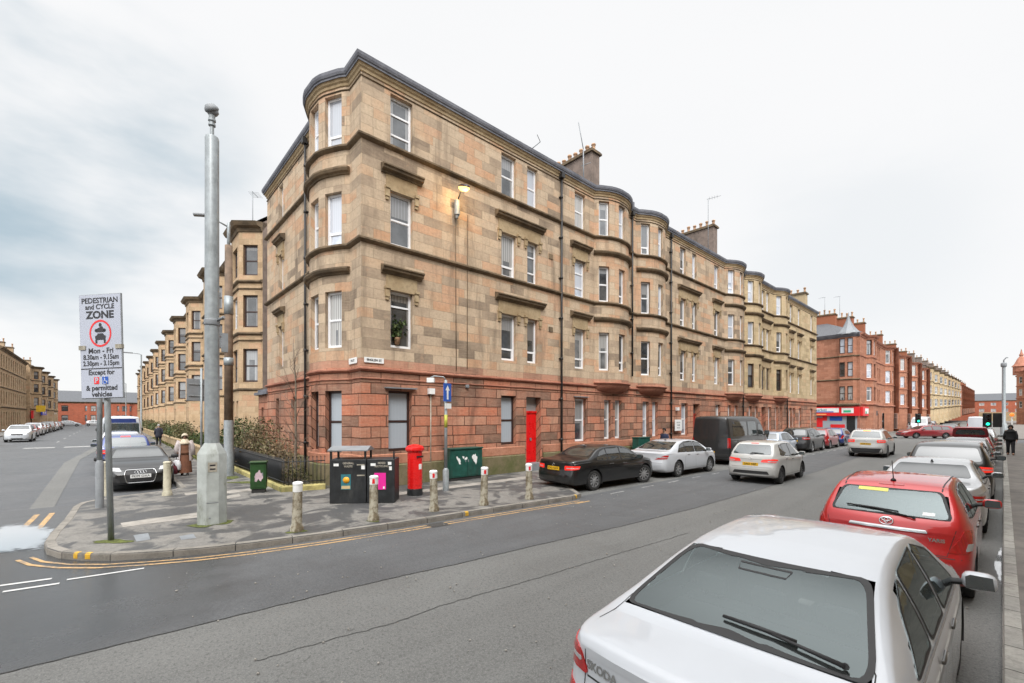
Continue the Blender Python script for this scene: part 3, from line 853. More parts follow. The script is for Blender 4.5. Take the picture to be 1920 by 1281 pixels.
def wall_mesh(mb, path, z0, z1, ops, reveal=0.2, mi=0, rmi=0, uoff=0.0):
    by = {}
    for o in ops: by.setdefault(o['seg'], []).append(o)
    for i, (a, b) in enumerate(zip(path.p[:-1], path.p[1:])):
        L = (b - a).length
        if L < 1e-5: continue
        d = (b - a) / L; n = path.sn[i]; os_ = by.get(i, [])
        xs = sorted(set([0.0, L] + [x for o in os_ for x in (o['a0'], o['a1'])]))
        zs = sorted(set([z0, z1] + [z for o in os_ for z in (max(z0, o['z0']), min(z1, o['z1']))]))
        def P3(x, z, dep=0.0): return (a.x + d.x * x - n.x * dep, a.y + d.y * x - n.y * dep, z)
        for x0, x1 in zip(xs[:-1], xs[1:]):
            for w0, w1 in zip(zs[:-1], zs[1:]):
                mx, mz = (x0 + x1) / 2, (w0 + w1) / 2
                if any(o['a0'] < mx < o['a1'] and o['z0'] < mz < o['z1'] for o in os_): continue
                u = path.s[i] + uoff
                mb.face([P3(x0, w0), P3(x1, w0), P3(x1, w1), P3(x0, w1)], mi, [(u + x0, w0), (u + x1, w0), (u + x1, w1), (u + x0, w1)])
        for o in os_:
            x0, x1, w0, w1 = o['a0'], o['a1'], max(z0, o['z0']), min(z1, o['z1']); r = o.get('reveal', reveal)
            for q in ([(x0, w0, 0), (x0, w1, 0), (x0, w1, r), (x0, w0, r)], [(x1, w0, r), (x1, w1, r), (x1, w1, 0), (x1, w0, 0)],
                      [(x0, w1, 0), (x1, w1, 0), (x1, w1, r), (x0, w1, r)], [(x0, w0, r), (x1, w0, r), (x1, w0, 0), (x0, w0, 0)]):
                mb.face([P3(x, z, dd) for x, z, dd in q], rmi, [(path.s[i] + x + dd, z + dd) for x, z, dd in q])

def window_obj(parent, path, o, style='sash', fm='upvc', pm='pane_net', name='window', reveal=0.2, fw=0.078):
    i = o['seg']; a = path.p[i]; d = (path.p[i + 1] - a).normalized(); n = path.sn[i]
    x0, x1, z0, z1 = o['a0'], o['a1'], o['z0'], o['z1']; rv = o.get('reveal', reveal)
    Mx = Matrix(((d.x, n.x, 0, a.x - n.x * rv), (d.y, n.y, 0, a.y - n.y * rv), (0, 0, 1, 0), (0, 0, 0, 1)))
    mb = MB()
    def bar(xa, xb, za, zb, t=0.06, y=0.0):
        vs = [Mx @ Vector((x, yy, z)) for z in (za, zb) for yy in (y, y + t) for x in (xa, xb)]
        mb.add(vs, [(0, 1, 3, 2), (4, 6, 7, 5), (0, 4, 5, 1), (2, 3, 7, 6), (0, 2, 6, 4), (1, 5, 7, 3)])
    g = 0.004
    bar(x0 + g, x0 + fw, z0 + g, z1 - g); bar(x1 - fw, x1 - g, z0 + g, z1 - g)
    bar(x0 + fw, x1 - fw, z0 + g, z0 + fw * 1.25); bar(x0 + fw, x1 - fw, z1 - fw, z1 - g)
    H = z1 - z0
    if style == 'sash':
        bar(x0 + fw, x1 - fw, z0 + H * .5 - .03, z0 + H * .5 + .03, 0.05)
        # the lower sash sits a little further back: the meeting rail is doubled
        bar(x0 + fw, x1 - fw, z0 + H * .5 - .052, z0 + H * .5 - .03, 0.03)
    elif style == 'low':
        bar(x0 + fw, x1 - fw, z0 + H * .25 - .04, z0 + H * .25 + .04, 0.055)
        bar(x0 + fw, x0 + fw + .045, z0 + fw * 1.25, z0 + H * .25 - .04, 0.05); bar(x1 - fw - .045, x1 - fw, z0 + fw * 1.25, z0 + H * .25 - .04, 0.05)
    elif style == 'top':
        bar(x0 + fw, x1 - fw, z0 + H * .74 - .03, z0 + H * .74 + .03, 0.055)
    elif style == 'three':
        for f in (.27, .66): bar(x0 + fw, x1 - fw, z0 + H * f - .03, z0 + H * f + .03, 0.055)
    fr = mb.build(name, M[fm], parent, merge=False)
    pb = MB(); yy = 0.022
    pb.face([Mx @ Vector(q) for q in ((x0 + fw * .6, yy, z0 + fw * .6), (x1 - fw * .6, yy, z0 + fw * .6), (x1 - fw * .6, yy, z1 - fw * .6), (x0 + fw * .6, yy, z1 - fw * .6))], 0,
            [(0, 0), (1, 0), (1, 1), (0, 1)])
    pb.build('pane', M[pm], fr, merge=False)
    return fr

def op_at(path, c, w, z0, z1, **kw):
    i, t = seg_of(path, c)
    return dict(seg=i, a0=t - w / 2, a1=t + w / 2, z0=z0, z1=z1, **kw)
def op_seg(path, i, z0, z1, m=0.0):
    L = (path.p[i + 1] - path.p[i]).length
    return dict(seg=i, a0=m, a1=L - m, z0=z0, z1=z1)

FL = [(4.70, 6.58), (8.10, 9.86), (11.36, 13.08)]          # window sill and head of the three upper floors
CORN = [(0, 13.28), (0.035, 13.30), (0.045, 13.38), (0.09, 13.42), (0.11, 13.49), (0.13, 13.495)]
GUT = [(0.10, 13.495), (0.155, 13.50), (0.155, 13.56), (0.185, 13.58), (0.21, 13.65), (0.215, 13.745), (0.17, 13.76), (-0.25, 13.78)]
def band(z, h, out, drip=True): return [(0, z), (out * .55, z + h * .18), (out, z + h * .45), (out, z + h * .8), (out * .3, z + h), (0, z + h)]

def hood(parent, path, ca, cb, zh, mat='sootytrim', panel='creamtrim', consoles=()):
    """A moulded hood over windows spanning from ca to cb along a straight run; zh = window head."""
    i, ta = seg_of(path, ca); _, tb = seg_of(path, cb)
    a = path.p[i]; d = (path.p[i + 1] - a).normalized(); n = path.sn[i]
    mb = MB()
    def bx(x0, x1, z0, z1, y0, y1, mi=0):
        vs = [(a.x + d.x * x + n.x * y, a.y + d.y * x + n.y * y, z) for z in (z0, z1) for y in (y0, y1) for x in (x0, x1)]
        mb.add(vs, [(0, 1, 3, 2), (4, 6, 7, 5), (0, 4, 5, 1), (2, 3, 7, 6), (0, 2, 6, 4), (1, 5, 7, 3)], mi)
    bx(ta - .16, tb + .16, zh + .005, zh + .5, -.02, .035, 1)
    q = Path([Vector((a.x, a.y)) + d * (ta - .34), Vector((a.x, a.y)) + d * (tb + .34)])
    sweep(mb, q, [(0, zh + .50), (.06, zh + .505), (.08, zh + .56), (.19, zh + .60), (.20, zh + .66), (.25, zh + .69), (.25, zh + .735), (.03, zh + .80), (0, zh + .80)])
    for t in [ta - .13, tb + .13] + [seg_of(path, c)[1] for c in consoles]:
        bx(t - .07, t + .07, zh - .24, zh + .02, -.02, .085, 1); bx(t - .085, t + .085, zh + .02, zh + .10, -.02, .12, 1)
        bx(t - .055, t + .055, zh - .34, zh - .24, -.02, .055, 1)
    return mb.build('window_hood', [M[mat], M[panel]], parent, merge=False)

def chimney(parent, c, d, ztop, zbot, pots, along='x', mat='harl', potmat='clay', cap='sootytrim', pot_h=0.5):
    mb = MB(); mb.box((c[0], c[1], (zbot + ztop) / 2), (d[0], d[1], ztop - zbot), 0)
    mb.box((c[0], c[1], ztop + .06), (d[0] + .22, d[1] + .22, .12), 1); mb.box((c[0], c[1], ztop + .16), (d[0] + .1, d[1] + .1, .09), 1)
    ch = mb.build('chimney', [M[mat], M[cap]], parent, merge=False)
    L = (d[0] if along == 'x' else d[1]) - 0.3
    for k in range(pots):
        t = -L / 2 + L * k / max(1, pots - 1); x, y = (c[0] + t, c[1]) if along == 'x' else (c[0], c[1] + t)
        q = MB(); h = pot_h * (1, .85, 1.1, .95, 1)[k % 5]
        q.lathe([(.13, 0), (.13, .05), (.105, .08), (.10, h * .75), (.135, h * .8), (.135, h * .92), (.11, h), (.07, h), (.07, h - .1)], 12, (x, y, ztop + .20))
        q.build('chimney_pot', M[potmat], ch, merge=False)
    return ch

def downpipe(parent, x, y, n, z0=0.14, z1=13.45, r=0.05):
    mb = MB(); mb.tube([(x + n[0] * .1, y + n[1] * .1, z0), (x + n[0] * .1, y + n[1] * .1, z1)], r, 8)
    z = z0 + 1.2
    while z < z1:
        mb.tube([(x + n[0] * .1, y + n[1] * .1, z), (x + n[0] * .1, y + n[1] * .1, z + .1)], r * 1.35, 8)
        mb.box((x + n[0] * .03, y + n[1] * .03, z + .05), (.2 if n[1] else .08, .08 if n[1] else .2, .04)); z += 1.83
    mb.box((x + n[0] * .12, y + n[1] * .12, z1 - .1), (.2, .2, .24))
    return mb.build('downpipe', M['pipe'], parent, merge=False)

def corbel(parent, path, bay, z0, z1, mat='redtrim'):
    """The bowl that carries a bow out from the wall."""
    i0, i1 = bay['i0'], bay['i1']; pts = path.p[i0:i1 + 1]; a, b = pts[0], pts[-1]
    mb = MB(); K = 6; rows = []
    for k in range(K + 1):
        t = k / K; f = math.sin(t * PI / 2) ** 1.1; z = z0 + (z1 - z0) * (1 - math.cos(t * PI / 2)) 
        row = []
        for j, p in enumerate(pts):
            u = j / (len(pts) - 1); base = a + (b - a) * (0.5 + (u - 0.5) * (0.55 + 0.45 * f))
            row.append((base.x + (p - (a + (b - a) * u)).x * f, base.y + (p - (a + (b - a) * u)).y * f, z))
        rows.append(row)
    for r0, r1 in zip(rows[:-1], rows[1:]):
        for j in range(len(pts) - 1): mb.face([r0[j], r0[j + 1], r1[j + 1], r1[j]], 0, None, True)
    q = Path(pts); sweep(mb, q, band(z1 - .03, .12, .10))
    return mb.build('bow_corbel', M[mat], parent, sharp=50)

def pane_pick(rnd, floor):
    return rnd.choice((['pane_net', 'pane_grey', 'pane_grey', 'pane_dark', 'pane_dark'], ['pane_sky', 'pane_net', 'pane_grey', 'pane_sky', 'pane_grey'], ['pane_sky', 'pane_sky', 'pane_net', 'pane_sky', 'pane_grey'])[floor])

XF, YF, XB = -13.56, 5.89, -24.7
def tenement_common(root, up, lo, upath, lpath, uops, lops, wall_up, wall_lo, trims, uoff=0.0, curve_floors=(0, 1), red_base=True):
    mb = MB(); wall_mesh(mb, upath, 4.27, 13.4, uops, uoff=uoff); mb.build('upper_wall', M[wall_up], root, merge=False)
    mb = MB(); wall_mesh(mb, upath, 4.02, 4.27, [], uoff=uoff); mb.build('red_course', M['red_course'], root, merge=False)
    mb = MB(); wall_mesh(mb, lpath, 0.1, 4.02, lops, uoff=uoff, reveal=0.24); mb.build('ground_floor_wall', M[wall_lo], root, merge=False)
    for z, mat, out, h in ((8.10 - .17, 'sootytrim', .13, .17), (11.36 - .17, 'sootytrim', .13, .17), (13.14, 'sootytrim', .035, .05)):
        mb = MB(); sweep(mb, up_run(upath), band(z, h, out)); mb.build('string_course', M[mat], root, merge=False)
    for b in up.bays:
        pth = Path(upath.p[b['i0']:b['i1'] + 1])
        for zh in (FL[0][1], FL[1][1]):
            mb = MB(); sweep(mb, pth, [(0, zh + .52), (.05, zh + .53), (.07, zh + .57), (.15, zh + .60), (.19, zh + .67), (.19, zh + .72), (0, zh + .78)]); mb.build('string_course', M['sootytrim'], root, merge=False)
    mb = MB(); sweep(mb, up_run(upath), CORN); mb.build('cornice', M['creamtrim'], root, merge=False)
    mb = MB(); sweep(mb, up_run(upath), GUT); mb.build('gutter', M['gutter'], root, merge=False)
    for z, out, h in ((3.86, .10, .13), (3.60, .045, .06)):
        mb = MB(); sweep(mb, up_run(lpath), band(z, h, out)); mb.build('string_course', M['redtrim'], root, merge=False)

def up_run(p): return p

def cut(path, x0=None):
    return path

def block(name, label, elems_up, elems_lo, ypart, upper_list, lower_list, wall_up, seed, fm_by_floor=('upvc',) * 3, uoff=0.0, panes=None):
    """One close of the row: facade pieces, windows and trims. upper_list: (y, width, styles by floor)."""
    root = empty(name, (0, 0, 0), 0, label, 'building')
    up, lo = Plan(), Plan()
    for e in elems_up: (up.to(*e[1:]) if e[0] == 'to' else up.bow(*e[1:]))
    for e in elems_lo: (lo.to(*e[1:]) if e[0] == 'to' else lo.bow(*e[1:]))
    U, L = up.path(), lo.path(); rnd = random.Random(seed)
    uops, lops, wins = [], [], []
    for (c, w, st) in upper_list:
        for f in range(3):
            o = op_at(U, c, w, *FL[f]); uops.append(o); wins.append((U, o, st[f] if isinstance(st, (list, tuple)) else st, fm_by_floor[f], pane_pick(rnd, f)))
    for b in up.bays:
        for sg in b['seg']:
            for f in range(3):
                o = op_seg(U, sg, *FL[f]); uops.append(o); wins.append((U, o, rnd.choice(['low', 'sash', 'sash']), fm_by_floor[f], pane_pick(rnd, f)))
    doors = []
    for it in lower_list:
        c, w, z0, z1, st, fm, pm = it[:7]
        o = op_at(L, c, w, z0, z1, reveal=it[7] if len(it) > 7 else 0.24) if not isinstance(c, int) else op_seg(L, lo.bays[c]['seg'][w], z0, z1)
        lops.append(o)
        if st == 'door': doors.append((o, fm, pm))
        else: wins.append((L, o, st, fm, pm))
    tenement_common(root, up, lo, U, L, uops, lops, wall_up, 'red', None, uoff)
    for (pth, o, st, fm, pm) in wins: window_obj(root, pth, o, st, fm, pm, reveal=0.2 if pth is U else 0.24)
    for (o, leaf, fan) in doors: close_door(root, L, o, leaf, fan)
    for b in up.bays:
        if b.get('corbel', True) and len(lo.bays) == 0 or (len(lo.bays) and b is not up.bays[0]): corbel(root, U, b, 3.66, 4.05)
    return root, U, L, up, lo

def close_door(root, path, o, leaf, fan):
    i = o['seg']; a = path.p[i]; d = (path.p[i + 1] - a).normalized(); n = path.sn[i]; rv = o.get('reveal', .24)
    Mx = Matrix(((d.x, n.x, 0, a.x - n.x * rv), (d.y, n.y, 0, a.y - n.y * rv), (0, 0, 1, 0), (0, 0, 0, 1)))
    x0, x1, z0, z1 = o['a0'], o['a1'], o['z0'], o['z1']; zt = z0 + (z1 - z0) * 0.76
    def bx(mb, xa, xb, za, zb, ya, yb, mi=0):
        vs = [Mx @ Vector((x, y, z)) for z in (za, zb) for y in (ya, yb) for x in (xa, xb)]
        mb.add(vs, [(0, 1, 3, 2), (4, 6, 7, 5), (0, 4, 5, 1), (2, 3, 7, 6), (0, 2, 6, 4), (1, 5, 7, 3)], mi)
    mb = MB(); bx(mb, x0 + .003, x1 - .003, z0 + .003, zt, -.02, .03)
    for (fa, fb) in ((.06, .42), (.48, .94)):
        h = zt - z0
        for (p, q) in ((x0 + .08, (x0 + x1) / 2 - .03), ((x0 + x1) / 2 + .03, x1 - .08)): bx(mb, p, q, z0 + h * fa, z0 + h * fb, .03, .042)
    bx(mb, x0 + .003, x1 - .003, zt, zt + .09, -.02, .07)
    dr = mb.build('door', M[leaf], root, merge=False)
    q = MB(); bx(q, x0 + .003, x1 - .003, zt + .09, z1 - .003, -.02, .01); q.build('fanlight', M[fan], dr, merge=False)
    q = MB(); bx(q, (x0 + x1) / 2 + .04, (x0 + x1) / 2 + .12, z0 + .95, z0 + 1.07, .042, .08); q.build('handle', M['lead'], dr, merge=False)
    q = MB()
    bx(q, x0 - .1, x1 + .1, 0.1, z0 + .001, -.02, rv + .22); q.build('doorstep', M['lead'], root, merge=False)
    return dr

NS = ['sash', 'sash', 'sash']; NL = ['low', 'low', 'low']
BW, BP, BWW, BPH = 3.0, 0.6, 0.55, (-0.5, 0.0, 0.5)
BPH2 = (-0.52, 0.02, 0.56)
def mb_(c): return ('bow', (XF, c - BW / 2), (XF, c + BW / 2), BP, BPH2, BWW)
G0, G1 = 1.27, 3.27

# --- corner block
PA = 21.26
rootA, UA, LA, upA, loA = block('corner_tenement', 'corner sandstone tenement with bowed corner bay, cream upper floors and bright red close door',
    [('to', XB, PA), ('to', XB, YF), ('bow', (-17.65, YF), (-14.45, YF), .65, (-.5, .05, .5), .68), ('to', XF, YF), mb_(19.25), ('to', XF, PA)],
    [('to', XB, PA), ('to', XB, YF), ('bow', (-17.65, YF), (-14.45, YF), .65, (-.5, .05, .5), .68), ('to', XF, YF), ('to', XF, PA)], None,
    [((-22.3, YF), .62, NS), ((XF, 7.30), .82, ['top', 'sash', 'three']), ((XF, 12.12), .80, ['low', 'low', 'sash']), ((XF, 13.48), .62, ['low', 'three', 'sash']), ((XF, 16.68), .78, ['low', 'three', 'sash'])],
    [(0, 0, G0, G1, 'sash', 'brownwood', 'pane_dark'), (0, 1, G0, G1, 'sash', 'brownwood', 'pane_grey'), (0, 2, G0 - .05, G1, 'sash', 'brownwood', 'pane_frost'),
     ((-22.9, YF), .5, G0, G1, 'sash', 'brownwood', 'pane_dark'), ((-20.3, YF), .55, G0, G1, 'sash', 'brownwood', 'pane_dark'),
     ((XF, 7.25), .86, G0 - .02, G1, 'sash', 'brownwood', 'pane_frost'), ((XF, 12.12), .82, G0, G1, 'sash', 'brownwood', 'pane_frost'),
     ((XF, 13.56), .9, 0.42, 3.25, 'door', 'reddoor', 'pane_grey', 0.34),
     ((XF, 16.72), .85, G0 - .04, G1, 'sash', 'upvc', 'pane_grey'), ((XF, 18.9), .62, G0, G1, 'sash', 'upvc', 'pane_net'), ((XF, 19.83), .62, G0, G1, 'sash', 'upvc', 'pane_net')], 'cream', 11)
for f in (0, 1):
    zh = FL[f][1]
    hood(rootA, UA, (XF, 6.89), (XF, 7.71), zh)
    hood(rootA, UA, (XF, 11.72), (XF, 13.79), zh, consoles=((XF, 12.52 + .12), (XF, 13.05)))
    hood(rootA, UA, (XF, 16.29), (XF, 17.07), zh)
    hood(rootA, UA, (-22.61, YF), (-21.99, YF), zh)
downpipe(rootA, XF, 15.25, (1, 0)); downpipe(rootA, -18.6, YF, (0, -1))
downpipe(rootA, XF, 21.0, (1, 0), 4.6, 13.5, 0.045)

# --- middle block
PB = 36.48
rootB, UB, LB, upB, loB = block('middle_tenement', 'sandstone tenement of the row between the two chimney stacks, behind the dark van',
    [('to', XF, PA), mb_(23.05), mb_(34.6), ('to', XF, PB)], [('to', XF, PA), ('to', XF, PB)], None,
    [((XF, 26.85), .74, NL), ((XF, 28.4), .62, NL), ((XF, 31.78), .8, NL)],
    [((XF, 22.5), .66, G0, G1, 'sash', 'upvc', 'pane_sky'), ((XF, 23.5), .62, G0, G1, 'sash', 'upvc', 'pane_sky'), ((XF, 27.05), .86, G0, G1, 'sash', 'upvc', 'pane_sky'),
     ((XF, 28.7), .95, .3, 3.25, 'door', 'dullred', 'pane_dark', 0.34), ((XF, 32.0), .8, G0, G1, 'sash', 'upvc', 'pane_net'), ((XF, 34.0), .62, G0, G1, 'sash', 'upvc', 'pane_net'), ((XF, 35.2), .62, G0, G1, 'sash', 'upvc', 'pane_net')],
    'cream', 12, uoff=40)
for f in (0, 1):
    zh = FL[f][1]
    hood(rootB, UB, (XF, 26.48), (XF, 28.71), zh, consoles=((XF, 27.32), (XF, 28.02))); hood(rootB, UB, (XF, 31.38), (XF, 32.18), zh)
downpipe(rootB, XF, 25.2, (1, 0)); downpipe(rootB, XF, 36.3, (1, 0))

PC = 46.87
rootC, UC, LC, upC, loC = block('yellow_tenement', 'yellower narrow sandstone tenement with two bows, dark framed first floor windows',
    [('to', XF, PB), mb_(38.35), mb_(44.85), ('to', XF, PC)], [('to', XF, PB), ('to', XF, PC)], None,
    [((XF, 40.85), .72, NS), ((XF, 41.95), .72, NS)],
    [((XF, 38.0), .66, G0, G1, 'sash', 'upvc', 'pane_net'), ((XF, 39.3), .62, G0, G1, 'sash', 'upvc', 'pane_net'), ((XF, 40.95), 1.0, .3, 3.25, 'door', 'dullred', 'pane_dark', 0.34),
     ((XF, 42.4), .7, G0, G1, 'sash', 'upvc', 'pane_sky'), ((XF, 44.2), .66, G0, G1, 'sash', 'upvc', 'pane_sky'), ((XF, 45.3), .62, G0, G1, 'sash', 'upvc', 'pane_sky')],
    'cream_far', 13, fm_by_floor=('brownwood', 'upvc', 'upvc'), uoff=70)
for f in (0, 1): hood(rootC, UC, (XF, 40.49), (XF, 42.31), FL[f][1])
downpipe(rootC, XF, 46.75, (1, 0))

PD = 56.77
rootD, UD, LD, upD, loD = block('end_tenement', 'far end sandstone tenement of the row facing the traffic light junction',
    [('to', XF, PC), ('to', XF, PD), ('to', XB, PD)], [('to', XF, PC), ('to', XF, PD), ('to', XB, PD)], None,
    [((XF, 48.2), .85, NS), ((XF, 50.7), .85, NS), ((XF, 55.0), .85, NS)],
    [((XF, 48.0), .75, G0, G1, 'sash', 'upvc', 'pane_net'), ((XF, 49.0), .7, G0, G1, 'sash', 'upvc', 'pane_net'), ((XF, 51.0), .8, G0, G1, 'sash', 'upvc', 'pane_net'), ((XF, 54.9), .8, G0, G1, 'sash', 'upvc', 'pane_sky')],
    'cream_far', 14, uoff=90)
for f in (0, 1):
    for c in (48.2, 50.7, 55.0): hood(rootD, UD, (XF, c - .42), (XF, c + .42), FL[f][1])

# rear walls, roofs, base courses, chimneys
def roof(root, y0, y1, hip0=False, hip1=False):
    xr, zr, ze = (XF + XB) / 2, 17.4, 13.75
    a0, a1 = (y0 + 5.2 if hip0 else y0), (y1 - 5.2 if hip1 else y1)
    mb = MB(); xo, xi = XF + .05, XB - .1
    if hip0: y0 = y0 - .05
    mb.face([(xo, y0, ze), (xo, y1, ze), (xr, a1, zr), (xr, a0, zr)]); mb.face([(xi, y1, ze), (xi, y0, ze), (xr, a0, zr), (xr, a1, zr)])
    mb.face([(xi, y0, ze), (xo, y0, ze), (xr, a0, zr)]); mb.face([(xo, y1, ze), (xi, y1, ze), (xr, a1, zr)])
    mb.build('roof', M['slate'], root, merge=False)
def rear(root, y0, y1):
    mb = MB(); mb.face([(XB, y1, 0), (XB, y0, 0), (XB, y0, 13.75), (XB, y1, 13.75)], 0, [(y1, 0), (y0, 0), (y0, 14), (y1, 14)]); mb.build('rear_wall', M['cream_side'], root, merge=False)
def basecourse(root, pts, gaps=()):
    """Base course along a run, left open at the doors."""
    runs = []
    cur = [Vector(pts[0])]
    for b in pts[1:]:
        a = cur[-1]; b = Vector(b)
        for (g0, g1) in gaps:
            if abs(a.x - XF) < .01 and abs(b.x - XF) < .01 and a.y < g0 and g1 < b.y:
                runs.append(cur + [Vector((XF, g0))]); cur = [Vector((XF, g1))]; a = cur[0]
        cur.append(b)
    runs.append(cur)
    mb, m2 = MB(), MB()
    for r in runs:
        p = Path(r); sweep(mb, p, [(.065, .1), (.065, .80), (.02, .845), (0, .845)]); sweep(m2, p, [(.02, .845), (.035, .86), (.035, 1.16), (.0, 1.19)])
    mb.build('base_course', M['base'], root, merge=False); m2.build('base_course', M['rough_red'], root, merge=False)
roof(rootA, YF, PA, hip0=True); roof(rootB, PA, PB); roof(rootC, PB, PC); roof(rootD, PC, PD, hip1=True)
rear(rootB, PA, PB); rear(rootC, PB, PC); rear(rootD, PC, PD)
basecourse(rootA, [p for p in loA.pts[1:]], ((13.01, 14.11),)); basecourse(rootB, loB.pts, ((28.12, 29.28),)); basecourse(rootC, loC.pts, ((40.35, 41.55),)); basecourse(rootD, loD.pts)
chimney(rootA, (-17.3, PA - .42), (3.0, .72), 17.6, 14.0, 7)
chimney(rootB, (-17.2, PB - .42), (3.4, .72), 17.6, 14.0, 7)
chimney(rootD, (-15.0, PD - 1.2), (1.6, .8), 15.6, 13.9, 3, mat='cream_far')
for root, y in ((rootA, PA), (rootB, PB)):          # the lead-covered skew between two closes
    mb = MB(); mb.box((XF - .2, y - .12, 13.92), (.55, .2, .34)); mb.build('skew_stone', M['gutter'], root, merge=False)
def aerial(parent, x, y, z0, z1, lean=0.0, bars=5, yaw=0.4):
    mb = MB(); mb.tube([(x, y, z0), (x, y + lean * .2, z1)], .022, 6)
    dx, dy = math.cos(yaw), math.sin(yaw)
    mb.tube([(x - dx * .1, y - dy * .1, z1 - .05), (x + dx * .9, y + dy * .9, z1 + .05)], .014, 6)
    for k in range(bars):
        t = .1 + .18 * k; mb.tube([(x + dx * t - dy * .3, y + dy * t + dx * .3, z1 - .02 + t * .05), (x + dx * t + dy * .3, y + dy * t - dx * .3, z1 - .02 + t * .05)], .008, 5)
    return mb.build('aerial', M['greypaint'], parent, merge=False)
mb = MB(); mb.tube([(-14.4, 18.0, 14.2), (-14.42, 18.0, 16.1)], .03, 6); mb.tube([(-14.42, 18.0, 16.1), (-14.72, 17.98, 17.6)], .022, 6); mb.tube([(-14.6, 18.0, 15.3), (-14.1, 18.2, 15.35)], .016, 6)
mb.build('aerial', M['greypaint'], rootA, merge=False)
aerial(rootB, -15.6, 35.0, 15.0, 19.6, bars=4)
mb = MB(); mb.tube([(-13.9, 13.6, 14.0), (-13.5, 13.9, 14.35)], .02, 5); mb.tube([(-13.5, 13.9, 14.35), (-13.3, 13.5, 14.4)], .014, 5); mb.build('aerial', M['greypaint'], rootA, merge=False)

# small things fixed to the corner block: nameplates, lintel flashing, alarm box
def plate(parent, name, org, xd, w, h, txt, mats, size, t=0.02, bold=0.004):
    mb = MB(); F = frame_M(org, xd, (0, 0, 1))
    vs = [F @ Vector((x, y, z)) for z in (-t, 0) for y in (-h / 2, h / 2) for x in (-w / 2, w / 2)]
    mb.add(vs, [(0, 2, 3, 1), (4, 5, 7, 6), (0, 1, 5, 4), (2, 6, 7, 3), (0, 4, 6, 2), (1, 3, 7, 5)], 0)
    for (s, yy, sz) in txt:
        tv, tf = text_faces(s, sz, bold); mb.add([F @ (p + Vector((0, yy, .003))) for p in tv], tf, 1)
    return mb.build(name, mats, parent, merge=False)
plate(rootA, 'street_nameplate', (XF + .04, 6.31, 4.215), (0, 1, 0), .66, .17, (('ENGLISH ST', 0, .095),), [M['white'], M['signblack']], .1)
plate(rootA, 'street_nameplate', (-14.12, YF - .04, 4.215), (1, 0, 0), .62, .19, (('W2 ST', 0, .10),), [M['white'], M['signblack']], .1)
mb = MB(); mb.box((XF + .06, 7.25, 3.36), (.14, 1.15, .04)); mb.build('lintel_flashing', M['lead'], rootA, merge=False)
mb = MB(); mb.box((XF + .05, 16.72, 3.36), (.10, 1.05, .035)); mb.build('lintel_flashing', M['lead'], rootA, merge=False)
mb = MB(); mb.box((XF + .05, 9.98, 3.55), (.1, .13, .12), bev=.02); mb.build('alarm_box', M['greypaint'], rootA, merge=False)
for i, (y, z) in enumerate(((14.62, 9.55), (14.62, 6.3))):
    mb = MB(); mb.box((XF + .015, y, z), (.03, .26, .22)); mb.build('wall_vent', M['sootytrim'], rootA, merge=False)
# the low back-court wing beyond its side wall
mb = MB(); q = Path([(-26.9, YF + .1), (XB - .01, YF + .1)])
wall_mesh(mb, q, .1, 3.55, [op_at(q, (-26.1, YF + .1), .45, .3, 2.9)], uoff=120); mb.build('wing_wall', M['red'], rootA, merge=False)
window_obj(rootA, q, op_at(q, (-26.1, YF + .1), .45, .3, 2.9), 'sash', 'brownwood', 'pane_dark')
mb = MB(); mb.face([(-26.9, 9.9, .1), (-26.9, YF + .1, .1), (-26.9, YF + .1, 3.55), (-26.9, 9.9, 3.55)], 0, [(0, 0), (3.8, 0), (3.8, 3.5), (0, 3.5)]); mb.build('wing_wall', M['red'], rootA, merge=False)
mb = MB(); mb.box((-25.8, 8.0, 3.62), (2.5, 4.4, .14)); mb.box((-25.8, 8.0, 3.76), (2.2, 4.1, .14)); mb.build('wing_roof', M['gutter'], rootA, merge=False)

# ---------------------------------------------------------------- the other buildings
def onY(px, Yp):
    k = (px - 960) / 835.0
    return (k * Yp * _C - Yp * _S) / (_C + k * _S)

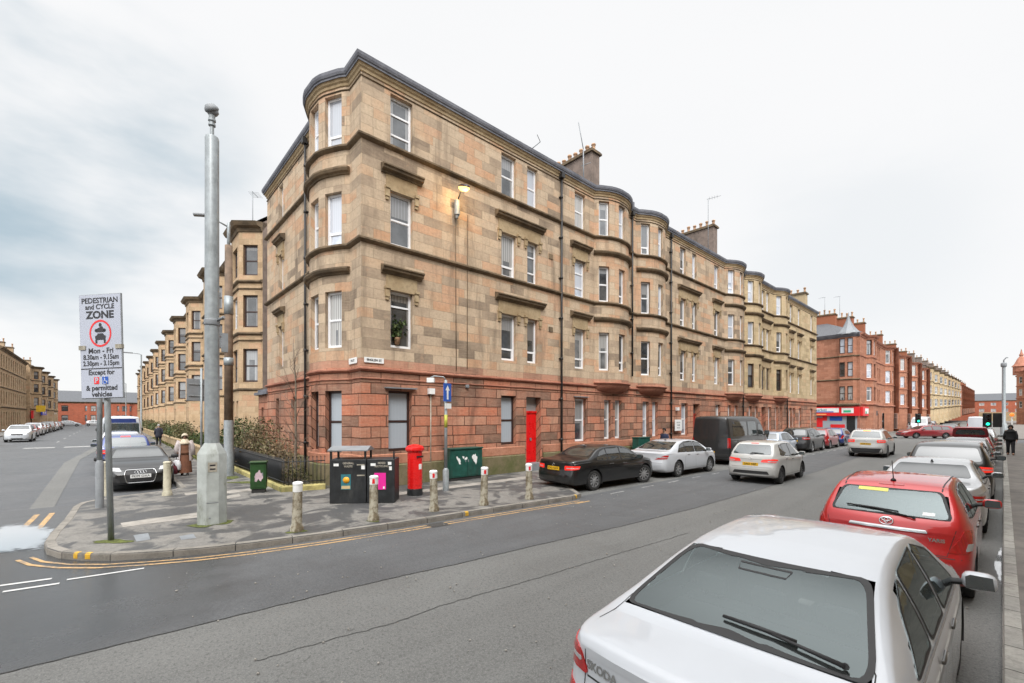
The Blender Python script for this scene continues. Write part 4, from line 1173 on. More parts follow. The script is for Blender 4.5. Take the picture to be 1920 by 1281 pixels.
def unit(name, loc, rz, W, D, floors, zc, wall, trim, bays=(), wins=(), lower=(), g=(.12, 3.7), glower=None, chim=(), ridge=4.2, fm='brownwood', seed=1, label=None, group=None, panes=None,
         gable='harl', strings=(), lowwall=None, styles=('sash',), roofmat='slate', chmat=None, hip=False, uoff=0.0, bowbays=False, baywin=True, cat='building'):
    """A close with its front on local y = 0 facing -y, running from x = 0 to W."""
    root = empty(name, loc, rz, label, cat, group)
    rnd = random.Random(seed); panes = panes or ['pane_dark', 'pane_grey', 'pane_net', 'pane_grey']
    up = Plan(); up.to(0, 0)
    for (c, w, pr, sd) in sorted(bays):
        if bowbays: up.bow((c - w / 2, 0), (c + w / 2, 0), pr, (-.5, .05, .55), .7)
        else: up.canted((c - w / 2, 0), (c + w / 2, 0), pr, sd)
    up.to(W, 0); U = up.path()
    ops, wl_ = [], []
    for (x, w) in wins:
        for (a, b) in floors: ops.append(op_at(U, (x, 0), w, a, b)); wl_.append(ops[-1])
    for b in up.bays:
        for k, sg in enumerate(b['seg']):
            L = (U.p[sg + 1] - U.p[sg]).length
            m = 0.0 if bowbays else max(.12, (L - (1.25 if k == 1 else .8)) / 2)
            for (a, z) in floors: ops.append(op_seg(U, sg, a, z, m)); wl_.append(ops[-1])
    for (x, w, a, b) in lower: ops.append(op_at(U, (x, 0), w, a, b)); wl_.append(ops[-1])
    mb = MB()
    if lowwall:
        wall_mesh(mb, U, g[1], zc, ops, uoff=uoff); mb.build('upper_wall', M[wall], root, merge=False)
        mb = MB(); wall_mesh(mb, U, 0.0, g[1], ops, uoff=uoff); mb.build('ground_floor_wall', M[lowwall], root, merge=False)
    else:
        wall_mesh(mb, U, 0.0, zc, ops, uoff=uoff); mb.build('front_wall', M[wall], root, merge=False)
    for o in wl_: window_obj(root, U, o, rnd.choice(styles), fm if isinstance(fm, str) else rnd.choice(fm), rnd.choice(panes), fw=.085)
    for (z, h, out) in strings:
        mb = MB(); sweep(mb, U, band(z, h, out)); mb.build('string_course', M[trim], root, merge=False)
    mb = MB(); sweep(mb, U, [(0, zc - .5), (.06, zc - .48), (.1, zc - .3), (.28, zc - .22), (.34, zc - .12), (.4, zc), (-.3, zc + .02)]); mb.build('cornice', M[trim], root, merge=False)
    mb = MB(); g2 = MB()
    mb.face([(0, D, 0), (0, 0, 0), (0, 0, zc), (0, D / 2, zc + ridge - .15), (0, D, zc)], 0, [(D, 0), (0, 0), (0, zc), (D / 2, zc + 4), (D, zc)])
    g2.face([(W, 0, 0), (W, D, 0), (W, D, zc), (W, D / 2, zc + ridge - .15), (W, 0, zc)], 0, [(0, 0), (D, 0), (D, zc), (D / 2, zc + 4), (0, zc)])
    mb.build('gable_wall', M[gable], root, merge=False); g2.build('gable_wall', M[gable], root, merge=False)
    mb = MB(); mb.face([(W, D, 0), (0, D, 0), (0, D, zc), (W, D, zc)], 0, [(0, 0), (W, 0), (W, zc), (0, zc)]); mb.build('rear_wall', M[gable], root, merge=False)
    mb = MB(); hh = D / 2 if hip else 0
    mb.face([(0, -.3, zc), (W, -.3, zc), (W, D / 2, zc + ridge), (hh, D / 2, zc + ridge)]); mb.face([(W, D + .2, zc), (0, D + .2, zc), (hh, D / 2, zc + ridge), (W, D / 2, zc + ridge)])
    if hip: mb.face([(0, D + .2, zc), (0, -.3, zc), (hh, D / 2, zc + ridge)])
    mb.build('roof', M[roofmat], root, merge=False)
    for (x, y, dx, dy, top, n, al) in chim: chimney(root, (x, y), (dx, dy), top, zc - .5, n, al, mat=chmat or gable, pot_h=.7)
    return root

FS = [(4.35, 6.2), (7.4, 9.2), (10.3, 12.0)]
# buff terrace down the side street
T0 = unit('terrace_tenement', (-38.0, 6.35, 0), 0, 10.4, 10, FS, 13.2, 'cream_side', 'sootytrim', bays=((8.35, 3.7, .95, .8),), wins=((1.3, .8), (3.9, .9), (5.4, .8)),
          lower=((1.3, .8, 1.2, 3.3), (3.9, .9, .5, 3.3), (7.9, .55, 1.2, 3.3), (8.9, .55, 1.2, 3.3)), chim=((.4, 5, .8, 3.4, 17.4, 6, 'y'),), seed=5,
          label='buff stone terrace house nearest the corner block, with satellite dish and bare brown gable', group='buff terraces along the side street',
          strings=((6.95, .18, .13), (9.85, .18, .13), (3.85, .16, .1), (6.62, .1, .08), (9.5, .1, .08)), fm=('brownwood', 'brownwood', 'upvc'))
mb = MB(); mb.lathe([(.0, 0), (.2, .02), (.36, .08), (.45, .17), (.43, .17), (.3, .07), (0, .03)], 18, M=frame_M((5.4 - 1.0, -.55, 7.1), (1, 0, 0), (0, .25, 1)))
mb.tube([(4.4, 0.1, 7.0), (4.4, -.5, 7.1)], .03, 6); mb.build('satellite_dish', M['greypaint'], T0, merge=False)
aerial(T0, 7.4, .15, 13.2, 16.1, bars=5, yaw=2.6)
WORDS = ('second', 'third', 'fourth', 'fifth', 'sixth', 'seventh', 'eighth', 'ninth', 'tenth', 'eleventh', 'twelfth')
for k in range(1, 12):
    c = copy_tree(T0); c.location = (-38.0 - 10.4 * k, 6.35, 0)
    for ch in list(c.children):
        if ch.name.startswith(('satellite', 'aerial')): bpy.data.objects.remove(ch)
    c['label'] = 'buff stone terrace house with canted bay, %s along the side street from the corner block' % WORDS[k - 1]

# far side of the side street
flatw = [(1.5 + 2.35 * k, 1.0) for k in range(12)]
L1 = unit('corner_tenement', (-100.5, -12.0, 0), PI, 29.0, 12, [(4.4, 6.4), (7.3, 9.2), (10.1, 12.0)], 13.0, 'cream_side', 'sootytrim', wins=flatw, lower=[(x, 1.0, 1.0, 3.2) for x, _ in flatw[:9]],
          chim=((.6, 4, 1.1, 4.6, 17.0, 5, 'y'), (17, 4, 1.1, 3.6, 17.2, 5, 'y'), (28, 4, 1.1, 2.6, 16.6, 3, 'y')), seed=21, label='flat fronted buff tenement with tall chimneys across the side street', strings=((6.85, .2, .12), (9.65, .2, .12), (3.8, .25, .16)),
          ridge=2.2, gable='cream_side')
L2 = unit('shop_tenement', (-131.0, -11.6, 0), PI, 26.0, 12, [(4.6, 6.4), (7.5, 9.2), (10.2, 11.8)], 12.8, 'cream_side', 'sootytrim', bays=((5.0, 4.4, 1.2, .9), (18, 4.4, 1.2, .9)), wins=((9.5, 1), (11.6, 1), (13.6, 1), (23, 1)),
          lower=((2, 2.2, .6, 2.6), (8.4, 2.2, .6, 2.6), (12, 2.2, .6, 2.6), (23, 1.6, .6, 2.6)), chim=((.6, 4, 1.1, 3.4, 16, 4, 'y'),), seed=22, label='bay windowed tenement with a blue shop sign across the side street', strings=((7.0, .2, .12), (9.8, .2, .12), (3.9, .25, .16)), ridge=2.4, gable='cream_side')
mb = MB(); mb.box((7.5, -1.35, 3.3), (9.0, .2, 1.0)); mb.build('shop_sign', paint('blue_shop_fascia', (0.02, 0.06, 0.55), .4, .1, 1), L2, merge=False)
mb = MB(); mb.box((5.2, -1.48, 3.3), (1.0, .05, .4)); mb.box((8.7, -1.48, 3.3), (1.6, .05, .3)); mb.build('lettering', M['white'], L2.children[-1], merge=False)
mb = MB(); mb.box((1.2, -1.4, 4.1), (.5, 1.3, 1.3)); mb.build('shop_sign', paint('yellow_sign', (0.75, 0.5, 0.03), .5, .1, 1), L2, merge=False)
mb = MB(); mb.box((.4, -.3, 2.9), (1.6, .3, 1.6)); mb.build('shop_sign', M['signred'], L2, merge=False)
L3 = copy_tree(L2); L3.location = (-158.0, -11.6, 0)
L3['label'] = 'farther bay windowed tenement across the side street, next to the red brick block closing it'
for ch in list(L3.children):
    if ch.name.startswith('shop_sign'):
        for q in list(ch.children): bpy.data.objects.remove(q)
        bpy.data.objects.remove(ch)
M['redbrick'] = stone('red_brick_far', [(0, (.30, .06, .03)), (1, (.44, .10, .05))], .5, .2, (.34, .10, .06), .006, 0, (.16, .05, .03), .35)
E1 = unit('red_brick_block', (-196.0, -22.0, 0), PI / 2, 36.0, 10, [(1.0, 3.0), (4.2, 6.0)], 7.2, 'redbrick', 'sootytrim', bays=((18.5, 4.4, .8, .9), (26, 4.0, .8, .8)), wins=((3, 1.5), (7.5, 1.5), (12, 1.5), (31, 1.5), (34, 1.2)), seed=31,
          label='low red brick block with long grey roof closing the side street', ridge=3.6, gable='redbrick')

# red corner block beyond the junction, with the shop
FR = [(4.6, 6.5), (7.75, 9.7), (10.85, 12.9)]
XR = -12.6
kw = dict(W=15.2, D=12, floors=FR, zc=13.5, wall='red_block', trim='redtrim', bays=((4.6, 4.2, .8, .9),), wins=((8.6, .95), (9.9, .95), (12.4, .95), (13.7, .95)), ridge=3.2, gable='red_block', fm=('upvc', 'upvc', 'brownwood'),
          strings=((7.3, .2, .12), (10.4, .2, .12), (3.95, .3, .22)), chmat='red_block', styles=('sash', 'top'), panes=['pane_sky', 'pane_net', 'pane_grey', 'pane_grey'])
RU = unit('red_tenement', (XR, 73.0 + 15.2, 0), PI / 2, lower=((2, 2.6, .5, 3.0), (5.5, 2.6, .5, 3.0), (9.2, 1.6, .5, 3.0), (12.6, 2.6, .5, 3.0)), chim=((.5, 4.6, 1.0, 5.0, 17.2, 7, 'y'),), seed=41, label='red sandstone tenement next along from the red corner shop', group='red tenements beyond the junction', **kw)
for k in range(1, 4):
    c = copy_tree(RU); c.location = (XR, 73.0 + 15.2 * (k + 1), 0); c['label'] = 'red sandstone tenement with canted bay, %s along from the red corner shop' % WORDS[k - 1]
kw.update(bays=((5.4, 4.0, .7, .9),), hip=True)
RC = unit('red_corner_tenement', (XR, 73.0, 0), PI / 2, lower=((9.2, 2.4, .5, 2.6), (12.6, 1.0, .3, 2.9)), chim=((5.2, 6, 1.0, 4.6, 17.2, 8, 'y'), (8.2, 4.2, 1.0, 4.0, 17.0, 7, 'y')), seed=42,
          label='red sandstone corner tenement with lead turret roof above the red fronted shop', **kw)
# its side wall, with the pair of windows under the turret (local x = 0 plane faces the junction)
SP = Plan(); SP.to(0, 12).to(0, 2.6); SP.canted((0, 2.5), (0, .35), .35, .35); SP.to(0, 0)
SU = SP.path(); sops = []
for (a, b) in FR:
    sops.append(op_at(SU, (-.35, 1.86), .62, a, b)); sops.append(op_at(SU, (-.35, .99), .62, a, b))
for ch in list(RC.children):
    if ch.name.startswith('gable_wall'): bpy.data.objects.remove(ch)
mb = MB(); wall_mesh(mb, SU, 3.7, 13.5, sops, uoff=7); mb.build('side_wall', M['red_block'], RC, merge=False)
for o, pm in zip(sops, ('pane_net', 'pane_net', 'pane_dark', 'pane_sky', 'pane_sky', 'pane_sky')): window_obj(RC, SU, o, 'sash', 'brownwood', pm, fw=.085)
for (z, h, out) in ((7.3, .2, .14), (10.4, .2, .14), (3.8, .4, .3)):
    mb = MB(); sweep(mb, SU, band(z, h, out)); mb.build('string_course', M['sootytrim'], RC, merge=False)
mb = MB(); sweep(mb, SU, [(0, 13.0), (.06, 13.02), (.28, 13.28), (.4, 13.5), (-.3, 13.52)]); mb.build('cornice', M['gutter'], RC, merge=False)
mb = MB(); mb.lathe([(1.5, 13.4), (1.45, 13.55), (1.05, 13.9), (.62, 14.5), (.3, 15.2), (.1, 15.9), (.03, 16.4)], 8, (.55, 1.35, 0)); mb.build('turret_roof', M['lead'], RC, sharp=30)
mb = MB(); mb.face([(15.2, 0, 3), (15.2, 12, 3), (15.2, 12, 13), (15.2, 0, 13)]); mb.build('gable_wall', M['red_block'], RC, merge=False)
q = MB(); wall_mesh(q, Path([(0, 12), (0, 0)]), 0.0, 3.7, [dict(seg=0, a0=1.5, a1=11.6, z0=.5, z1=2.6)]); q.build('shop_wall', M['redtrim'], RC, merge=False)
# shopfront: fascia, awning strip, window displays, door
FW = frame_M((-.12, 11.8, 0), (0, -1, 0), (0, 0, 1))      # local: x along the front, y up, z out towards the junction
def shop_box(mb, x0, x1, z0, z1, y0, y1, mi=0):
    vs = [FW @ Vector((x, z, y)) for y in (y0, y1) for z in (z0, z1) for x in (x0, x1)]
    mb.add(vs, [(0, 2, 3, 1), (4, 5, 7, 6), (0, 1, 5, 4), (2, 6, 7, 3), (0, 4, 6, 2), (1, 3, 7, 5)], mi)
mb = MB(); shop_box(mb, 3.6, 11.8, 2.55, 3.75, .0, .28); mb.box((2.0, -.16, 3.15), (4.0, .28, 1.2)); fas = mb.build('fascia', M['signred'], RC, merge=False)
mb = MB(); shop_box(mb, 4.3, 9.6, 3.0, 3.6, .281, .30); mb.build('name_board', M['white'], fas, merge=False); mb = MB(); shop_box(mb, 9.9, 11.2, 2.9, 3.6, .281, .30); mb.build('name_board', M['white'], fas, merge=False); mb = MB(); mb.box((2.4, -.32, 3.2), (2.2, .03, .7)); mb.build('name_board', M['white'], fas, merge=False)
mb = MB()
tv, tf = text_faces('Supermarket', .52, .012); mb.add([FW @ (Vector((6.9 + p.x, 3.36 + p.y * .8, .304))) for p in tv], tf, 0)
mb.build('lettering', paint('teal_letters', (0.02, 0.22, 0.30), .5, .1, 1), fas, merge=False)
mb = MB(); shop_box(mb, 6.6, 9.0, 3.03, 3.16, .303, .31); mb.build('lettering', M['signblue'], fas, merge=False)
mb = MB(); shop_box(mb, 5.4, 8.2, 2.66, 2.82, .281, .295); mb.build('lettering', paint('orange_letters', (0.8, 0.35, 0.12), .5, .1, 1), fas, merge=False)
mb = MB(); shop_box(mb, 10.1, 10.9, 3.0, 3.3, .303, .31); mb.box((1.8, -.345, 3.0), (.7, .02, .3)); mb.build('lettering', paint('green_mark', (0.03, 0.40, 0.20), .5, .1, 1), fas, merge=False)
mb = MB(); shop_box(mb, 1.6, 11.5, .5, 2.6, -.1, -.06); sw = mb.build('shop_window', M['pane_frost'], RC, merge=False)
mb = MB()
for (x0, x1, z0, z1) in ((5.2, 6.1, 1.1, 2.2), (7.0, 7.7, 1.0, 2.3), (7.7, 8.2, 1.9, 2.5), (8.6, 10.2, .9, 1.4)):
    mb = MB(); shop_box(mb, x0, x1, z0, z1, -.055, -.03); mb.build('window_poster', M['signred'], sw, merge=False)
mb = MB(); shop_box(mb, 8.5, 9.9, 1.9, 2.45, -.055, -.03); mb.build('window_poster', M['signblue'], sw, merge=False)
mb = MB(); shop_box(mb, 3.4, 4.4, .3, 2.55, -.055, -.02); shop_box(mb, 10.4, 11.3, .3, 2.55, -.055, -.02); mb.build('door', M['blackmetal'], RC, merge=False)
mb = MB(); mb.box((9.2, -.1, 2.95), (3.0, .25, .7)); fa2 = mb.build('fascia', M['blackmetal'], RC, merge=False)
mb = MB(); mb.lathe([(.0, 0), (.34, 0), (.34, .03), (0, .03)], 14, M=frame_M((8.9, -.24, 2.95), (1, 0, 0), (0, 0, 1))); mb.build('lettering', paint('yellow_mark', (0.75, 0.62, 0.02), .5, .1, 1), fa2, merge=False)
plate(RC, 'street_nameplate', (-.02, 6.6, 4.75), (0, -1, 0), 1.5, .32, (), [M['signwhite'], M['signblack']], .1)
for (x, y) in ((5.0, 5.0), (5.4, 7.4), (6, 3.4)): aerial(RC, x, y, 17.2, 20.0, bars=3, yaw=1.2)

# cream and red blocks farther up the main street
kc = dict(W=15, D=12, floors=[(5.0, 7.0), (8.4, 10.4), (11.7, 13.7)], zc=15.0, wall='cream_far', trim='sootytrim', bays=((4.6, 4.4, .9, .9),), wins=((8.8, 1.0), (10.3, 1.0), (13, 1.0)), ridge=3.0, gable='harl', fm='upvc',
          strings=((7.9, .2, .14), (11.2, .2, .14), (4.3, .25, .2)), chmat='harl', styles=('sash',), panes=['pane_net', 'pane_sky', 'pane_grey'])
CU = unit('cream_tenement', (XR - .2, 151, 0), PI / 2, lower=((2, 2.2, .5, 3.4), (9, 2.2, .5, 3.4), (12.6, 2.2, .5, 3.4)), chim=((.5, 4.6, 1.0, 4.6, 18.4, 6, 'y'),), seed=51, label='cream tenement adjoining the last red tenement beyond the junction', group='cream tenements up the main street', **kc)
for k in range(1, 8):
    c = copy_tree(CU); c.location = (XR - .2, 151 + 15 * k, 0.35 * k); c['label'] = 'cream tenement up the main street, %s beyond the red tenements' % WORDS[k - 1]
for k in range(8):
    c = copy_tree(RU); c.location = (XR - .2, 271 + 15.2 * k, 3.0 + .25 * k); c['label'] = 'far hazy red tenement up the main street, %s before the block closing it' % (('last', 'first') + WORDS[:7])[(7 - k + 1) % 9]
    c['group'] = 'far red tenements up the main street'
E2 = unit('brick_block', (-42, 405, 0), 0, 80, 14, [(5.5, 7.5), (9.5, 11.2)], 12.6, 'redbrick', 'sootytrim', wins=[(3 + 5 * k, 2.2) for k in range(15)], seed=61, ridge=4.5, gable='redbrick', fm='upvc', label='long red brick block with grey roof closing the far end of the main street')
mb = MB(); mb.box((52, -8, 2.6), (40, 5, 5.2)); mb.build('front_annexe', M['creamtrim'], E2, merge=False)
RR = unit('turreted_tenement', (4.4, 262, 0), -PI / 2, 60, 12, [(5.2, 7.2), (9, 11), (12.8, 14.8)], 16.5, 'red_block', 'redtrim', bays=((52, 5, 1.6, 1.1), (30, 5, 1.2, 1.1)), wins=((40, 1.2), (44, 1.2), (20, 1.2), (24, 1.2)), lower=((45, 3, .5, 3.4), (38, 3, .5, 3.4), (55, 3, .5, 3.4)), seed=71, ridge=3.5, gable='red_block',
          fm='upvc', label='dark red turreted tenement at the edge on the far side of the main street', strings=((8, .25, .16), (11.8, .25, .16)), chim=((30, 4, 1.2, 4, 21, 5, 'y'),))
mb = MB(); mb.lathe([(1.9, 15.5), (1.9, 18.0), (2.2, 18.1), (1.6, 18.8), (.9, 20.5), (.4, 21.2), (.55, 21.7), (.3, 22.1), (.08, 23.4)], 10, (52, -.6, 0)); mb.build('turret', M['redtrim'], RR, sharp=30)

# the row on the near side of the street: out of frame, seen in the glass and paint that face it
for k in range(7):
    c = copy_tree(CU); c.location = (4.6, 62 - 15 * k, 0); c.rotation_euler = (0, 0, -PI / 2); c['label'] = 'cream tenement standing on the near pavement beside the viewer, %s from the junction' % (('first',) + WORDS)[k]; c['group'] = 'tenements along the near pavement'

# ---------------------------------------------------------------- street furniture
Z0 = 0.12
# camera mast
t = empty('camera_mast', (-11.47, 1.66, Z0), R(-6), 'tall pale grey camera mast with a wide cabinet base on the corner pavement', 'mast')
mb = MB(); mb.lathe([(.285, 0), (.285, 1.48), (.27, 1.52), (.15, 1.72)], 8, smooth=False, M=Matrix.Rotation(PI / 8, 4, 'Z')); bs = mb.build('base_cabinet', M['galvbase'], t, sharp=20)
F = frame_M((.0, 0, 0), (0, 1, 0), (0, 0, 1))
mb = MB(); mb.box((.260, 0, .92), (.012, .20, .86)); bs2 = mb.build('access_door', M['galvbase'], bs, merge=False)
mb = MB(); mb.box((.267, 0, 1.22), (.012, .16, .20)); mb.build('label_plate', M['concrete'], bs, merge=False)
mb = MB(); mb.box((.274, 0, 1.26), (.006, .10, .03)); mb.box((.274, 0, 1.18), (.006, .10, .03)); mb.build('label_plate', M['signblack'], bs2, merge=False)
mb = MB(); mb.box((.262, 0, .47), (.014, .21, .014)); mb.box((.262, -.05, .15), (.02, .03, .03)); mb.build('lock', M['greypaint'], bs, merge=False)
mb = MB(); mb.lathe([(.138, 1.70), (.135, 4.0), (.13, 8.28), (.12, 8.32)], 12); mb.build('shaft', M['galv'], t, sharp=30)
mb = MB(); mb.lathe([(.04, 8.32), (.04, 8.56), (.07, 8.56), (.07, 8.60), (.05, 8.61), (.05, 8.65), (.075, 8.66), (.075, 8.70), (.06, 8.71), (.065, 8.78)], 10); mb.build('spigot', M['galv'], t, sharp=30)
mb = MB(); Mx = Matrix.Translation((.0, .0, 8.90)) @ Matrix.Rotation(.5, 4, 'X') @ Matrix.Rotation(.35, 4, 'Y')
mb.lathe([(.02, .13), (.09, .11), (.135, .04), (.14, 0), (.125, -.02)], 14, M=Mx); mb.lathe([(.115, -.02), (.10, -.09), (.05, -.12), (.0, -.13)], 14, M=Mx); mb.tube([(0, 0, 8.75), (0, 0, 8.92)], .035, 8)
mb.build('camera_dome', M['greypaint'], t, merge=False)
mb = MB(); mb.lathe([(.145, 4.25), (.15, 4.27), (.15, 4.36), (.145, 4.38)], 12); mb.tube([(.1, .1, 4.36), (.25, .2, 4.42)], .03, 6); mb.box((.16, .22, 3.88), (.1, .12, .40)); mb.build('band_clamp', M['greypaint'], t, merge=False)

# zone sign
t = empty('zone_sign', (-11.09, .04, Z0), R(24), 'tall white pedestrian and cycle zone sign with a red ring on a thin grey post', 'sign')
t.rotation_euler = (0, R(-1.7), R(42))
mb = MB(); mb.lathe([(.048, 0), (.048, 4.35)], 12); mb.build('post', M['galv'], t)
SW, SH, SB = .86, 1.92, 2.62
mb = MB(); mb.box((0, -.075, SB + SH / 2), (SW, .03, SH), bev=.012); fc = mb.build('sign_plate', M['greypaint'], t, merge=False)
mb = MB(); mb.box((0, -.0915, SB + SH / 2), (SW - .03, .004, SH - .03)); mb.build('sign_face', M['signwhite'], fc, merge=False)
mb = MB()
def sgn(txt, x, z, size, bold=.004, sx=1.0):
    tv, tf = text_faces(txt, size, bold)
    mb.add([Vector((x + p.x * sx, -.0955, SB + SH * z + p.y)) for p in tv], tf)
sgn('PEDESTRIAN', 0, .935, .135, sx=.98); sgn('and CYCLE', 0, .875, .125); sgn('ZONE', 0, .797, .185, .008, 1.1)
sgn('Mon - Fri', 0, .455, .135); sgn('8.30am - 9.15am', 0, .395, .125, sx=.86); sgn('2.30pm - 3.15pm', 0, .335, .125, sx=.86)
sgn('Except for', 0, .248, .125); sgn('& permitted', 0, .10, .13); sgn('vehicles', 0, .04, .13)
mb.box((0, -.0945, SB + SH * .287), (SW - .03, .004, .018))
# motorcycle over car, in the ring
def el(cx, cz, rx, rz, n=14, y=-.0958): mb.face([(cx + rx * math.cos(-2 * PI * k / n), y, cz + rz * math.sin(-2 * PI * k / n)) for k in range(n)])
zc = SB + SH * .622
mb.face([(x, -.0958, zc + z) for x, z in ((-.10, .055), (.10, .055), (.085, .02), (-.085, .02))][::-1]); mb.face([(x, -.0958, zc + z) for x, z in ((-.065, .09), (.04, .13), (.07, .085), (.09, .055), (-.09, .055))][::-1])
el(0, .155 + zc, .032, .035); el(-.085, zc + .055, .03, .03); el(.085, zc + .055, .03, .03)
mb.face([(x, -.0958, zc + z) for x, z in ((-.10, -.12), (.10, -.12), (.11, -.05), (.075, -.035), (.055, -.0), (-.055, -.0), (-.075, -.035), (-.11, -.05))])
mb.box((-.085, -.0958, zc - .15), (.04, .002, .06)); mb.box((.085, -.0958, zc - .15), (.04, .002, .06))
mb.build('lettering', M['signblack'], fc, merge=False)
mb = MB(); n = 36
for k in range(n):
    a, b = 2 * PI * k / n, 2 * PI * (k + 1) / n
    mb.face([(math.cos(x) * rr * .93, -.0962, zc + math.sin(x) * rr * 1.04) for x, rr in ((a, .205), (b, .205), (b, .24), (a, .24))][::-1])
mb.build('red_ring', M['signred'], fc, merge=False)
mb = MB(); mb.box((-.10, -.0955, SB + SH * .172), (.10, .004, .125)); pq = mb.build('parking_symbol', M['signred'], fc, merge=False)
tv, tf = text_faces('P', .13, .004); mb = MB(); mb.add([Vector((-.10 + p.x, -.099, SB + SH * .172 + p.y)) for p in tv], tf); mb.build('lettering', M['signwhite'], pq, merge=False)
mb = MB(); mb.box((.075, -.0955, SB + SH * .172), (.12, .004, .135)); pq = mb.build('disabled_symbol', M['signblue'], fc, merge=False)
mb = MB(); y = -.0985; zc2 = SB + SH * .172 - .004
pts = [(.075 + .04 * math.cos(a), y, zc2 - .025 + .04 * math.sin(a)) for a in [2.2 + .35 * k for k in range(14)]]
mb.tube(pts, .006, 5); mb.tube([(.065, y, zc2 + .045), (.07, y, zc2 - .005), (.10, y, zc2 - .01), (.115, y, zc2 - .06)], .008, 5); mb.lathe([(0, .011), (.008, .008), (.011, 0), (.008, -.008), (0, -.011)], 8, (.064, y, zc2 + .065)); mb.build('wheelchair', M['signwhite'], pq, merge=False)
for s in (-1, 1):
    mb = MB(); mb.box((s * (SW / 2 - .06), -.085, SB + SH * .49), (.13, .05, .075)); mb.build('clamp', M['concrete'], t, merge=False)

# grey post behind it
t = empty('sign_post', (-15.26, -.16, Z0), 0, 'grey sign post with a thick base at the kerb behind the zone sign', 'post')
mb = MB(); mb.lathe([(.085, 0), (.085, 1.12), (.06, 1.17), (.055, 1.2)], 14); mb.build('base', M['greypaint'], t, sharp=40)
mb = MB(); mb.lathe([(.055, 1.18), (.055, 4.6)], 12); mb.build('shaft', M['galv'], t)
mb = MB(); mb.box((-.05, -.17, 3.1), (.04, .2, .2)); mb.build('sign_plate', M['greypaint'], t, merge=False)

# bollards
m, nt, b = new_mat('peeling_cream_paint')
n1 = noise(nt, 7, 6, .7, objco(nt, (1, 1, .5))); n2 = noise(nt, 22, 4, .7, objco(nt))
c = mixc(nt, mrange(nt, n1.outputs['Fac'], .42, .58), (.40, .37, .29), (.17, .135, .085)); c = mixc(nt, mrange(nt, n2.outputs['Fac'], .55, .7, 0, .7), c, (.07, .06, .04))
nt.links.new(c, b.inputs['Base Color']); b.inputs['Roughness'].default_value = .75; bump(nt, b, n2.outputs['Fac'], .3, .01)
M['peel'] = m
M['cream_paint'] = paint('cream_paint', (.50, .47, .36), .7, .15, 6, dirt=(.25, .22, .15))
def bollard(fresh=False):
    t = empty('bollard', (0, 0, 0))
    mb = MB(); mb.lathe([(.125, 0), (.125, .07), (.105, .12), (.098, .16), (.088, .80)], 12); mb.build('shaft', M['cream_paint' if fresh else 'peel'], t, sharp=35)
    mb = MB(); mb.lathe([(.092, .795), (.092, .93), (.098, .935), (.098, .965), (.08, .985), (.0, 1.0)], 12); cp = mb.build('cap', M['cream_paint' if fresh else 'white'], t, sharp=35)
    mb = MB()
    for s in (1, -1): mb.box((0, s * .093, .865), (.075, .008, .10))
    if not fresh:
        mb = MB(); mb.box((0, -.0925, .87), (.055, .008, .10)); mb.build('reflector', M['signred'], cp, merge=False)
    return t
b0 = bollard(); b1 = bollard(True)
BL = [(-9.48, 2.79, b0, 'first of the row on the kerb, whitest cap, left of the bins'), (-9.32, 4.33, None, 'in front of the black litter bin'), (-9.28, 5.86, None, 'between the red pillar box and the kerb, by the arrow post'), (-9.04, 7.21, None, 'in front of the graffitied green cabinet'), (-8.84, 8.66, None, 'last of the row, before the red close door')]
for i, (x, y, o, lb) in enumerate(BL):
    o = o or copy_tree(b0); o.location = (x, y, Z0); o.rotation_euler = (R((1, -1.5, 1, 2, 1.5)[i]), R((1.5, .5, -1, 1, -1)[i]), R(60)); tag(o, 'peeling cream bollard, ' + lb, 'bollard', 'bollards round the corner pavement')
for ch in list(b0.children):
    for q in list(ch.children): bpy.data.objects.remove(q)
b1.location = (-16.33, 1.27, Z0); tag(b1, 'plain cream bollard at the front wing of the black coupe, kerb side', 'bollard', 'bollards round the corner pavement')
c = copy_tree(b1); c.location = (-17.42, -.07, Z0); tag(c, 'plain cream bollard half hidden behind the zone sign post', 'bollard', 'bollards round the corner pavement')

# twin litter bin
M['binblack'] = paint('black_bin_paint', (.016, .018, .020), .45, .3, 5, dirt=(.04, .042, .042))
t = empty('litter_bin', (-11.87, 4.30, Z0), R(52.5), 'black twin recycling bin with canopy and stuck-on posters beside the red pillar box', 'litter bin')
for (x0, x1, nm) in ((0, .94, 0), (.96, 1.68, 1)):
    mb = MB(); mb.box(((x0 + x1) / 2, .35, .58), (x1 - x0, .70, 1.16), bev=.015); mb.build('body', M['binblack'], t, merge=False)
for (x, y) in ((.03, .03), (.91, .03), (.03, .67), (.91, .67)):
    mb = MB(); mb.box((x, y, 1.28), (.05, .05, .26)); mb.build('canopy_post', M['binblack'], t, merge=False)
mb = MB(); mb.box((1.655, .03, 1.26), (.04, .04, .22)); mb.build('canopy_post', M['binblack'], t, merge=False)
mb = MB(); mb.face([(-.04, -.04, 1.41), (.98, -.04, 1.41), (.98, .35, 1.50), (-.04, .35, 1.50)]); mb.face([(-.04, .35, 1.50), (.98, .35, 1.50), (.98, .74, 1.41), (-.04, .74, 1.41)])
mb.face([(-.04, -.04, 1.38), (-.04, .74, 1.38), (.98, .74, 1.38), (.98, -.04, 1.38)]); mb.face([(-.04, -.04, 1.38), (.98, -.04, 1.38), (.98, -.04, 1.41), (-.04, -.04, 1.41)]); mb.face([(.98, -.04, 1.38), (.98, .74, 1.38), (.98, .74, 1.41), (.98, .35, 1.5), (.98, -.04, 1.41)]); mb.face([(-.04, .74, 1.38), (-.04, -.04, 1.38), (-.04, -.04, 1.41), (-.04, .35, 1.5), (-.04, .74, 1.41)])
mb.build('canopy', M['greypaint'], t, merge=False)
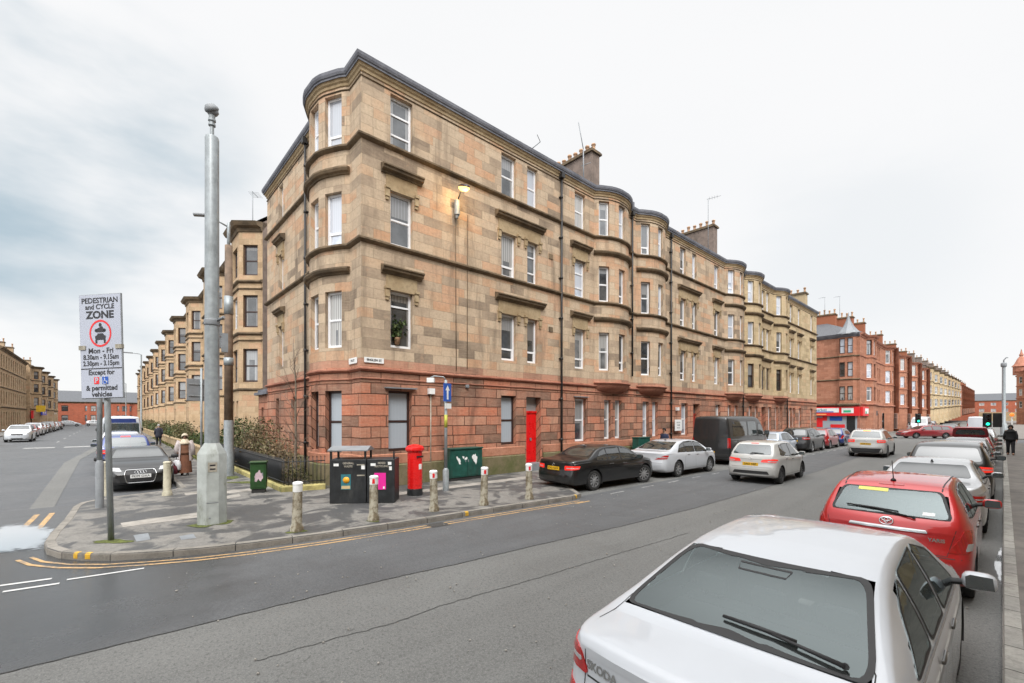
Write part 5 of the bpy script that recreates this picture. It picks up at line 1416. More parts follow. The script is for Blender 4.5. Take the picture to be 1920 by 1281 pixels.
def sticker(parent, name, x, z, w, h, mat, y=-.004, t_=.004):
    mb = MB(); mb.box((x, y, z), (w, t_, h)); return mb.build(name, M[mat] if isinstance(mat, str) else mat, parent, merge=False)
ps = sticker(t, 'poster', .42, .57, .25, .40, paint('teal_poster', (.03, .17, .20), .5, .15, 9))
mb = MB(); mb.box((.42, -.009, .43), (.22, .003, .08)); mb.build('poster_foot', paint('tan_poster', (.55, .42, .22), .5, .1, 9), ps, merge=False)
mb = MB(); mb.lathe([(.0, 0), (.085, 0), (.085, .004), (0, .004)], 16, M=frame_M((.43, -.008, .62), (1, 0, 0), (0, 0, 1))); mb.build('poster_sun', paint('orange_poster', (.80, .38, .02), .5, .1, 9), ps, merge=False)
ps = sticker(t, 'poster', 1.30, .58, .30, .44, paint('magenta_poster', (.75, .02, .30), .5, .05, 4)); sticker(ps, 'poster_note', 1.18, .62, .10, .10, 'white', -.009); sticker(ps, 'poster_note', 1.40, .41, .04, .06, 'white', -.009)
for (x, z, w, h) in ((.17, 1.02, .13, .07), (.80, 1.02, .20, .03), (.86, .95, .09, .10), (.80, .74, .20, .03), (1.12, 1.02, .13, .07), (1.55, 1.05, .09, .08), (1.57, .92, .07, .10)): sticker(t, 'sticker', x, z, w, h, 'concrete' if w > .15 else 'white')
for (x0, txt) in ((.48, ('GENERAL', 'WASTE')), (1.34, ('MIXED', 'RECYCLING'))):
    mb = MB()
    for k, s in enumerate(txt):
        tv, tf = text_faces(s, .075, .002); mb.add([Vector((x0 + p.x * .9, -.0025, 1.06 - .085 * k + p.y)) for p in tv], tf)
    mb.build('lettering', M['concrete'], t, merge=False)
mb = MB(); mb.box((-.03, .3, .82), (.06, .2, .05)); mb.build('foot_pedal', M['binblack'], t, merge=False)

# pillar box
t = empty('pillar_box', (-11.57, 6.65, Z0), R(15), 'bright red cylindrical pillar box with a black foot', 'pillar box')
mb = MB(); mb.lathe([(.225, 0), (.225, .17), (.215, .20)], 24); mb.build('foot', M['blackmetal'], t, sharp=30)
mb = MB(); mb.lathe([(.212, .20), (.212, 1.25), (.235, 1.27), (.235, 1.29), (.27, 1.31), (.275, 1.36), (.262, 1.40), (.20, 1.445), (.10, 1.475), (0, 1.485)], 28); bd = mb.build('body', M['pillarred'], t, sharp=35)
mb = MB()
for k in range(8):
    a0 = -.62 + 1.24 * k / 8; a1 = -.62 + 1.24 * (k + 1) / 8
    mb.face([(math.cos(a) * .217, math.sin(a) * .217, z) for a, z in ((a0, .30), (a1, .30), (a1, .98), (a0, .98))], 0, None, True)
mb.build('door', M['pillarred'], bd, merge=False)
mb = MB(); mb.box((.21, 0, 1.13), (.02, .26, .045)); mb.build('letter_slot', M['blackmetal'], bd, merge=False)
mb = MB(); mb.box((.216, 0, .84), (.012, .10, .15)); mb.build('collection_plate', M['white'], bd, merge=False)

# one way post
t = empty('arrow_post', (-11.60, 7.75, Z0), 0, 'thin grey post with a blue one way arrow beside the pillar box', 'sign post')
mb = MB(); mb.lathe([(.095, 0), (.095, .62), (.055, .70)], 12); mb.build('base', M['galv'], t, sharp=35)
mb = MB(); mb.lathe([(.048, .66), (.045, 3.42)], 12); mb.tube([(0, 0, 3.42), (-.05, -.05, 3.52), (-.25, -.26, 3.55), (-.33, -.35, 3.50)], .02, 6); mb.build('post', M['galv'], t)
mb = MB(); mb.box((-.32, -.34, 3.42), (.22, .16, .14), rz=.8); mb.build('lamp_box', M['white'], t, merge=False)
rz_ = R(108); F = Matrix.Translation((.0, 0, 0)) @ Matrix.Rotation(rz_, 4, 'Z')
def fb(mb, c, d): 
    vs = [F @ Vector((c[0] + sx * d[0] / 2, c[1] + sy * d[1] / 2, c[2] + sz * d[2] / 2)) for sz in (-1, 1) for sy in (-1, 1) for sx in (-1, 1)]
    mb.add(vs, [(0, 2, 3, 1), (4, 5, 7, 6), (0, 1, 5, 4), (2, 6, 7, 3), (0, 4, 6, 2), (1, 3, 7, 5)])
mb = MB(); fb(mb, (0, -.06, 3.04), (.36, .02, .56)); sp_ = mb.build('sign_plate', M['signblue'], t, merge=False)
mb = MB(); mb.face([F @ Vector((x, -.0715, 3.04 + z)) for x, z in ((-.04, -.22), (.04, -.22), (.04, .06), (.11, .06), (0, .22), (-.11, .06), (-.04, .06))]); mb.build('arrow', M['white'], sp_, merge=False)
mb = MB(); fb(mb, (.04, -.06, 2.62), (.30, .015, .16)); mb.build('sign_plate', M['white'], t, merge=False)
mb = MB(); mb.lathe([(.051, 1.95), (.051, 2.35)], 12); mb.build('sticker', paint('yellow_green_tape', (.42, .42, .06), .5, .2, 9), t)

# cabinets
def cabinet(name, loc, rz, d, mat, label, split=True):
    t = empty(name, loc, rz, label, 'cabinet')
    mb = MB(); mb.box((0, 0, .06), (d[0] - .06, d[1] - .06, .12)); mb.build('plinth', M['trim_dark'], t, merge=False)
    mb = MB(); mb.box((0, 0, .12 + (d[2] - .16) / 2), (d[0], d[1], d[2] - .16), bev=.012); bd = mb.build('body', M[mat], t, merge=False)
    mb = MB(); mb.box((0, -.01, d[2] - .02), (d[0] + .05, d[1] + .06, .05), bev=.012); mb.build('lid', M[mat], t, merge=False)
    for s in ((-1, 1) if split else (0,)):
        mb = MB(); w = d[0] / 2 - .05 if split else d[0] - .08; mb.box((s * (d[0] / 4), -d[1] / 2 - .005, .14 + (d[2] - .2) / 2), (w, .014, d[2] - .26)); dr = mb.build('door', M[mat], t, merge=False)
        mb = MB(); mb.box((s * .06 if split else .12, -d[1] / 2 - .018, .6 * d[2]), (.03, .014, .09)); mb.build('handle', M['lead'], dr, merge=False)
    return t, bd
M['trim_dark'] = paint('dark_plinth', (.025, .025, .024), .8, .2, 8)
def blob_patch(parent, name, c, rx, rz, y, mat, seed, rot=0):
    mb = MB(); o = blob((0, 0), rx, rz, 20, .45, rot, seed); mb.face([(c[0] + p[0], y, c[1] + p[1]) for p in o]); o_ = mb.build(name, M[mat] if isinstance(mat, str) else mat, parent, merge=False); return o_
t, bd = cabinet('utility_cabinet', (-13.26, 9.63, Z0), PI / 2, (1.44, .40, 1.16), 'green', 'wide dark green utility cabinet with white graffiti against the red wall')
for i, (x, z, rx, rz) in enumerate(((.36, .76, .10, .17), (-.36, .72, .045, .18), (-.16, .83, .05, .04), (-.04, .78, .06, .05))): blob_patch(bd, 'graffiti', (x, z), rx, rz, -.2150, 'white', 40 + i, .4 if i == 1 else 0)
t, bd = cabinet('utility_cabinet', (-15.14, 3.38, Z0), R(70), (.42, .30, .94), 'green2', 'small bottle green cabinet with pink graffiti by the black railings', False)
blob_patch(bd, 'graffiti', (.02, .50), .09, .17, -.1650, paint('pink_spray', (.50, .38, .42), .6, .2, 8), 51)
t, bd = cabinet('utility_cabinet', (-13.05, 21.2, Z0), PI / 2, (1.1, .4, 1.2), 'green', 'plain dark green utility cabinet behind the white liftback')

# wall lamp, lit
t = empty('wall_lamp', (XF, 9.44, 10.1), 0, 'wall lamp with a grey box and lit amber lantern high on the corner tenement', 'wall lamp')
mb = MB(); mb.tube([(.16, 0, -.32), (.16, 0, .20)], .105, 12); mb.tube([(.02, 0, -.1), (.16, 0, -.1)], .03, 6); mb.tube([(.16, 0, -.44), (.16, 0, -.32)], [.05, .075], 10); mb.build('gear_box', M['galv'], t, sharp=40)
mb = MB(); mb.tube([(.18, 0, .18), (.42, -.02, .42)], .024, 8); mb.build('arm', M['blackmetal'], t)
Mx = Matrix.Translation((.62, -.02, .50)) @ Matrix.Rotation(R(20), 4, 'Y') @ Matrix.Scale(1.9, 4, (1, 0, 0))
mb = MB(); mb.lathe([(.155, 0), (.15, .05), (.10, .10), (0, .12)], 16, M=Mx); mb.build('hood', M['brownwood'], t, sharp=50)
mb = MB(); mb.lathe([(0, -.13), (.09, -.11), (.14, -.05), (.15, -.002)], 16, M=Mx); mb.build('lantern_bowl', emit('amber_lantern', (1.0, .60, .16), 3.2), t, sharp=60)
ld = bpy.data.lights.new('lantern_light', 'POINT'); ld.energy = 45; ld.color = (1.0, .62, .22); ld.shadow_soft_size = .15
lo_ = bpy.data.objects.new('lantern_light', ld); COL.objects.link(lo_); lo_.parent = t; lo_.location = (.72, -.02, .30)
# conduit to the pavement and the estate notice on its pipe
mb = MB(); mb.tube([(XF + .045, 8.4, .2), (XF + .045, 8.4, 3.25)], .022, 6); cd = mb.build('conduit', M['concrete'], rootA); mb = MB(); mb.box((XF + .08, 8.4, 3.3), (.14, .22, .20)); mb.build('junction_box', M['white'], cd, merge=False)
mb = MB(); mb.tube([(XF + .03, 10.0, 4.2), (XF + .03, 10.02, 10.0)], .012, 5); mb.tube([(XF + .03, 9.46, 9.7), (XF + .03, 9.5, 4.1)], .014, 5); mb.build('cable', M['sootytrim'], rootA, merge=False)
plate(rootB, 'notice_board', (XF + .22, 25.85, 1.9), (0, 1, 0), .85, .68, (('NO BALL', .16, .12), ('GAMES', 0, .12), ('PRIVATE', -.17, .10)), [M['white'], M['greypaint']], .1)
mb = MB(); mb.box((XF + .1, 25.95, 2.9), (.16, .2, .2)); mb.build('alarm_box', M['white'], rootB, merge=False)

# old timber pole with a street light bracket
t = empty('timber_pole', (-20.4, 3.5, Z0), 0, 'weathered timber pole with a metal foot and a street light bracket by the railings', 'pole')
mb = MB(); mb.lathe([(.155, 1.9), (.13, 9.0)], 14); mb.build('timber_shaft', M['timber'], t)
mb = MB(); mb.lathe([(.19, 0), (.19, .9), (.165, 1.0), (.165, 2.1), (.158, 2.15)], 14); mb.build('metal_foot', M['galv'], t, sharp=35)
mb = MB(); mb.lathe([(.06, 8.6), (.06, 9.85), (.03, 9.9)], 10); mb.tube([(0, 0, 9.72), (-.03, -.3, 9.85), (-.06, -.62, 9.93)], .032, 8); mb.build('bracket', M['galv'], t)
mb = MB(); Mx = Matrix.Translation((-.09, -.86, 9.97)) @ Matrix.Rotation(R(76), 4, 'Z') @ Matrix.Rotation(R(-8), 4, 'Y')
mb.box((0, 0, 0), (.55, .2, .1), bev=.035, M=Mx); mb.build('lantern', M['greypaint'], t, merge=False)
mb = MB()
for z in (8.95, 8.6, 8.25): mb.tube([(-.12, 0, z), (-.30, -.05, z)], .03, 6)
mb.build('insulator', M['blackmetal'], t, merge=False)
mb = MB(); mb.lathe([(.16, 6.3), (.16, 7.0)], 12); mb.lathe([(.17, 4.3), (.17, 4.6)], 12); mb.build('metal_band', M['galv'], t)
# sign seen from behind
t = empty('road_sign', (-23.4, 3.0, Z0), R(100), 'square road sign seen from its grey back on a thin post behind the mast', 'sign')
mb = MB(); mb.lathe([(.045, 0), (.045, 4.4)], 10); mb.build('post', M['galv'], t)
mb = MB(); mb.box((-.15, .06, 3.45), (.75, .02, .95), bev=.008); mb.build('sign_plate', M['greypaint'], t, merge=False)
mb = MB(); mb.box((-.15, .03, 3.2), (.6, .03, .05)); mb.box((-.15, .03, 3.7), (.6, .03, .05)); mb.build('bracket', M['galv'], t, merge=False)
# slim street lights
def lamp_post(loc, rz, h, label, arm=1.4):
    t = empty('street_lamp', loc, rz, label, 'street lamp')
    mb = MB(); mb.lathe([(.11, 0), (.11, 1.3), (.075, 1.4), (.06, h)], 10); mb.tube([(0, 0, h - .05), (.1, 0, h + .05), (arm * .5, 0, h + .1)], .035, 8); mb.build('column', M['galv'], t, sharp=35)
    mb = MB(); mb.box((arm * .75, 0, h + .1), (arm * .6, .26, .1), bev=.03); mb.build('lantern', M['greypaint'], t, merge=False); return t
lamp_post((-56.8, 2.4, Z0), R(-90), 8.4, 'slim grey street lamp standing by the garden hedges')
lamp_post((-108, 2.4, Z0), R(-90), 8.4, 'far slim street lamp down the side street')
# signals, mast and beacon at the junction
def signal(loc, h, label, heads, hs=1.0):
    t = empty('traffic_light', loc, 0, label, 'traffic light', 'traffic lights at the junction')
    mb = MB(); mb.lathe([(.06, 0), (.06, h)], 10); mb.build('post', M['greypaint'], t)
    for (yaw, dx) in heads:
        Mx = Matrix.Translation((dx, 0, h - .35)) @ Matrix.Rotation(yaw, 4, 'Z') @ Matrix.Scale(hs, 4)
        mb = MB(); mb.box((0, 0, 0), (.02, .5, 1.1), M=Mx); mb.box((0, 0, 0), (.24, .30, .94), bev=.03, M=Mx @ Matrix.Translation((.10, 0, 0))); hd = mb.build('signal_head', M['blackmetal'], t, merge=False)
        for k, mt in enumerate(('dark', 'dark', 'go')):
            mb = MB(); Q = Mx @ Matrix.Translation((.225, 0, .3 - .3 * k)) @ Matrix.Rotation(R(90), 4, 'Y'); mb.lathe([(.105, 0), (.08, .015), (0, .02)], 14, M=Q)
            mb.build('lamp', SIG[mt], hd, merge=False)
            mb = MB(); Q2 = Mx @ Matrix.Translation((.23, 0, .3 - .3 * k)) @ Matrix.Rotation(R(90), 4, 'Y'); n = 10
            for j in range(n):
                a0, a1 = PI * .5 + PI * j / n, PI * .5 + PI * (j + 1) / n
                mb.face([Q2 @ Vector((math.cos(a) * .115, math.sin(a) * .115, z)) for a, z in ((a0, 0), (a1, 0), (a1, .16), (a0, .16))])
            mb.build('visor', M['blackmetal'], hd, merge=False)
    return t
SIG = {'dark': paint('dark_signal_lens', (.03, .015, .012), .2, .1, 5), 'go': emit('green_signal', (.02, 1.0, .52), 3.0)}
signal((-8.0, 84, .0), 2.55, 'green traffic light over the front of the dark red estate car', ((R(-75), 0),), 1.25)
signal((-.85, 51.5, .0), 2.5, 'green traffic light over the car with the raised tailgate', ((R(-80), 0), (R(100), .55)))
t = empty('camera_mast', (.05, 78.5, Z0), 0, 'far grey camera mast beyond the junction near the kerb', 'mast')
mb = MB(); mb.lathe([(.3, 0), (.3, 1.4), (.17, 1.6), (.15, 8.2)], 10); mb.build('shaft', M['galv'], t, sharp=35)
mb = MB(); mb.lathe([(.22, 8.2), (.26, 8.3), (.26, 8.6), (.2, 8.7), (.05, 8.75)], 10); mb.tube([(0, 0, 8.7), (0, 0, 9.0), (.2, 0, 9.3), (.35, 0, 9.25)], .06, 8); mb.build('camera_dome', M['greypaint'], t)
t = empty('beacon_post', (.55, 62, Z0), 0, 'orange globe beacon on a pale post near the kerb by the junction', 'beacon')
mb = MB(); mb.lathe([(.05, 0), (.05, 2.35)], 8); mb.build('post', M['white'], t)
mb = MB(); mb.lathe([(0, 2.3), (.12, 2.36), (.16, 2.48), (.12, 2.6), (0, 2.66)], 12); mb.build('globe', emit('amber_globe', (1.0, .25, .04), .8), t)

# black railings round the corner garden
t = empty('railing', (0, 0, 0), 0, 'black iron railing with screened panels on a mossy kerb round the corner garden', 'railing')
RA = [Vector((-27.6, 4.05)), Vector((-14.75, 3.98)), Vector((-14.45, 5.10))]
mb = MB(); sweep(mb, Path(RA), [(.10, .10), (.10, .26), (.06, .30), (-.10, .30), (-.10, .10)]); mb.build('kerb_stone', paint('mossy_yellow_kerb', (.38, .33, .13), .85, .3, 4, bmp=.3, dirt=(.12, .13, .04)), t, merge=False)
mb = MB()
for (a, b) in zip(RA[:-1], RA[1:]):
    for z in (.40, 1.02): mb.tube([(a.x, a.y, z), (b.x, b.y, z)], .016, 5)
mb.build('rail', M['blackmetal'], t, merge=False)
mb = MB(); a, b = RA[0], RA[1]; L_ = (b - a).length; k = 0; x = 0
while x < L_:
    p = a + (b - a) * (x / L_); mb.tube([(p.x, p.y, .29), (p.x, p.y, 1.12)], .011, 5); x += .13
a, b = RA[1], RA[2]; L_ = (b - a).length; x = 0
while x <= L_:
    p = a + (b - a) * (x / L_); mb.tube([(p.x, p.y, .29), (p.x, p.y, 1.14)], .011, 5); mb.lathe([(.0, 1.12), (.02, 1.14), (.0, 1.2)], 6, (p.x, p.y, 0)); x += .115
mb.build('balusters', M['blackmetal'], t, merge=False)['kind'] = 'stuff'
mb = MB(); mb.face([(-27.6, 4.09, .32), (-15.3, 4.03, .32), (-15.3, 4.03, 1.0), (-27.6, 4.09, 1.0)]); mb.face([(-27.6, 4.11, .32), (-27.6, 4.11, 1.0), (-15.3, 4.05, 1.0), (-15.3, 4.05, .32)]); mb.build('screen_panel', paint('dark_screen_cloth', (.018, .022, .026), .8, .3, 10), t, merge=False)
sheet('garden_soil', [(-27.5, 4.15), (-14.8, 4.1), (-14.5, 5.2), (-14.0, 5.8), (-27.5, 5.8)], .124, M['dirtcut'])
# garden walls down the side street
for k in range(11):
    x0 = -38.2 - 10.9 * k
    if k < 9:
        mb = MB(); mb.box((x0 + 5, 3.9, .38), (10.0, .22, .56)); mb.box((x0 + 5, 3.9, .69), (10.1, .30, .08)); o = mb.build('garden_wall', M['creamtrim'], None, merge=False)
        tag(o, 'low stone garden wall before the %s buff terrace house from the corner' % (('first',) + WORDS)[k], 'garden wall', 'garden walls down the side street')

# ---------------------------------------------------------------- vehicles
def pchip(pts):
    xs = [p[0] for p in pts]; ys = [p[1] for p in pts]; n = len(xs)
    d = [(ys[i + 1] - ys[i]) / (xs[i + 1] - xs[i]) for i in range(n - 1)]
    m = [d[0]] + [0 if d[i - 1] * d[i] <= 0 else 2 * d[i - 1] * d[i] / (d[i - 1] + d[i]) for i in range(1, n - 1)] + [d[-1]]
    def f(x):
        if x <= xs[0]: return ys[0]
        if x >= xs[-1]: return ys[-1]
        i = max(k for k in range(n - 1) if xs[k] <= x); h = xs[i + 1] - xs[i]; t = (x - xs[i]) / h
        return (ys[i] * (2 * t ** 3 - 3 * t * t + 1) + m[i] * h * (t ** 3 - 2 * t * t + t) + ys[i + 1] * (-2 * t ** 3 + 3 * t * t) + m[i + 1] * h * (t ** 3 - t * t))
    return f

def carpaint(name, col, metal=0.0, rough=0.32):
    m, nt, b = new_mat(name)
    n = noise(nt, 3.0, 4, 0.6, objco(nt)); n2 = noise(nt, 45, 3, 0.6, objco(nt))
    c = mixc(nt, mrange(nt, n.outputs['Fac'], 0.35, 0.75, 0.0, 0.14), col, tuple(x * .72 + (.03 if max(col) > .1 else .004) for x in col))
    # road film low on the sides
    sp = nd(nt, 'ShaderNodeSeparateXYZ'); nt.links.new(objco(nt), sp.inputs[0])
    ad = nd(nt, 'ShaderNodeMath', operation='MULTIPLY_ADD'); nt.links.new(n2.outputs['Fac'], ad.inputs[0]); ad.inputs[1].default_value = 0.25; nt.links.new(sp.outputs['Z'], ad.inputs[2])
    lum = sum(col) / 3
    c = mixc(nt, mrange(nt, ad.outputs[0], 0.28, 0.75, 0.45, 0.0), c, (0.13, 0.12, 0.105) if lum > .1 else (.028, .027, .026))
    gm = nd(nt, 'ShaderNodeNewGeometry'); c = mixc(nt, gm.outputs['Backfacing'], c, (.035, .034, .033))
    nt.links.new(c, b.inputs['Base Color'])
    b.inputs['Metallic'].default_value = metal; b.inputs['Roughness'].default_value = rough
    b.inputs['Coat Weight'].default_value = 1.0 if sum(col) > .1 else .7
    nt.links.new(mrange(nt, n.outputs['Fac'], 0.3, 0.7, 0.02, 0.07), b.inputs['Coat Roughness'])
    return m
def carglass(name, col, ior=1.9, rough=0.02):
    m, nt, b = new_mat(name)
    n = noise(nt, 2.0, 3, 0.5, objco(nt))
    nt.links.new(mixc(nt, mrange(nt, n.outputs['Fac'], .3, .7), col, tuple(x * .5 for x in col)), b.inputs['Base Color'])
    b.inputs['Roughness'].default_value = rough; b.inputs['IOR'].default_value = ior; b.inputs['Specular IOR Level'].default_value = .5
    return m
def clearglass(name, tint, ior):
    m, nt, b = new_mat(name); nt.nodes.remove(b)
    t = nd(nt, 'ShaderNodeBsdfTransparent'); t.inputs[0].default_value = (*tint, 1)
    g = nd(nt, 'ShaderNodeBsdfGlossy'); g.inputs['Roughness'].default_value = .02
    g.inputs['Color'].default_value = (.82, .94, .95, 1)
    f = nd(nt, 'ShaderNodeFresnel'); f.inputs['IOR'].default_value = ior
    n = noise(nt, 3.0, 3, .5, objco(nt)); bp = nd(nt, 'ShaderNodeBump'); bp.inputs['Strength'].default_value = .04; nt.links.new(n.outputs['Fac'], bp.inputs['Height']); nt.links.new(bp.outputs[0], g.inputs['Normal'])
    # a film of dust scatters a little of the light
    d = nd(nt, 'ShaderNodeBsdfDiffuse'); d.inputs[0].default_value = (.45, .46, .45, 1)
    x = nd(nt, 'ShaderNodeMixShader'); x.inputs[0].default_value = .05; nt.links.new(t.outputs[0], x.inputs[1]); nt.links.new(d.outputs[0], x.inputs[2])
    mx = nd(nt, 'ShaderNodeMixShader'); nt.links.new(f.outputs[0], mx.inputs[0]); nt.links.new(x.outputs[0], mx.inputs[1]); nt.links.new(g.outputs[0], mx.inputs[2])
    nt.links.new(mx.outputs[0], nt.nodes['Material Output'].inputs['Surface']); return m
M['glass_clear'] = clearglass('clear_car_glass', (.50, .56, .55), 2.05)
M['cloth'] = paint('dark_seat_cloth', (.045, .045, .047), .9, .25, 30, bmp=.4)
def lens(name, col, em=0.0):
    m, nt, b = new_mat(name)
    w = nd(nt, 'ShaderNodeTexWave'); w.inputs['Scale'].default_value = 18; w.inputs['Distortion'].default_value = 0.5
    nt.links.new(objco(nt), w.inputs['Vector'])
    nt.links.new(mixc(nt, mrange(nt, w.outputs['Fac'], 0, 1, 0, .35), col, tuple(x * .5 for x in col)), b.inputs['Base Color'])
    b.inputs['Roughness'].default_value = .15; b.inputs['Coat Weight'].default_value = 1.0; b.inputs['Coat Roughness'].default_value = .02
    if em:
        b.inputs['Emission Color'].default_value = (1.0, .05, .03, 1); b.inputs['Emission Strength'].default_value = em
    return m
M['glass'] = carglass('dark_car_glass', (0.03, 0.036, 0.038), 2.3)
M['glass_rear'] = carglass('tinted_rear_screen', (0.06, 0.08, 0.085), 2.1)
M['lens_red'] = lens('red_lamp_lens', (0.42, 0.008, 0.008))
M['lens_lit'] = lens('lit_red_lamp_lens', (0.7, 0.02, 0.015), .55)
M['lens_clear'] = lens('clear_lamp_lens', (0.45, 0.46, 0.47))
M['tyre'] = paint('tyre_rubber', (0.022, 0.022, 0.022), 0.85, 0.25, 20)
M['alloy'] = paint('alloy_wheel', (0.36, 0.365, 0.37), 0.35, 0.1, 8, .5)
M['darkalloy'] = paint('dark_alloy_wheel', (0.06, 0.06, 0.063), 0.4, 0.1, 8, .4)
M['trim'] = paint('black_plastic_trim', (0.02, 0.02, 0.021), 0.6, 0.2, 10)
M['chrome'] = paint('chrome_trim', (0.62, 0.63, 0.64), 0.12, 0.03, 4, 1.0)
M['plate_y'] = paint('yellow_number_plate', (0.80, 0.46, 0.012), 0.4, 0.05, 3)
M['plate_w'] = paint('white_number_plate', (0.72, 0.73, 0.72), 0.4, 0.05, 3)
PAINT = {k: carpaint('car_paint_' + k, *v) for k, v in {
    'white': ((0.52, 0.545, 0.58), 0.0, .3), 'offwhite': ((0.54, 0.54, 0.52), 0.0, .3), 'red': ((0.50, 0.012, 0.014), 0.15, .3), 'silver': ((0.50, 0.51, 0.52), .55, .35),
    'black': ((0.004, 0.0045, 0.005), 0.0, .3), 'charcoal': ((0.025, 0.026, 0.028), .2, .3), 'navy': ((0.012, 0.018, 0.055), .2, .3), 'blue': ((0.02, 0.045, 0.19), .2, .3),
    'grey': ((0.17, 0.175, 0.18), .4, .35), 'maroon': ((0.30, 0.012, 0.02), .1, .3), 'darkgrey': ((0.012, 0.013, 0.0145), 0.0, .45), 'paleblue': ((0.45, 0.52, 0.62), .3, .3)}.items()}

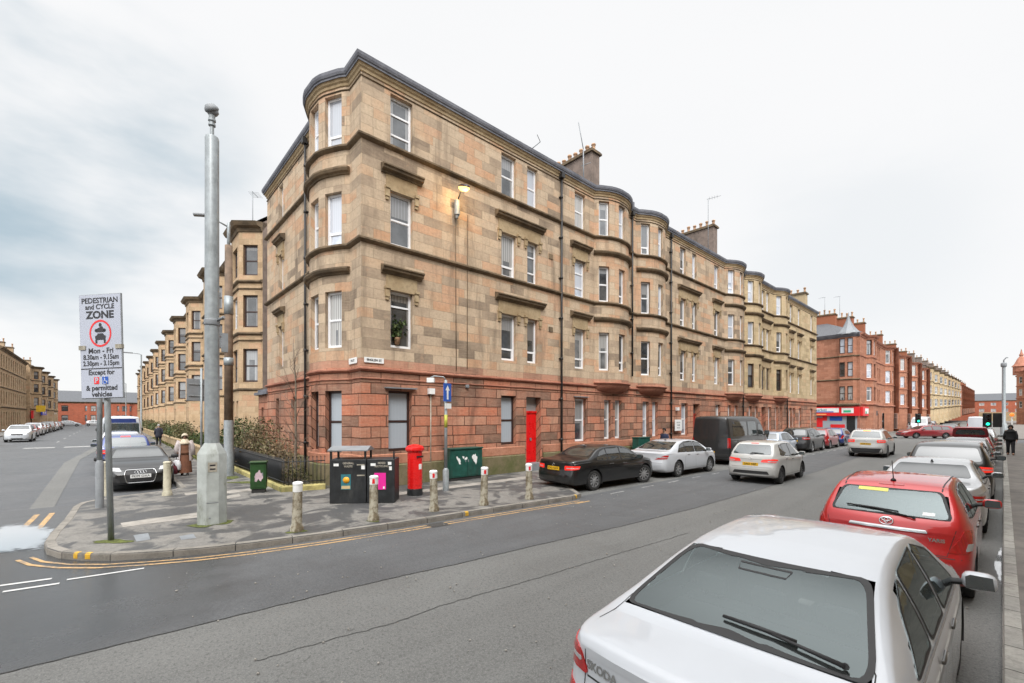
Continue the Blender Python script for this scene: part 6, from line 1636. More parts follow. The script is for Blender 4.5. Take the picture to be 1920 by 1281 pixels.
SPEC = {
 'liftback': dict(L=4.66, top=[(0, .97), (.05, 1.02), (.20, 1.04), (.46, 1.058), (.56, 1.085), (1.40, 1.385), (1.75, 1.44), (2.3, 1.462), (2.75, 1.43), (3.0, 1.37), (3.72, 1.01), (4.2, .90), (4.5, .78), (4.66, .62)],
   belt=[(0, .915), (.3, .955), (.7, .965), (1.5, .945), (2.6, .925), (3.5, .90), (4.2, .80), (4.66, .54)], w=[(0, .74), (.05, .81), (.18, .865), (.55, .895), (1.2, .905), (3.3, .905), (4.0, .88), (4.4, .79), (4.6, .66), (4.66, .58)],
   wx=(1.02, 3.70), wr=.325, tumble=.50, rearx=[(.2, .03), (.36, 0), (.55, 0), (.66, .035), (.85, .06), (1.1, .05)],
   rwin=[(-.735, 1.085), (.735, 1.085), (.60, 1.372), (-.60, 1.372)], side=[[(.98, 1.00), (1.62, .985), (1.69, 1.345), (1.35, 1.235)], [(1.67, .985), (2.36, .965), (2.46, 1.395), (1.74, 1.36)], [(2.43, .965), (3.42, .945), (3.04, 1.275), (2.53, 1.398)]],
   wscreen=[(-.70, 1.08), (.70, 1.08), (.58, 1.36), (-.58, 1.36)], mirror=(3.30, .98)),
 'hatch': dict(L=3.90, top=[(0, .90), (.03, .97), (.10, 1.06), (.40, 1.385), (.50, 1.445), (.75, 1.485), (1.4, 1.51), (2.0, 1.48), (2.3, 1.42), (3.0, 1.02), (3.45, .90), (3.75, .76), (3.90, .6)],
   belt=[(0, .86), (.3, .955), (.8, .965), (1.6, .94), (2.6, .905), (3.1, .87), (3.6, .76), (3.9, .52)], w=[(0, .70), (.05, .77), (.18, .825), (.5, .848), (2.8, .848), (3.4, .80), (3.75, .68), (3.9, .55)],
   wx=(.62, 3.12), wr=.31, tumble=.40, rearx=[(.2, .03), (.34, 0), (.58, .0), (.68, .05), (.9, .07), (1.1, .04)],
   rwin=[(-.655, 1.055), (.655, 1.055), (.545, 1.385), (-.545, 1.385)], side=[[(.62, 1.04), (1.0, 1.0), (1.04, 1.375), (.80, 1.34)], [(1.04, 1.0), (1.70, .97), (1.76, 1.405), (1.09, 1.385)], [(1.76, .97), (2.66, .945), (2.22, 1.345), (1.82, 1.405)]],
   wscreen=[(-.66, 1.07), (.66, 1.07), (.56, 1.40), (-.56, 1.40)], mirror=(2.58, .98)),
 'saloon': dict(L=4.63, top=[(0, .93), (.05, .985), (.2, 1.01), (.72, 1.04), (.85, 1.08), (1.42, 1.345), (1.75, 1.405), (2.3, 1.425), (2.75, 1.395), (3.0, 1.33), (3.68, .98), (4.2, .88), (4.5, .76), (4.63, .6)],
   belt=[(0, .87), (.3, .915), (.8, .93), (1.6, .915), (2.6, .895), (3.5, .87), (4.2, .78), (4.63, .52)], w=[(0, .72), (.05, .80), (.2, .862), (.6, .89), (1.2, .90), (3.3, .90), (4.0, .87), (4.4, .78), (4.56, .66), (4.63, .56)],
   wx=(.98, 3.78), wr=.33, tumble=.50, rearx=[(.2, .03), (.34, 0), (.55, 0), (.66, .04), (.85, .05), (1.1, .03)],
   rwin=[(-.66, 1.10), (.66, 1.10), (.56, 1.335), (-.56, 1.335)], side=[[(1.12, 1.0), (1.66, .96), (1.72, 1.325), (1.42, 1.235)], [(1.71, .96), (2.38, .945), (2.46, 1.36), (1.77, 1.33)], [(2.44, .945), (3.38, .925), (3.0, 1.25), (2.53, 1.36)]],
   wscreen=[(-.68, 1.06), (.68, 1.06), (.56, 1.32), (-.56, 1.32)], mirror=(3.28, .97)),
 'coupe': dict(L=4.2, top=[(0, .90), (.05, .96), (.2, .985), (.45, 1.01), (1.15, 1.25), (1.55, 1.335), (2.0, 1.355), (2.35, 1.31), (3.05, .97), (3.6, .88), (4.0, .74), (4.2, .56)],
   belt=[(0, .84), (.3, .90), (1.0, .91), (2.0, .89), (3.0, .86), (3.7, .77), (4.2, .48)], w=[(0, .72), (.05, .80), (.2, .88), (.6, .915), (3.1, .915), (3.7, .88), (4.0, .80), (4.15, .70), (4.2, .62)],
   wx=(.9, 3.36), wr=.33, tumble=.5, rearx=[(.2, .03), (.34, 0), (.6, .0), (.9, .05)],
   rwin=[(-.6, 1.05), (.6, 1.05), (.5, 1.25), (-.5, 1.25)], side=[[(1.0, .97), (1.5, .945), (1.56, 1.25), (1.35, 1.19)], [(1.56, .945), (2.72, .915), (2.3, 1.23), (1.62, 1.265)]],
   wscreen=[(-.70, 1.01), (.70, 1.01), (.57, 1.285), (-.57, 1.285)], mirror=(2.62, .95)),
 'suv': dict(L=4.48, top=[(0, 1.02), (.03, 1.09), (.10, 1.18), (.36, 1.53), (.46, 1.595), (.8, 1.64), (1.6, 1.665), (2.3, 1.63), (2.6, 1.57), (3.35, 1.16), (3.9, 1.06), (4.3, .92), (4.48, .7)],
   belt=[(0, .98), (.3, 1.06), (1.0, 1.06), (2.6, 1.03), (3.4, 1.0), (4.1, .9), (4.48, .62)], w=[(0, .76), (.05, .83), (.18, .895), (.5, .92), (3.4, .92), (4.0, .88), (4.35, .76), (4.48, .64)],
   wx=(.86, 3.56), wr=.36, tumble=.38, rearx=[(.2, .04), (.38, 0), (.66, 0), (.8, .05), (1.05, .07), (1.3, .04)],
   rwin=[(-.70, 1.17), (.70, 1.17), (.60, 1.53), (-.60, 1.53)], side=[[(.6, 1.14), (1.08, 1.11), (1.12, 1.525), (.8, 1.49)], [(1.13, 1.11), (1.9, 1.085), (1.97, 1.56), (1.18, 1.53)], [(1.97, 1.085), (3.0, 1.065), (2.55, 1.48), (2.04, 1.56)]],
   wscreen=[(-.72, 1.22), (.72, 1.22), (.6, 1.545), (-.6, 1.545)], mirror=(2.9, 1.1)),
 'estate': dict(L=5.1, top=[(0, .92), (.03, 1.0), (.10, 1.08), (.36, 1.36), (.48, 1.41), (1.0, 1.44), (2.2, 1.46), (2.8, 1.41), (3.05, 1.34), (3.75, .97), (4.5, .86), (4.9, .74), (5.1, .56)],
   belt=[(0, .88), (.3, .93), (2.0, .92), (3.6, .88), (4.5, .77), (5.1, .48)], w=[(0, .74), (.05, .80), (.2, .85), (.6, .87), (3.6, .87), (4.5, .83), (4.95, .7), (5.1, .56)],
   wx=(1.0, 3.9), wr=.32, tumble=.42, rearx=[(.2, .02), (.5, 0), (.9, .05)],
   rwin=[(-.62, 1.04), (.62, 1.04), (.54, 1.34), (-.54, 1.34)], side=[[(.5, .99), (1.3, .97), (1.3, 1.34), (.74, 1.32)], [(1.38, .97), (2.2, .96), (2.25, 1.37), (1.38, 1.345)], [(2.3, .96), (3.4, .94), (3.0, 1.27), (2.35, 1.37)]],
   wscreen=[(-.68, 1.04), (.68, 1.04), (.56, 1.33), (-.56, 1.33)], mirror=(3.25, .97)),
 'van': dict(L=5.95, top=[(0, 2.30), (.03, 2.38), (.12, 2.43), (.8, 2.47), (3.6, 2.47), (4.1, 2.40), (4.45, 2.22), (5.15, 1.38), (5.6, 1.18), (5.85, .98), (5.95, .75)],
   belt=[(0, 1.30), (3.8, 1.25), (4.6, 1.22), (5.2, 1.12), (5.7, .98), (5.95, .6)], w=[(0, .93), (.05, .965), (.15, .99), (4.4, .99), (5.2, .95), (5.75, .80), (5.95, .66)],
   wx=(1.05, 4.72), wr=.35, tumble=.10, rearx=[(.3, 0), (2.4, .02)],
   rwin=None, side=[[(3.9, 1.38), (4.86, 1.33), (4.42, 2.0), (3.98, 2.05)]],
   wscreen=[(-.8, 1.5), (.8, 1.5), (.74, 2.15), (-.74, 2.15)], mirror=(4.75, 1.42)),
}

def body_grid(sp, fine=1.0):
    L = sp['L']; ftop, fbelt, fw = pchip(sp['top']), pchip(sp['belt']), pchip(sp['w']); frx = pchip(sp['rearx'])
    xs = set([0.0, .012, .03, .055, .09, .13, .18, .24, .3, L, L - .012, L - .035, L - .07, L - .12, L - .19, L - .27, L - .36])
    n = int(46 * fine)
    for k in range(n): xs.add(round(.36 + (L - .8) * k / (n - 1), 4))
    for p in sp['top']: xs.add(p[0])
    xs = sorted(xs); xs = [x for i, x in enumerate(xs) if i == 0 or x - xs[i - 1] > .008]
    if xs[-1] < L: xs[-1] = L
    T = sp['tumble']; zs0 = .205
    rows = []
    for x in xs:
        w, zb, zt = fw(x), fbelt(x), ftop(x)
        endt = min(1, x / .25, (L - x) / .25); z0 = zs0 + .10 * (1 - endt) ** 2
        h = max(.012, zt - zb); ws = w - .035 * min(1, h / .2)
        zm = z0 + .52 * (zb - z0)
        key = [(w * .84, z0), (w * .975, z0 + .05), (w * .995, z0 + .16), (w, zm), (w * .992, zb - .12), (w * .975, zb - .035), (ws, zb)]
        pts = [(0.0, z0), (w * .45, z0)]
        def cr(p0, p1, p2, p3, t): return tuple(.5 * (2 * p1[i] + (p2[i] - p0[i]) * t + (2 * p0[i] - 5 * p1[i] + 4 * p2[i] - p3[i]) * t * t + (3 * p1[i] - p0[i] - 3 * p2[i] + p3[i]) * t ** 3) for i in (0, 1))
        for i in range(len(key) - 1):
            a, b = key[max(0, i - 1)], key[min(len(key) - 1, i + 2)]
            for t in (0, .5): pts.append(cr(a, key[i], key[i + 1], b, t))
        pts.append(key[-1])
        tw = ws - .008 - T * h * .80
        A = (tw, zb + .80 * h); B = (tw * .88, zb + .965 * h); Cc = (tw - .02 * min(1, h / .3), zb + .935 * h)
        for t in (.2, .4, .6, .8): pts.append((ws - .008 + (A[0] - ws + .008) * t + .014 * math.sin(PI * t) * min(1, h / .3), zb + .8 * h * t))
        for t in (0, .2, .4, .6, .8, 1): pts.append(tuple(A[i] * (1 - t) ** 2 + 2 * Cc[i] * t * (1 - t) + B[i] * t * t for i in (0, 1)))
        for t in (.8, .6, .4, .2, 0): pts.append((B[0] * t, zb + h - .035 * h * t * t))
        row = []
        for (y, z) in pts:
            xx = x
            if x < .8: xx += frx(z) * (1 - x / .8) ** 2 - .07 * (1 - min(1, abs(y) / max(.3, w)) ** 2) * (1 - x / .8) ** 2
            if L - x < .8: xx += .10 * (1 - min(1, abs(y) / max(.3, w)) ** 2) * (1 - (L - x) / .8) ** 2
            row.append(Vector((xx, y, z)))
        rows.append(row)
    return xs, rows

def body_mesh(sp, fine=1.0):
    xs, rows = body_grid(sp, fine); n = len(rows[0]); mb = MB()
    full = []
    for r in rows: full.append(r + [Vector((p.x, -p.y, p.z)) for p in reversed(r[1:-1])])
    m = len(full[0]); vs = [p for r in full for p in r]; fs = []
    for i in range(len(full) - 1):
        for k in range(m):
            k2 = (k + 1) % m; fs.append((i * m + k, (i + 1) * m + k, (i + 1) * m + k2, i * m + k2))
    mb.add(vs, fs, 0, smooth=True)
    for (r, front) in ((rows[0], False), (rows[-1], True)):
        NY = 6
        for k in range(1, n - 2):
            for j in range(NY):
                q = []
                for (kk, t) in ((k, j), (k, j + 1), (k + 1, j + 1), (k + 1, j)):
                    p = r[kk]; y = p.y * (1 - 2 * t / NY); ww = max(.3, abs(r[12].y))
                    c0 = (1 - min(1, abs(p.y) / ww) ** 2); c1 = (1 - min(1, abs(y) / ww) ** 2)
                    q.append(Vector((p.x + (.10 if front else -.07) * (c1 - c0), y, p.z)))
                if front: q.reverse()
                if (q[0] - q[3]).length < 1e-5: continue
                mb.face([tuple(v) for v in q], 0, None, True)
    return mb

def rpoly(pts, r=.04, n=4, seg=.05):
    """Round a polygon's corners and cut its sides into short pieces."""
    out = []; N = len(pts)
    for i in range(N):
        p0, p1, p2 = Vector(pts[i - 1]), Vector(pts[i]), Vector(pts[(i + 1) % N])
        a, b = (p0 - p1), (p2 - p1); rr = min(r, a.length * .45, b.length * .45); a.normalize(); b.normalize()
        for k in range(n + 1):
            t = k / n; out.append(p1 + a * rr * (1 - t) ** 2 + b * rr * t * t)
    res = []
    for i in range(len(out)):
        p, q = out[i], out[(i + 1) % len(out)]; m = max(1, int((q - p).length / seg))
        for k in range(m): res.append(p + (q - p) * (k / m))
    return res

class Proj:
    def __init__(s, org, U, Vv, D): s.o, s.u, s.v, s.d = Vector(org), Vector(U).normalized(), Vector(Vv).normalized(), Vector(D).normalized()
    def hit(s, bvh, u, v, off):
        o = s.o + s.u * u + s.v * v
        loc, nr, i, dist = bvh.ray_cast(o, s.d, 6)
        if loc is None: loc, nr, i, dist = bvh.find_nearest(o + s.d * 2.2)
        if nr.dot(s.d) > 0: nr = -nr
        return loc + (nr * .6 - s.d * .4).normalized() * off
P_L = Proj((0, 2.5, 0), (1, 0, 0), (0, 0, 1), (0, -1, 0)); P_R = Proj((0, -2.5, 0), (1, 0, 0), (0, 0, 1), (0, 1, 0))
P_REAR = Proj((-2, 0, 0), (0, 1, 0), (0, 0, 1), (1, 0, 0)); P_TOP = Proj((0, 0, 4), (1, 0, 0), (0, 1, 0), (0, 0, -1))
def P_front(L): return Proj((L + 2, 0, 0), (0, 1, 0), (0, 0, 1), (-1, 0, 0))
def P_diag(sp, side, front=False, a=45):
    L = sp['L']; c, s_ = math.cos(R(a)), math.sin(R(a)); wr = max(p[1] for p in sp['w'])
    x0 = L if front else 0; dx = -1 if front else 1
    d = Vector((dx * c, -side * s_, 0)); u = Vector((dx * s_, side * c, 0))     # u runs from the end face round to the flank
    return Proj(Vector((x0, side * wr, 0)) - d * 2, u, (0, 0, 1), d)

def patch(mb, bvh, outline, pr, off=.004, rings=4, mi=0, skirt=True):
    c = sum((Vector(p) for p in outline), Vector((0, 0))) / len(outline); n = len(outline)
    vs = []; fs = []
    for k in range(rings):
        f = 1 - k / rings
        for p in outline:
            q = c + (Vector(p) - c) * f; vs.append(pr.hit(bvh, q.x, q.y, off))
    vs.append(pr.hit(bvh, c.x, c.y, off))
    for k in range(rings - 1):
        for j in range(n):
            j2 = (j + 1) % n; fs.append((k * n + j, k * n + j2, (k + 1) * n + j2, (k + 1) * n + j))
    for j in range(n): fs.append(((rings - 1) * n + j, (rings - 1) * n + (j + 1) % n, rings * n))
    if skirt:
        b0 = len(vs)
        for p in outline: vs.append(pr.hit(bvh, p[0], p[1], off))
        b1 = len(vs)
        for p in outline: vs.append(pr.hit(bvh, p[0], p[1], -.004))
        for j in range(n): j2 = (j + 1) % n; fs.append((b1 + j, b1 + j2, b0 + j2, b0 + j))
    # wind so that faces look back along the ray
    a, b_, cc = vs[0], vs[1], vs[n]
    if (b_ - a).cross(cc - a).dot(pr.d) > 0: fs = [tuple(reversed(f)) for f in fs]
    mb.add(vs, fs, mi, smooth=True)

def line_on(mb, bvh, pts, pr, w=.007, off=.0015, mi=0, step=.06):
    """A shut line: a narrow strip lying on the body."""
    P2 = []
    for a, b in zip(pts[:-1], pts[1:]):
        m = max(1, int(math.hypot(b[0] - a[0], b[1] - a[1]) / step))
        for k in range(m): P2.append((a[0] + (b[0] - a[0]) * k / m, a[1] + (b[1] - a[1]) * k / m))
    P2.append(pts[-1])
    L_, R_ = [], []
    for i, p in enumerate(P2):
        a, b = Vector(P2[max(0, i - 1)]), Vector(P2[min(len(P2) - 1, i + 1)]); t = (b - a).normalized(); nn = Vector((-t.y, t.x)) * (w / 2)
        L_.append(pr.hit(bvh, p[0] + nn.x, p[1] + nn.y, off)); R_.append(pr.hit(bvh, p[0] - nn.x, p[1] - nn.y, off))
    for i in range(len(P2) - 1): mb.face([L_[i], L_[i + 1], R_[i + 1], R_[i]], mi)

def wheel_mesh(r, side, spokes=5, dark=False, steer=0.0):
    t = MB(); w = .20 if r < .34 else .225
    t.lathe([(r * .60, -w / 2 + .05), (r * .66, -w / 2 + .01), (r * .80, -w / 2), (r * .95, -w / 2 + .008), (r * .99, -w / 2 + .03), (r, -w / 4), (r, w / 4), (r * .99, w / 2 - .03), (r * .95, w / 2 - .008), (r * .80, w / 2), (r * .66, w / 2 - .01), (r * .60, w / 2 - .07)], 32, axis='y', caps=False)
    q = MB(); y = side * (w / 2 - .012)
    R0 = r * .68
    q.lathe([(R0, y), (R0 * .98, y + side * .006), (R0 * .93, y), (R0 * .90, y - side * .05), (0.0, y - side * .06)], 28, axis='y', mi=1, caps=False)
    q.lathe([(R0 * 1.0, y - side * .01), (R0 * 1.0, y + side * .004), (R0 * .95, y + side * .006), (R0 * .90, y - side * .03)], 28, axis='y', mi=0, caps=False)
    for k in range(spokes):
        a = 2 * PI * k / spokes; ca, sa = math.cos(a), math.sin(a)
        for (off) in ((-.16, .16) if spokes <= 6 else (0,)):
            a2 = a + off; p0 = Vector((math.cos(a) * .045, y - side * .004, math.sin(a) * .045)); p1 = Vector((math.cos(a2) * R0 * .95, y - side * .008, math.sin(a2) * R0 * .95))
            t_ = (p1 - p0).normalized(); nn = Vector((-t_.z, 0, t_.x)); w0, w1 = .026, .017
            d = Vector((0, -side * .03, 0))
            A, B, C_, D_ = p0 - nn * w0, p1 - nn * w1, p1 + nn * w1, p0 + nn * w0
            q.add([A, B, C_, D_, A + d, B + d, C_ + d, D_ + d], [(0, 1, 2, 3), (0, 4, 5, 1), (2, 6, 7, 3), (1, 5, 6, 2)], 0)
    q.lathe([(.06, y - side * .02), (.06, y), (.045, y + side * .006), (.0, y + side * .007)], 14, axis='y', mi=0)
    return t, q

_wheels = {}
def add_wheels(root, sp, rimmat, spokes, steer=0.0, far=False):
    for i, x in enumerate(sp['wx']):
        wv = pchip(sp['w'])(x)
        for side in (1, -1):
            key = (sp['wr'], side, spokes, rimmat)
            if key not in _wheels:
                t, q = wheel_mesh(sp['wr'], side, spokes)
                wo = t.build('wheel', M['tyre'], None, sharp=40); ro = q.build('rim', [M[rimmat], M['trim']], wo, sharp=35)
                _wheels[key] = wo.data, ro.data
                bpy.data.objects.remove(ro); bpy.data.objects.remove(wo)
            wd, rd = _wheels[key]
            wo = bpy.data.objects.new('wheel', wd); ro = bpy.data.objects.new('rim', rd)
            COL.objects.link(wo); COL.objects.link(ro); wo.parent = root; ro.parent = wo
            wo.location = (x, side * (wv - .115), sp['wr'])
            if i == 1 and steer: wo.rotation_euler = (0, 0, steer)

def plate_obj(root, bvh, pr, c, txt, mat, w=.52, h=.112):
    mb = MB()
    p0 = pr.hit(bvh, c[0] - w / 2, c[1], .012); p1 = pr.hit(bvh, c[0] + w / 2, c[1], .012); pm = pr.hit(bvh, c[0], c[1], .016)
    xd = (p1 - p0).normalized(); zd = Vector((0, 0, 1)); F = frame_M(pm, xd if pr.u.dot(xd) > 0 else -xd, zd)
    zz = F.to_3x3() @ Vector((0, 0, 1))
    if zz.dot(pr.d) > 0: F = frame_M(pm, -xd, zd)
    vs = [F @ Vector((x, y, z)) for z in (-.012, .004) for y in (-h / 2, h / 2) for x in (-w / 2, w / 2)]
    mb.add(vs, [(0, 2, 3, 1), (4, 5, 7, 6), (0, 1, 5, 4), (2, 6, 7, 3), (0, 4, 6, 2), (1, 3, 7, 5)], 0)
    tv, tf = text_faces(txt, .098, .0015); mb.add([F @ (p + Vector((0, -.002, .006))) for p in tv], tf, 1)
    return mb.build('number_plate', [M[mat], M['signblack']], root, merge=False)

def car_text(mb, bvh, pr, c, txt, size, mi=0, bold=.002, flip=False, off=.005):
    tv, tf = text_faces(txt, size, bold)
    vs = [pr.hit(bvh, c[0] + (-p.x if flip else p.x), c[1] + p.y, off) for p in tv]
    mb.add(vs, [tuple(reversed(f)) for f in tf] if flip else tf, mi)

def car(name, kind, col, loc, rz, label, cat='car', group=None, rim='alloy', spokes=5, lamps=None, lit=False, plate='yellow', txt='SF14 KXD', detail=1, hl=None, steer=0.0, black_lower=False, glass='glass', zscale=1.0, extra=None, lscale=1.0, rear_glass=None, lampdef=None, see=False):
    sp = dict(SPEC[kind])
    if zscale != 1.0:
        sp = dict(sp); z = zscale
        for k in ('top', 'belt'): sp[k] = [(a, b * z) for a, b in sp[k]]
        for k in ('rwin', 'wscreen'):
            if sp[k]: sp[k] = [(a, b * z) for a, b in sp[k]]
        sp['side'] = [[(a, b * z) for a, b in q] for q in sp['side']]; sp['mirror'] = (sp['mirror'][0], sp['mirror'][1] * z)
    L = sp['L']; root = empty(name, loc, rz, label, cat, group)
    mb = body_mesh(sp, 1.0 if detail else .6); pm = PAINT[col]
    body = mb.build('body', [pm, M['trim']], root, merge=True)
    bm = bmesh.new(); bm.from_mesh(body.data); bmesh.ops.holes_fill(bm, edges=bm.edges); bmesh.ops.recalc_face_normals(bm, faces=bm.faces); bm.to_mesh(body.data)
    bvh = BVHTree.FromBMesh(bm); bm.free()
    ar = sp['wr'] + .055
    # wheel arches: open the flank, draw the edge onto the circle, line the well
    nm = body.data; zc = sp['wr'] + .005
    bm = bmesh.new(); bm.from_mesh(nm)
    for x in sp['wx']:
        wv = pchip(sp['w'])(x)
        for s in (1, -1):
            kill = []
            for f in bm.faces:
                c = f.calc_center_median(); d = math.hypot(c.x - x, c.z - zc)
                if s * c.y > wv * .5 and ((d < ar and s * c.y > wv * .9) or (abs(c.x - x) < ar - .03 and c.z < .33)): kill.append(f)
            edge = set(v for f in kill for v in f.verts if any(g not in kill for g in v.link_faces))
            bmesh.ops.delete(bm, geom=kill, context='FACES')
            for v in edge:
                if not v.is_valid or s * v.co.y < wv * .8: continue
                dx, dz = v.co.x - x, v.co.z - zc
                if v.co.z < .26:
                    v.co.x = x + math.copysign(math.sqrt(max(.01, ar * ar - dz * dz)), dx)
                else:
                    L2 = math.hypot(dx, dz); k = ar / max(L2, 1e-4); v.co.x = x + dx * k; v.co.z = zc + dz * k
    bm.to_mesh(nm); bm.free()
    lin = MB()
    for x in sp['wx']:
        wv = pchip(sp['w'])(x)
        for s in (1, -1):
            a0 = math.asin(max(-1, (.20 - zc) / ar)); n_ = 22; ang = [a0 + (PI - 2 * a0) * k / n_ for k in range(n_ + 1)]
            o_ = [(x + ar * math.cos(q), s * (wv - .004), zc + ar * math.sin(q)) for q in ang]; i_ = [(p[0], s * (wv - .34), p[2]) for p in o_]
            l_ = [(x + (ar - .012) * math.cos(q), s * (wv + .001), zc + (ar - .012) * math.sin(q)) for q in ang]; e_ = [(x + (ar + .018) * math.cos(q), s * (wv + .004), zc + (ar + .018) * math.sin(q)) for q in ang]
            for k in range(n_):
                lin.face([o_[k], o_[k + 1], i_[k + 1], i_[k]] if s > 0 else [i_[k], i_[k + 1], o_[k + 1], o_[k]], 1)
                if black_lower or not detail: pass
            lin.face(i_ if s > 0 else i_[::-1], 1)
    lo2 = lin.build('liner', [pm, M['trim']], None, merge=False)
    bm = bmesh.new(); bm.from_mesh(nm); bm.from_mesh(lo2.data); bm.to_mesh(nm); bm.free(); bpy.data.objects.remove(lo2)
    if see:
        def inside(pt, poly, k):
            c = sum((Vector(q) for q in poly), Vector((0, 0))) / len(poly); pl = [c + (Vector(q) - c) * k for q in poly]; r = False
            for i in range(len(pl)):
                a, b_ = pl[i - 1], pl[i]
                if (a.y > pt[1]) != (b_.y > pt[1]) and pt[0] < (b_.x - a.x) * (pt[1] - a.y) / (b_.y - a.y) + a.x: r = not r
            return r
        bm = bmesh.new(); bm.from_mesh(nm); kill = []; wide = max(p[1] for p in sp['w'])
        for f in bm.faces:
            c = f.calc_center_median(); n_ = f.normal
            if c.x < L * .45 and n_.z > .2 and inside((c.y, c.z), rpoly(sp['rwin'], .07), .965): kill.append(f)
            elif c.x > L * .5 and n_.z > .2 and inside((c.y, c.z), sp['wscreen'], .92): kill.append(f)
            elif abs(n_.y) > .45 and abs(c.y) > .45 and any(inside((c.x, c.z), rpoly(w_, .05), .93) for w_ in sp['side']): kill.append(f)
        bmesh.ops.delete(bm, geom=kill, context='FACES'); bm.to_mesh(nm); bm.free()
        zb = sp['rwin'][0][1]; xr0 = .62 if kind == 'liftback' else .25; xs_ = 1.38 if kind == 'liftback' else .95
        def seat(x, y, w, zt, nm_='seat'):
            q = MB(); Mx = Matrix.Translation((x, y, (zt + .45) / 2)) @ Matrix.Rotation(-.22, 4, 'Y'); q.box((0, 0, 0), (.16, w, zt - .45), bev=.06, M=Mx); q.box((0, 0, 0), (.5, w, .16), bev=.05, M=Matrix.Translation((x + .28, y, .50)))
            so = q.build(nm_, M['cloth'], root, sharp=40)
            for yy in ((0,) if w < .7 else (-.42, 0, .42)):
                h = MB(); h.box((x - .07, y + yy, zt + .10), (.10, .25, .15), bev=.045); h.tube([(x - .05, y + yy - .05, zt - .03), (x - .07, y + yy - .05, zt + .05)], .008, 5); h.tube([(x - .05, y + yy + .05, zt - .03), (x - .07, y + yy + .05, zt + .05)], .008, 5); h.build('headrest', M['cloth'], so, sharp=40)
        seat(xs_, 0, 1.26, zb - .08, 'rear_seat'); seat(xs_ + .98, .36, .5, zb - .0); seat(xs_ + .98, -.36, .5, zb - .0)
        q = MB(); q.box(((xr0 + xs_) / 2, 0, zb - .14), (xs_ - xr0, 1.30, .03), bev=.01); q.build('parcel_shelf', M['cloth'], root, merge=False)
        q = MB(); q.box((L * .69, 0, zb - .16), (.5, 1.36, .22), bev=.08); q.build('dashboard', M['trim'], root, sharp=40)
        q = MB(); sw_ = Matrix.Translation((xs_ + 1.62, -.36, zb - .10)) @ Matrix.Rotation(-1.15, 4, 'Y'); ring_ = [sw_ @ Vector((.18 * math.cos(2 * PI * k / 20), .18 * math.sin(2 * PI * k / 20), 0)) for k in range(21)]; q.tube(ring_, .014, 6, cap=False); q.build('steering_wheel', M['trim'], root)
    for p in nm.polygons:
        if p.material_index == 0 and p.center.z < .235: p.material_index = 1
        p.use_smooth = True
    nm.set_sharp_from_angle(angle=R(32))
    # shut lines and seals belong to the body
    det = MB()
    if detail:
        sd = sp['side']; xf = max(p[0] for p in sd[-1]); xr_ = min(p[0] for p in sd[0])
        for pr in (P_L, P_R):
            for w_ in (() if see else sd): patch(det, bvh, rpoly([(p[0] + (.025 if p[0] > sum(q[0] for q in w_) / 4 else -.025), p[1] + (.02 if p[1] > sum(q[1] for q in w_) / 4 else -.022)) for p in w_], .06), pr, .002, 3, 0, False)
            if kind != 'van':
                bz = sd[-1][0][1]
                xb = sd[-1][0][0] - .03
                line_on(det, bvh, [(xb, bz - .02), (xb - .01, .62), (xb + .02, .32)], pr)
                line_on(det, bvh, [(xf + .04, bz - .06), (xf + .10, .60), (xf + .06, .32), (xb + .02, .32)], pr)
                if len(sd) > 2:
                    line_on(det, bvh, [(sd[1][0][0] - .02, bz), (sp['wx'][0] + ar + .12, .72), (sp['wx'][0] + ar + .10, .33), (xb, .32)], pr)
            else:
                line_on(det, bvh, [(3.72, 2.0), (3.72, .38)], pr, .012); line_on(det, bvh, [(2.4, 2.15), (2.4, .38)], pr, .012); line_on(det, bvh, [(.1, .62), (3.7, .62)], pr, .05)
                line_on(det, bvh, [(2.5, 2.2), (3.62, 2.2), (3.62, 1.45), (2.5, 1.45), (2.5, 2.2)], pr, .01)
        line_on(det, bvh, [(-.80, .60), (-.4, .60), (0, .60), (.4, .60), (.80, .60)] if kind != 'van' else [(0, .5), (0, 2.35)], P_REAR, .009)
        fz = sp['belt'][-2][1]
        line_on(det, bvh, [(-.62, fz - .06), (0, fz - .03), (.62, fz - .06)], P_front(L), .008)
        patch(det, bvh, rpoly([(-.45, .26), (.45, .26), (.40, .40), (-.40, .40)], .04), P_front(L), .003, 3, 0, False)
    if det.v:
        d_ob = det.build('seal', M['trim'], None, merge=False)
        bmj = bmesh.new(); bmj.from_mesh(nm); i0 = len(bmj.faces); bmj.from_mesh(d_ob.data); bmj.faces.ensure_lookup_table()
        for f in bmj.faces[i0:]: f.material_index = 1
        bmj.to_mesh(nm); bmj.free(); bpy.data.objects.remove(d_ob)
    add_wheels(root, sp, rim, spokes, steer)
    # glass
    g = MB(); patch(g, bvh, rpoly(sp['wscreen'], .06), P_front(L), .005, 5); g.build('windscreen', M['glass_clear' if see else 'glass'], root, merge=False)
    if sp['rwin']:
        g = MB(); patch(g, bvh, rpoly(sp['rwin'], .07), P_REAR, .006, 6); g.build('rear_window', M[rear_glass or glass], root, merge=False)
    for pr in (P_L, P_R):
        for w_ in sp['side']:
            g = MB(); patch(g, bvh, rpoly(w_, .05), pr, .006, 4); g.build('side_window', M[glass], root, merge=False)
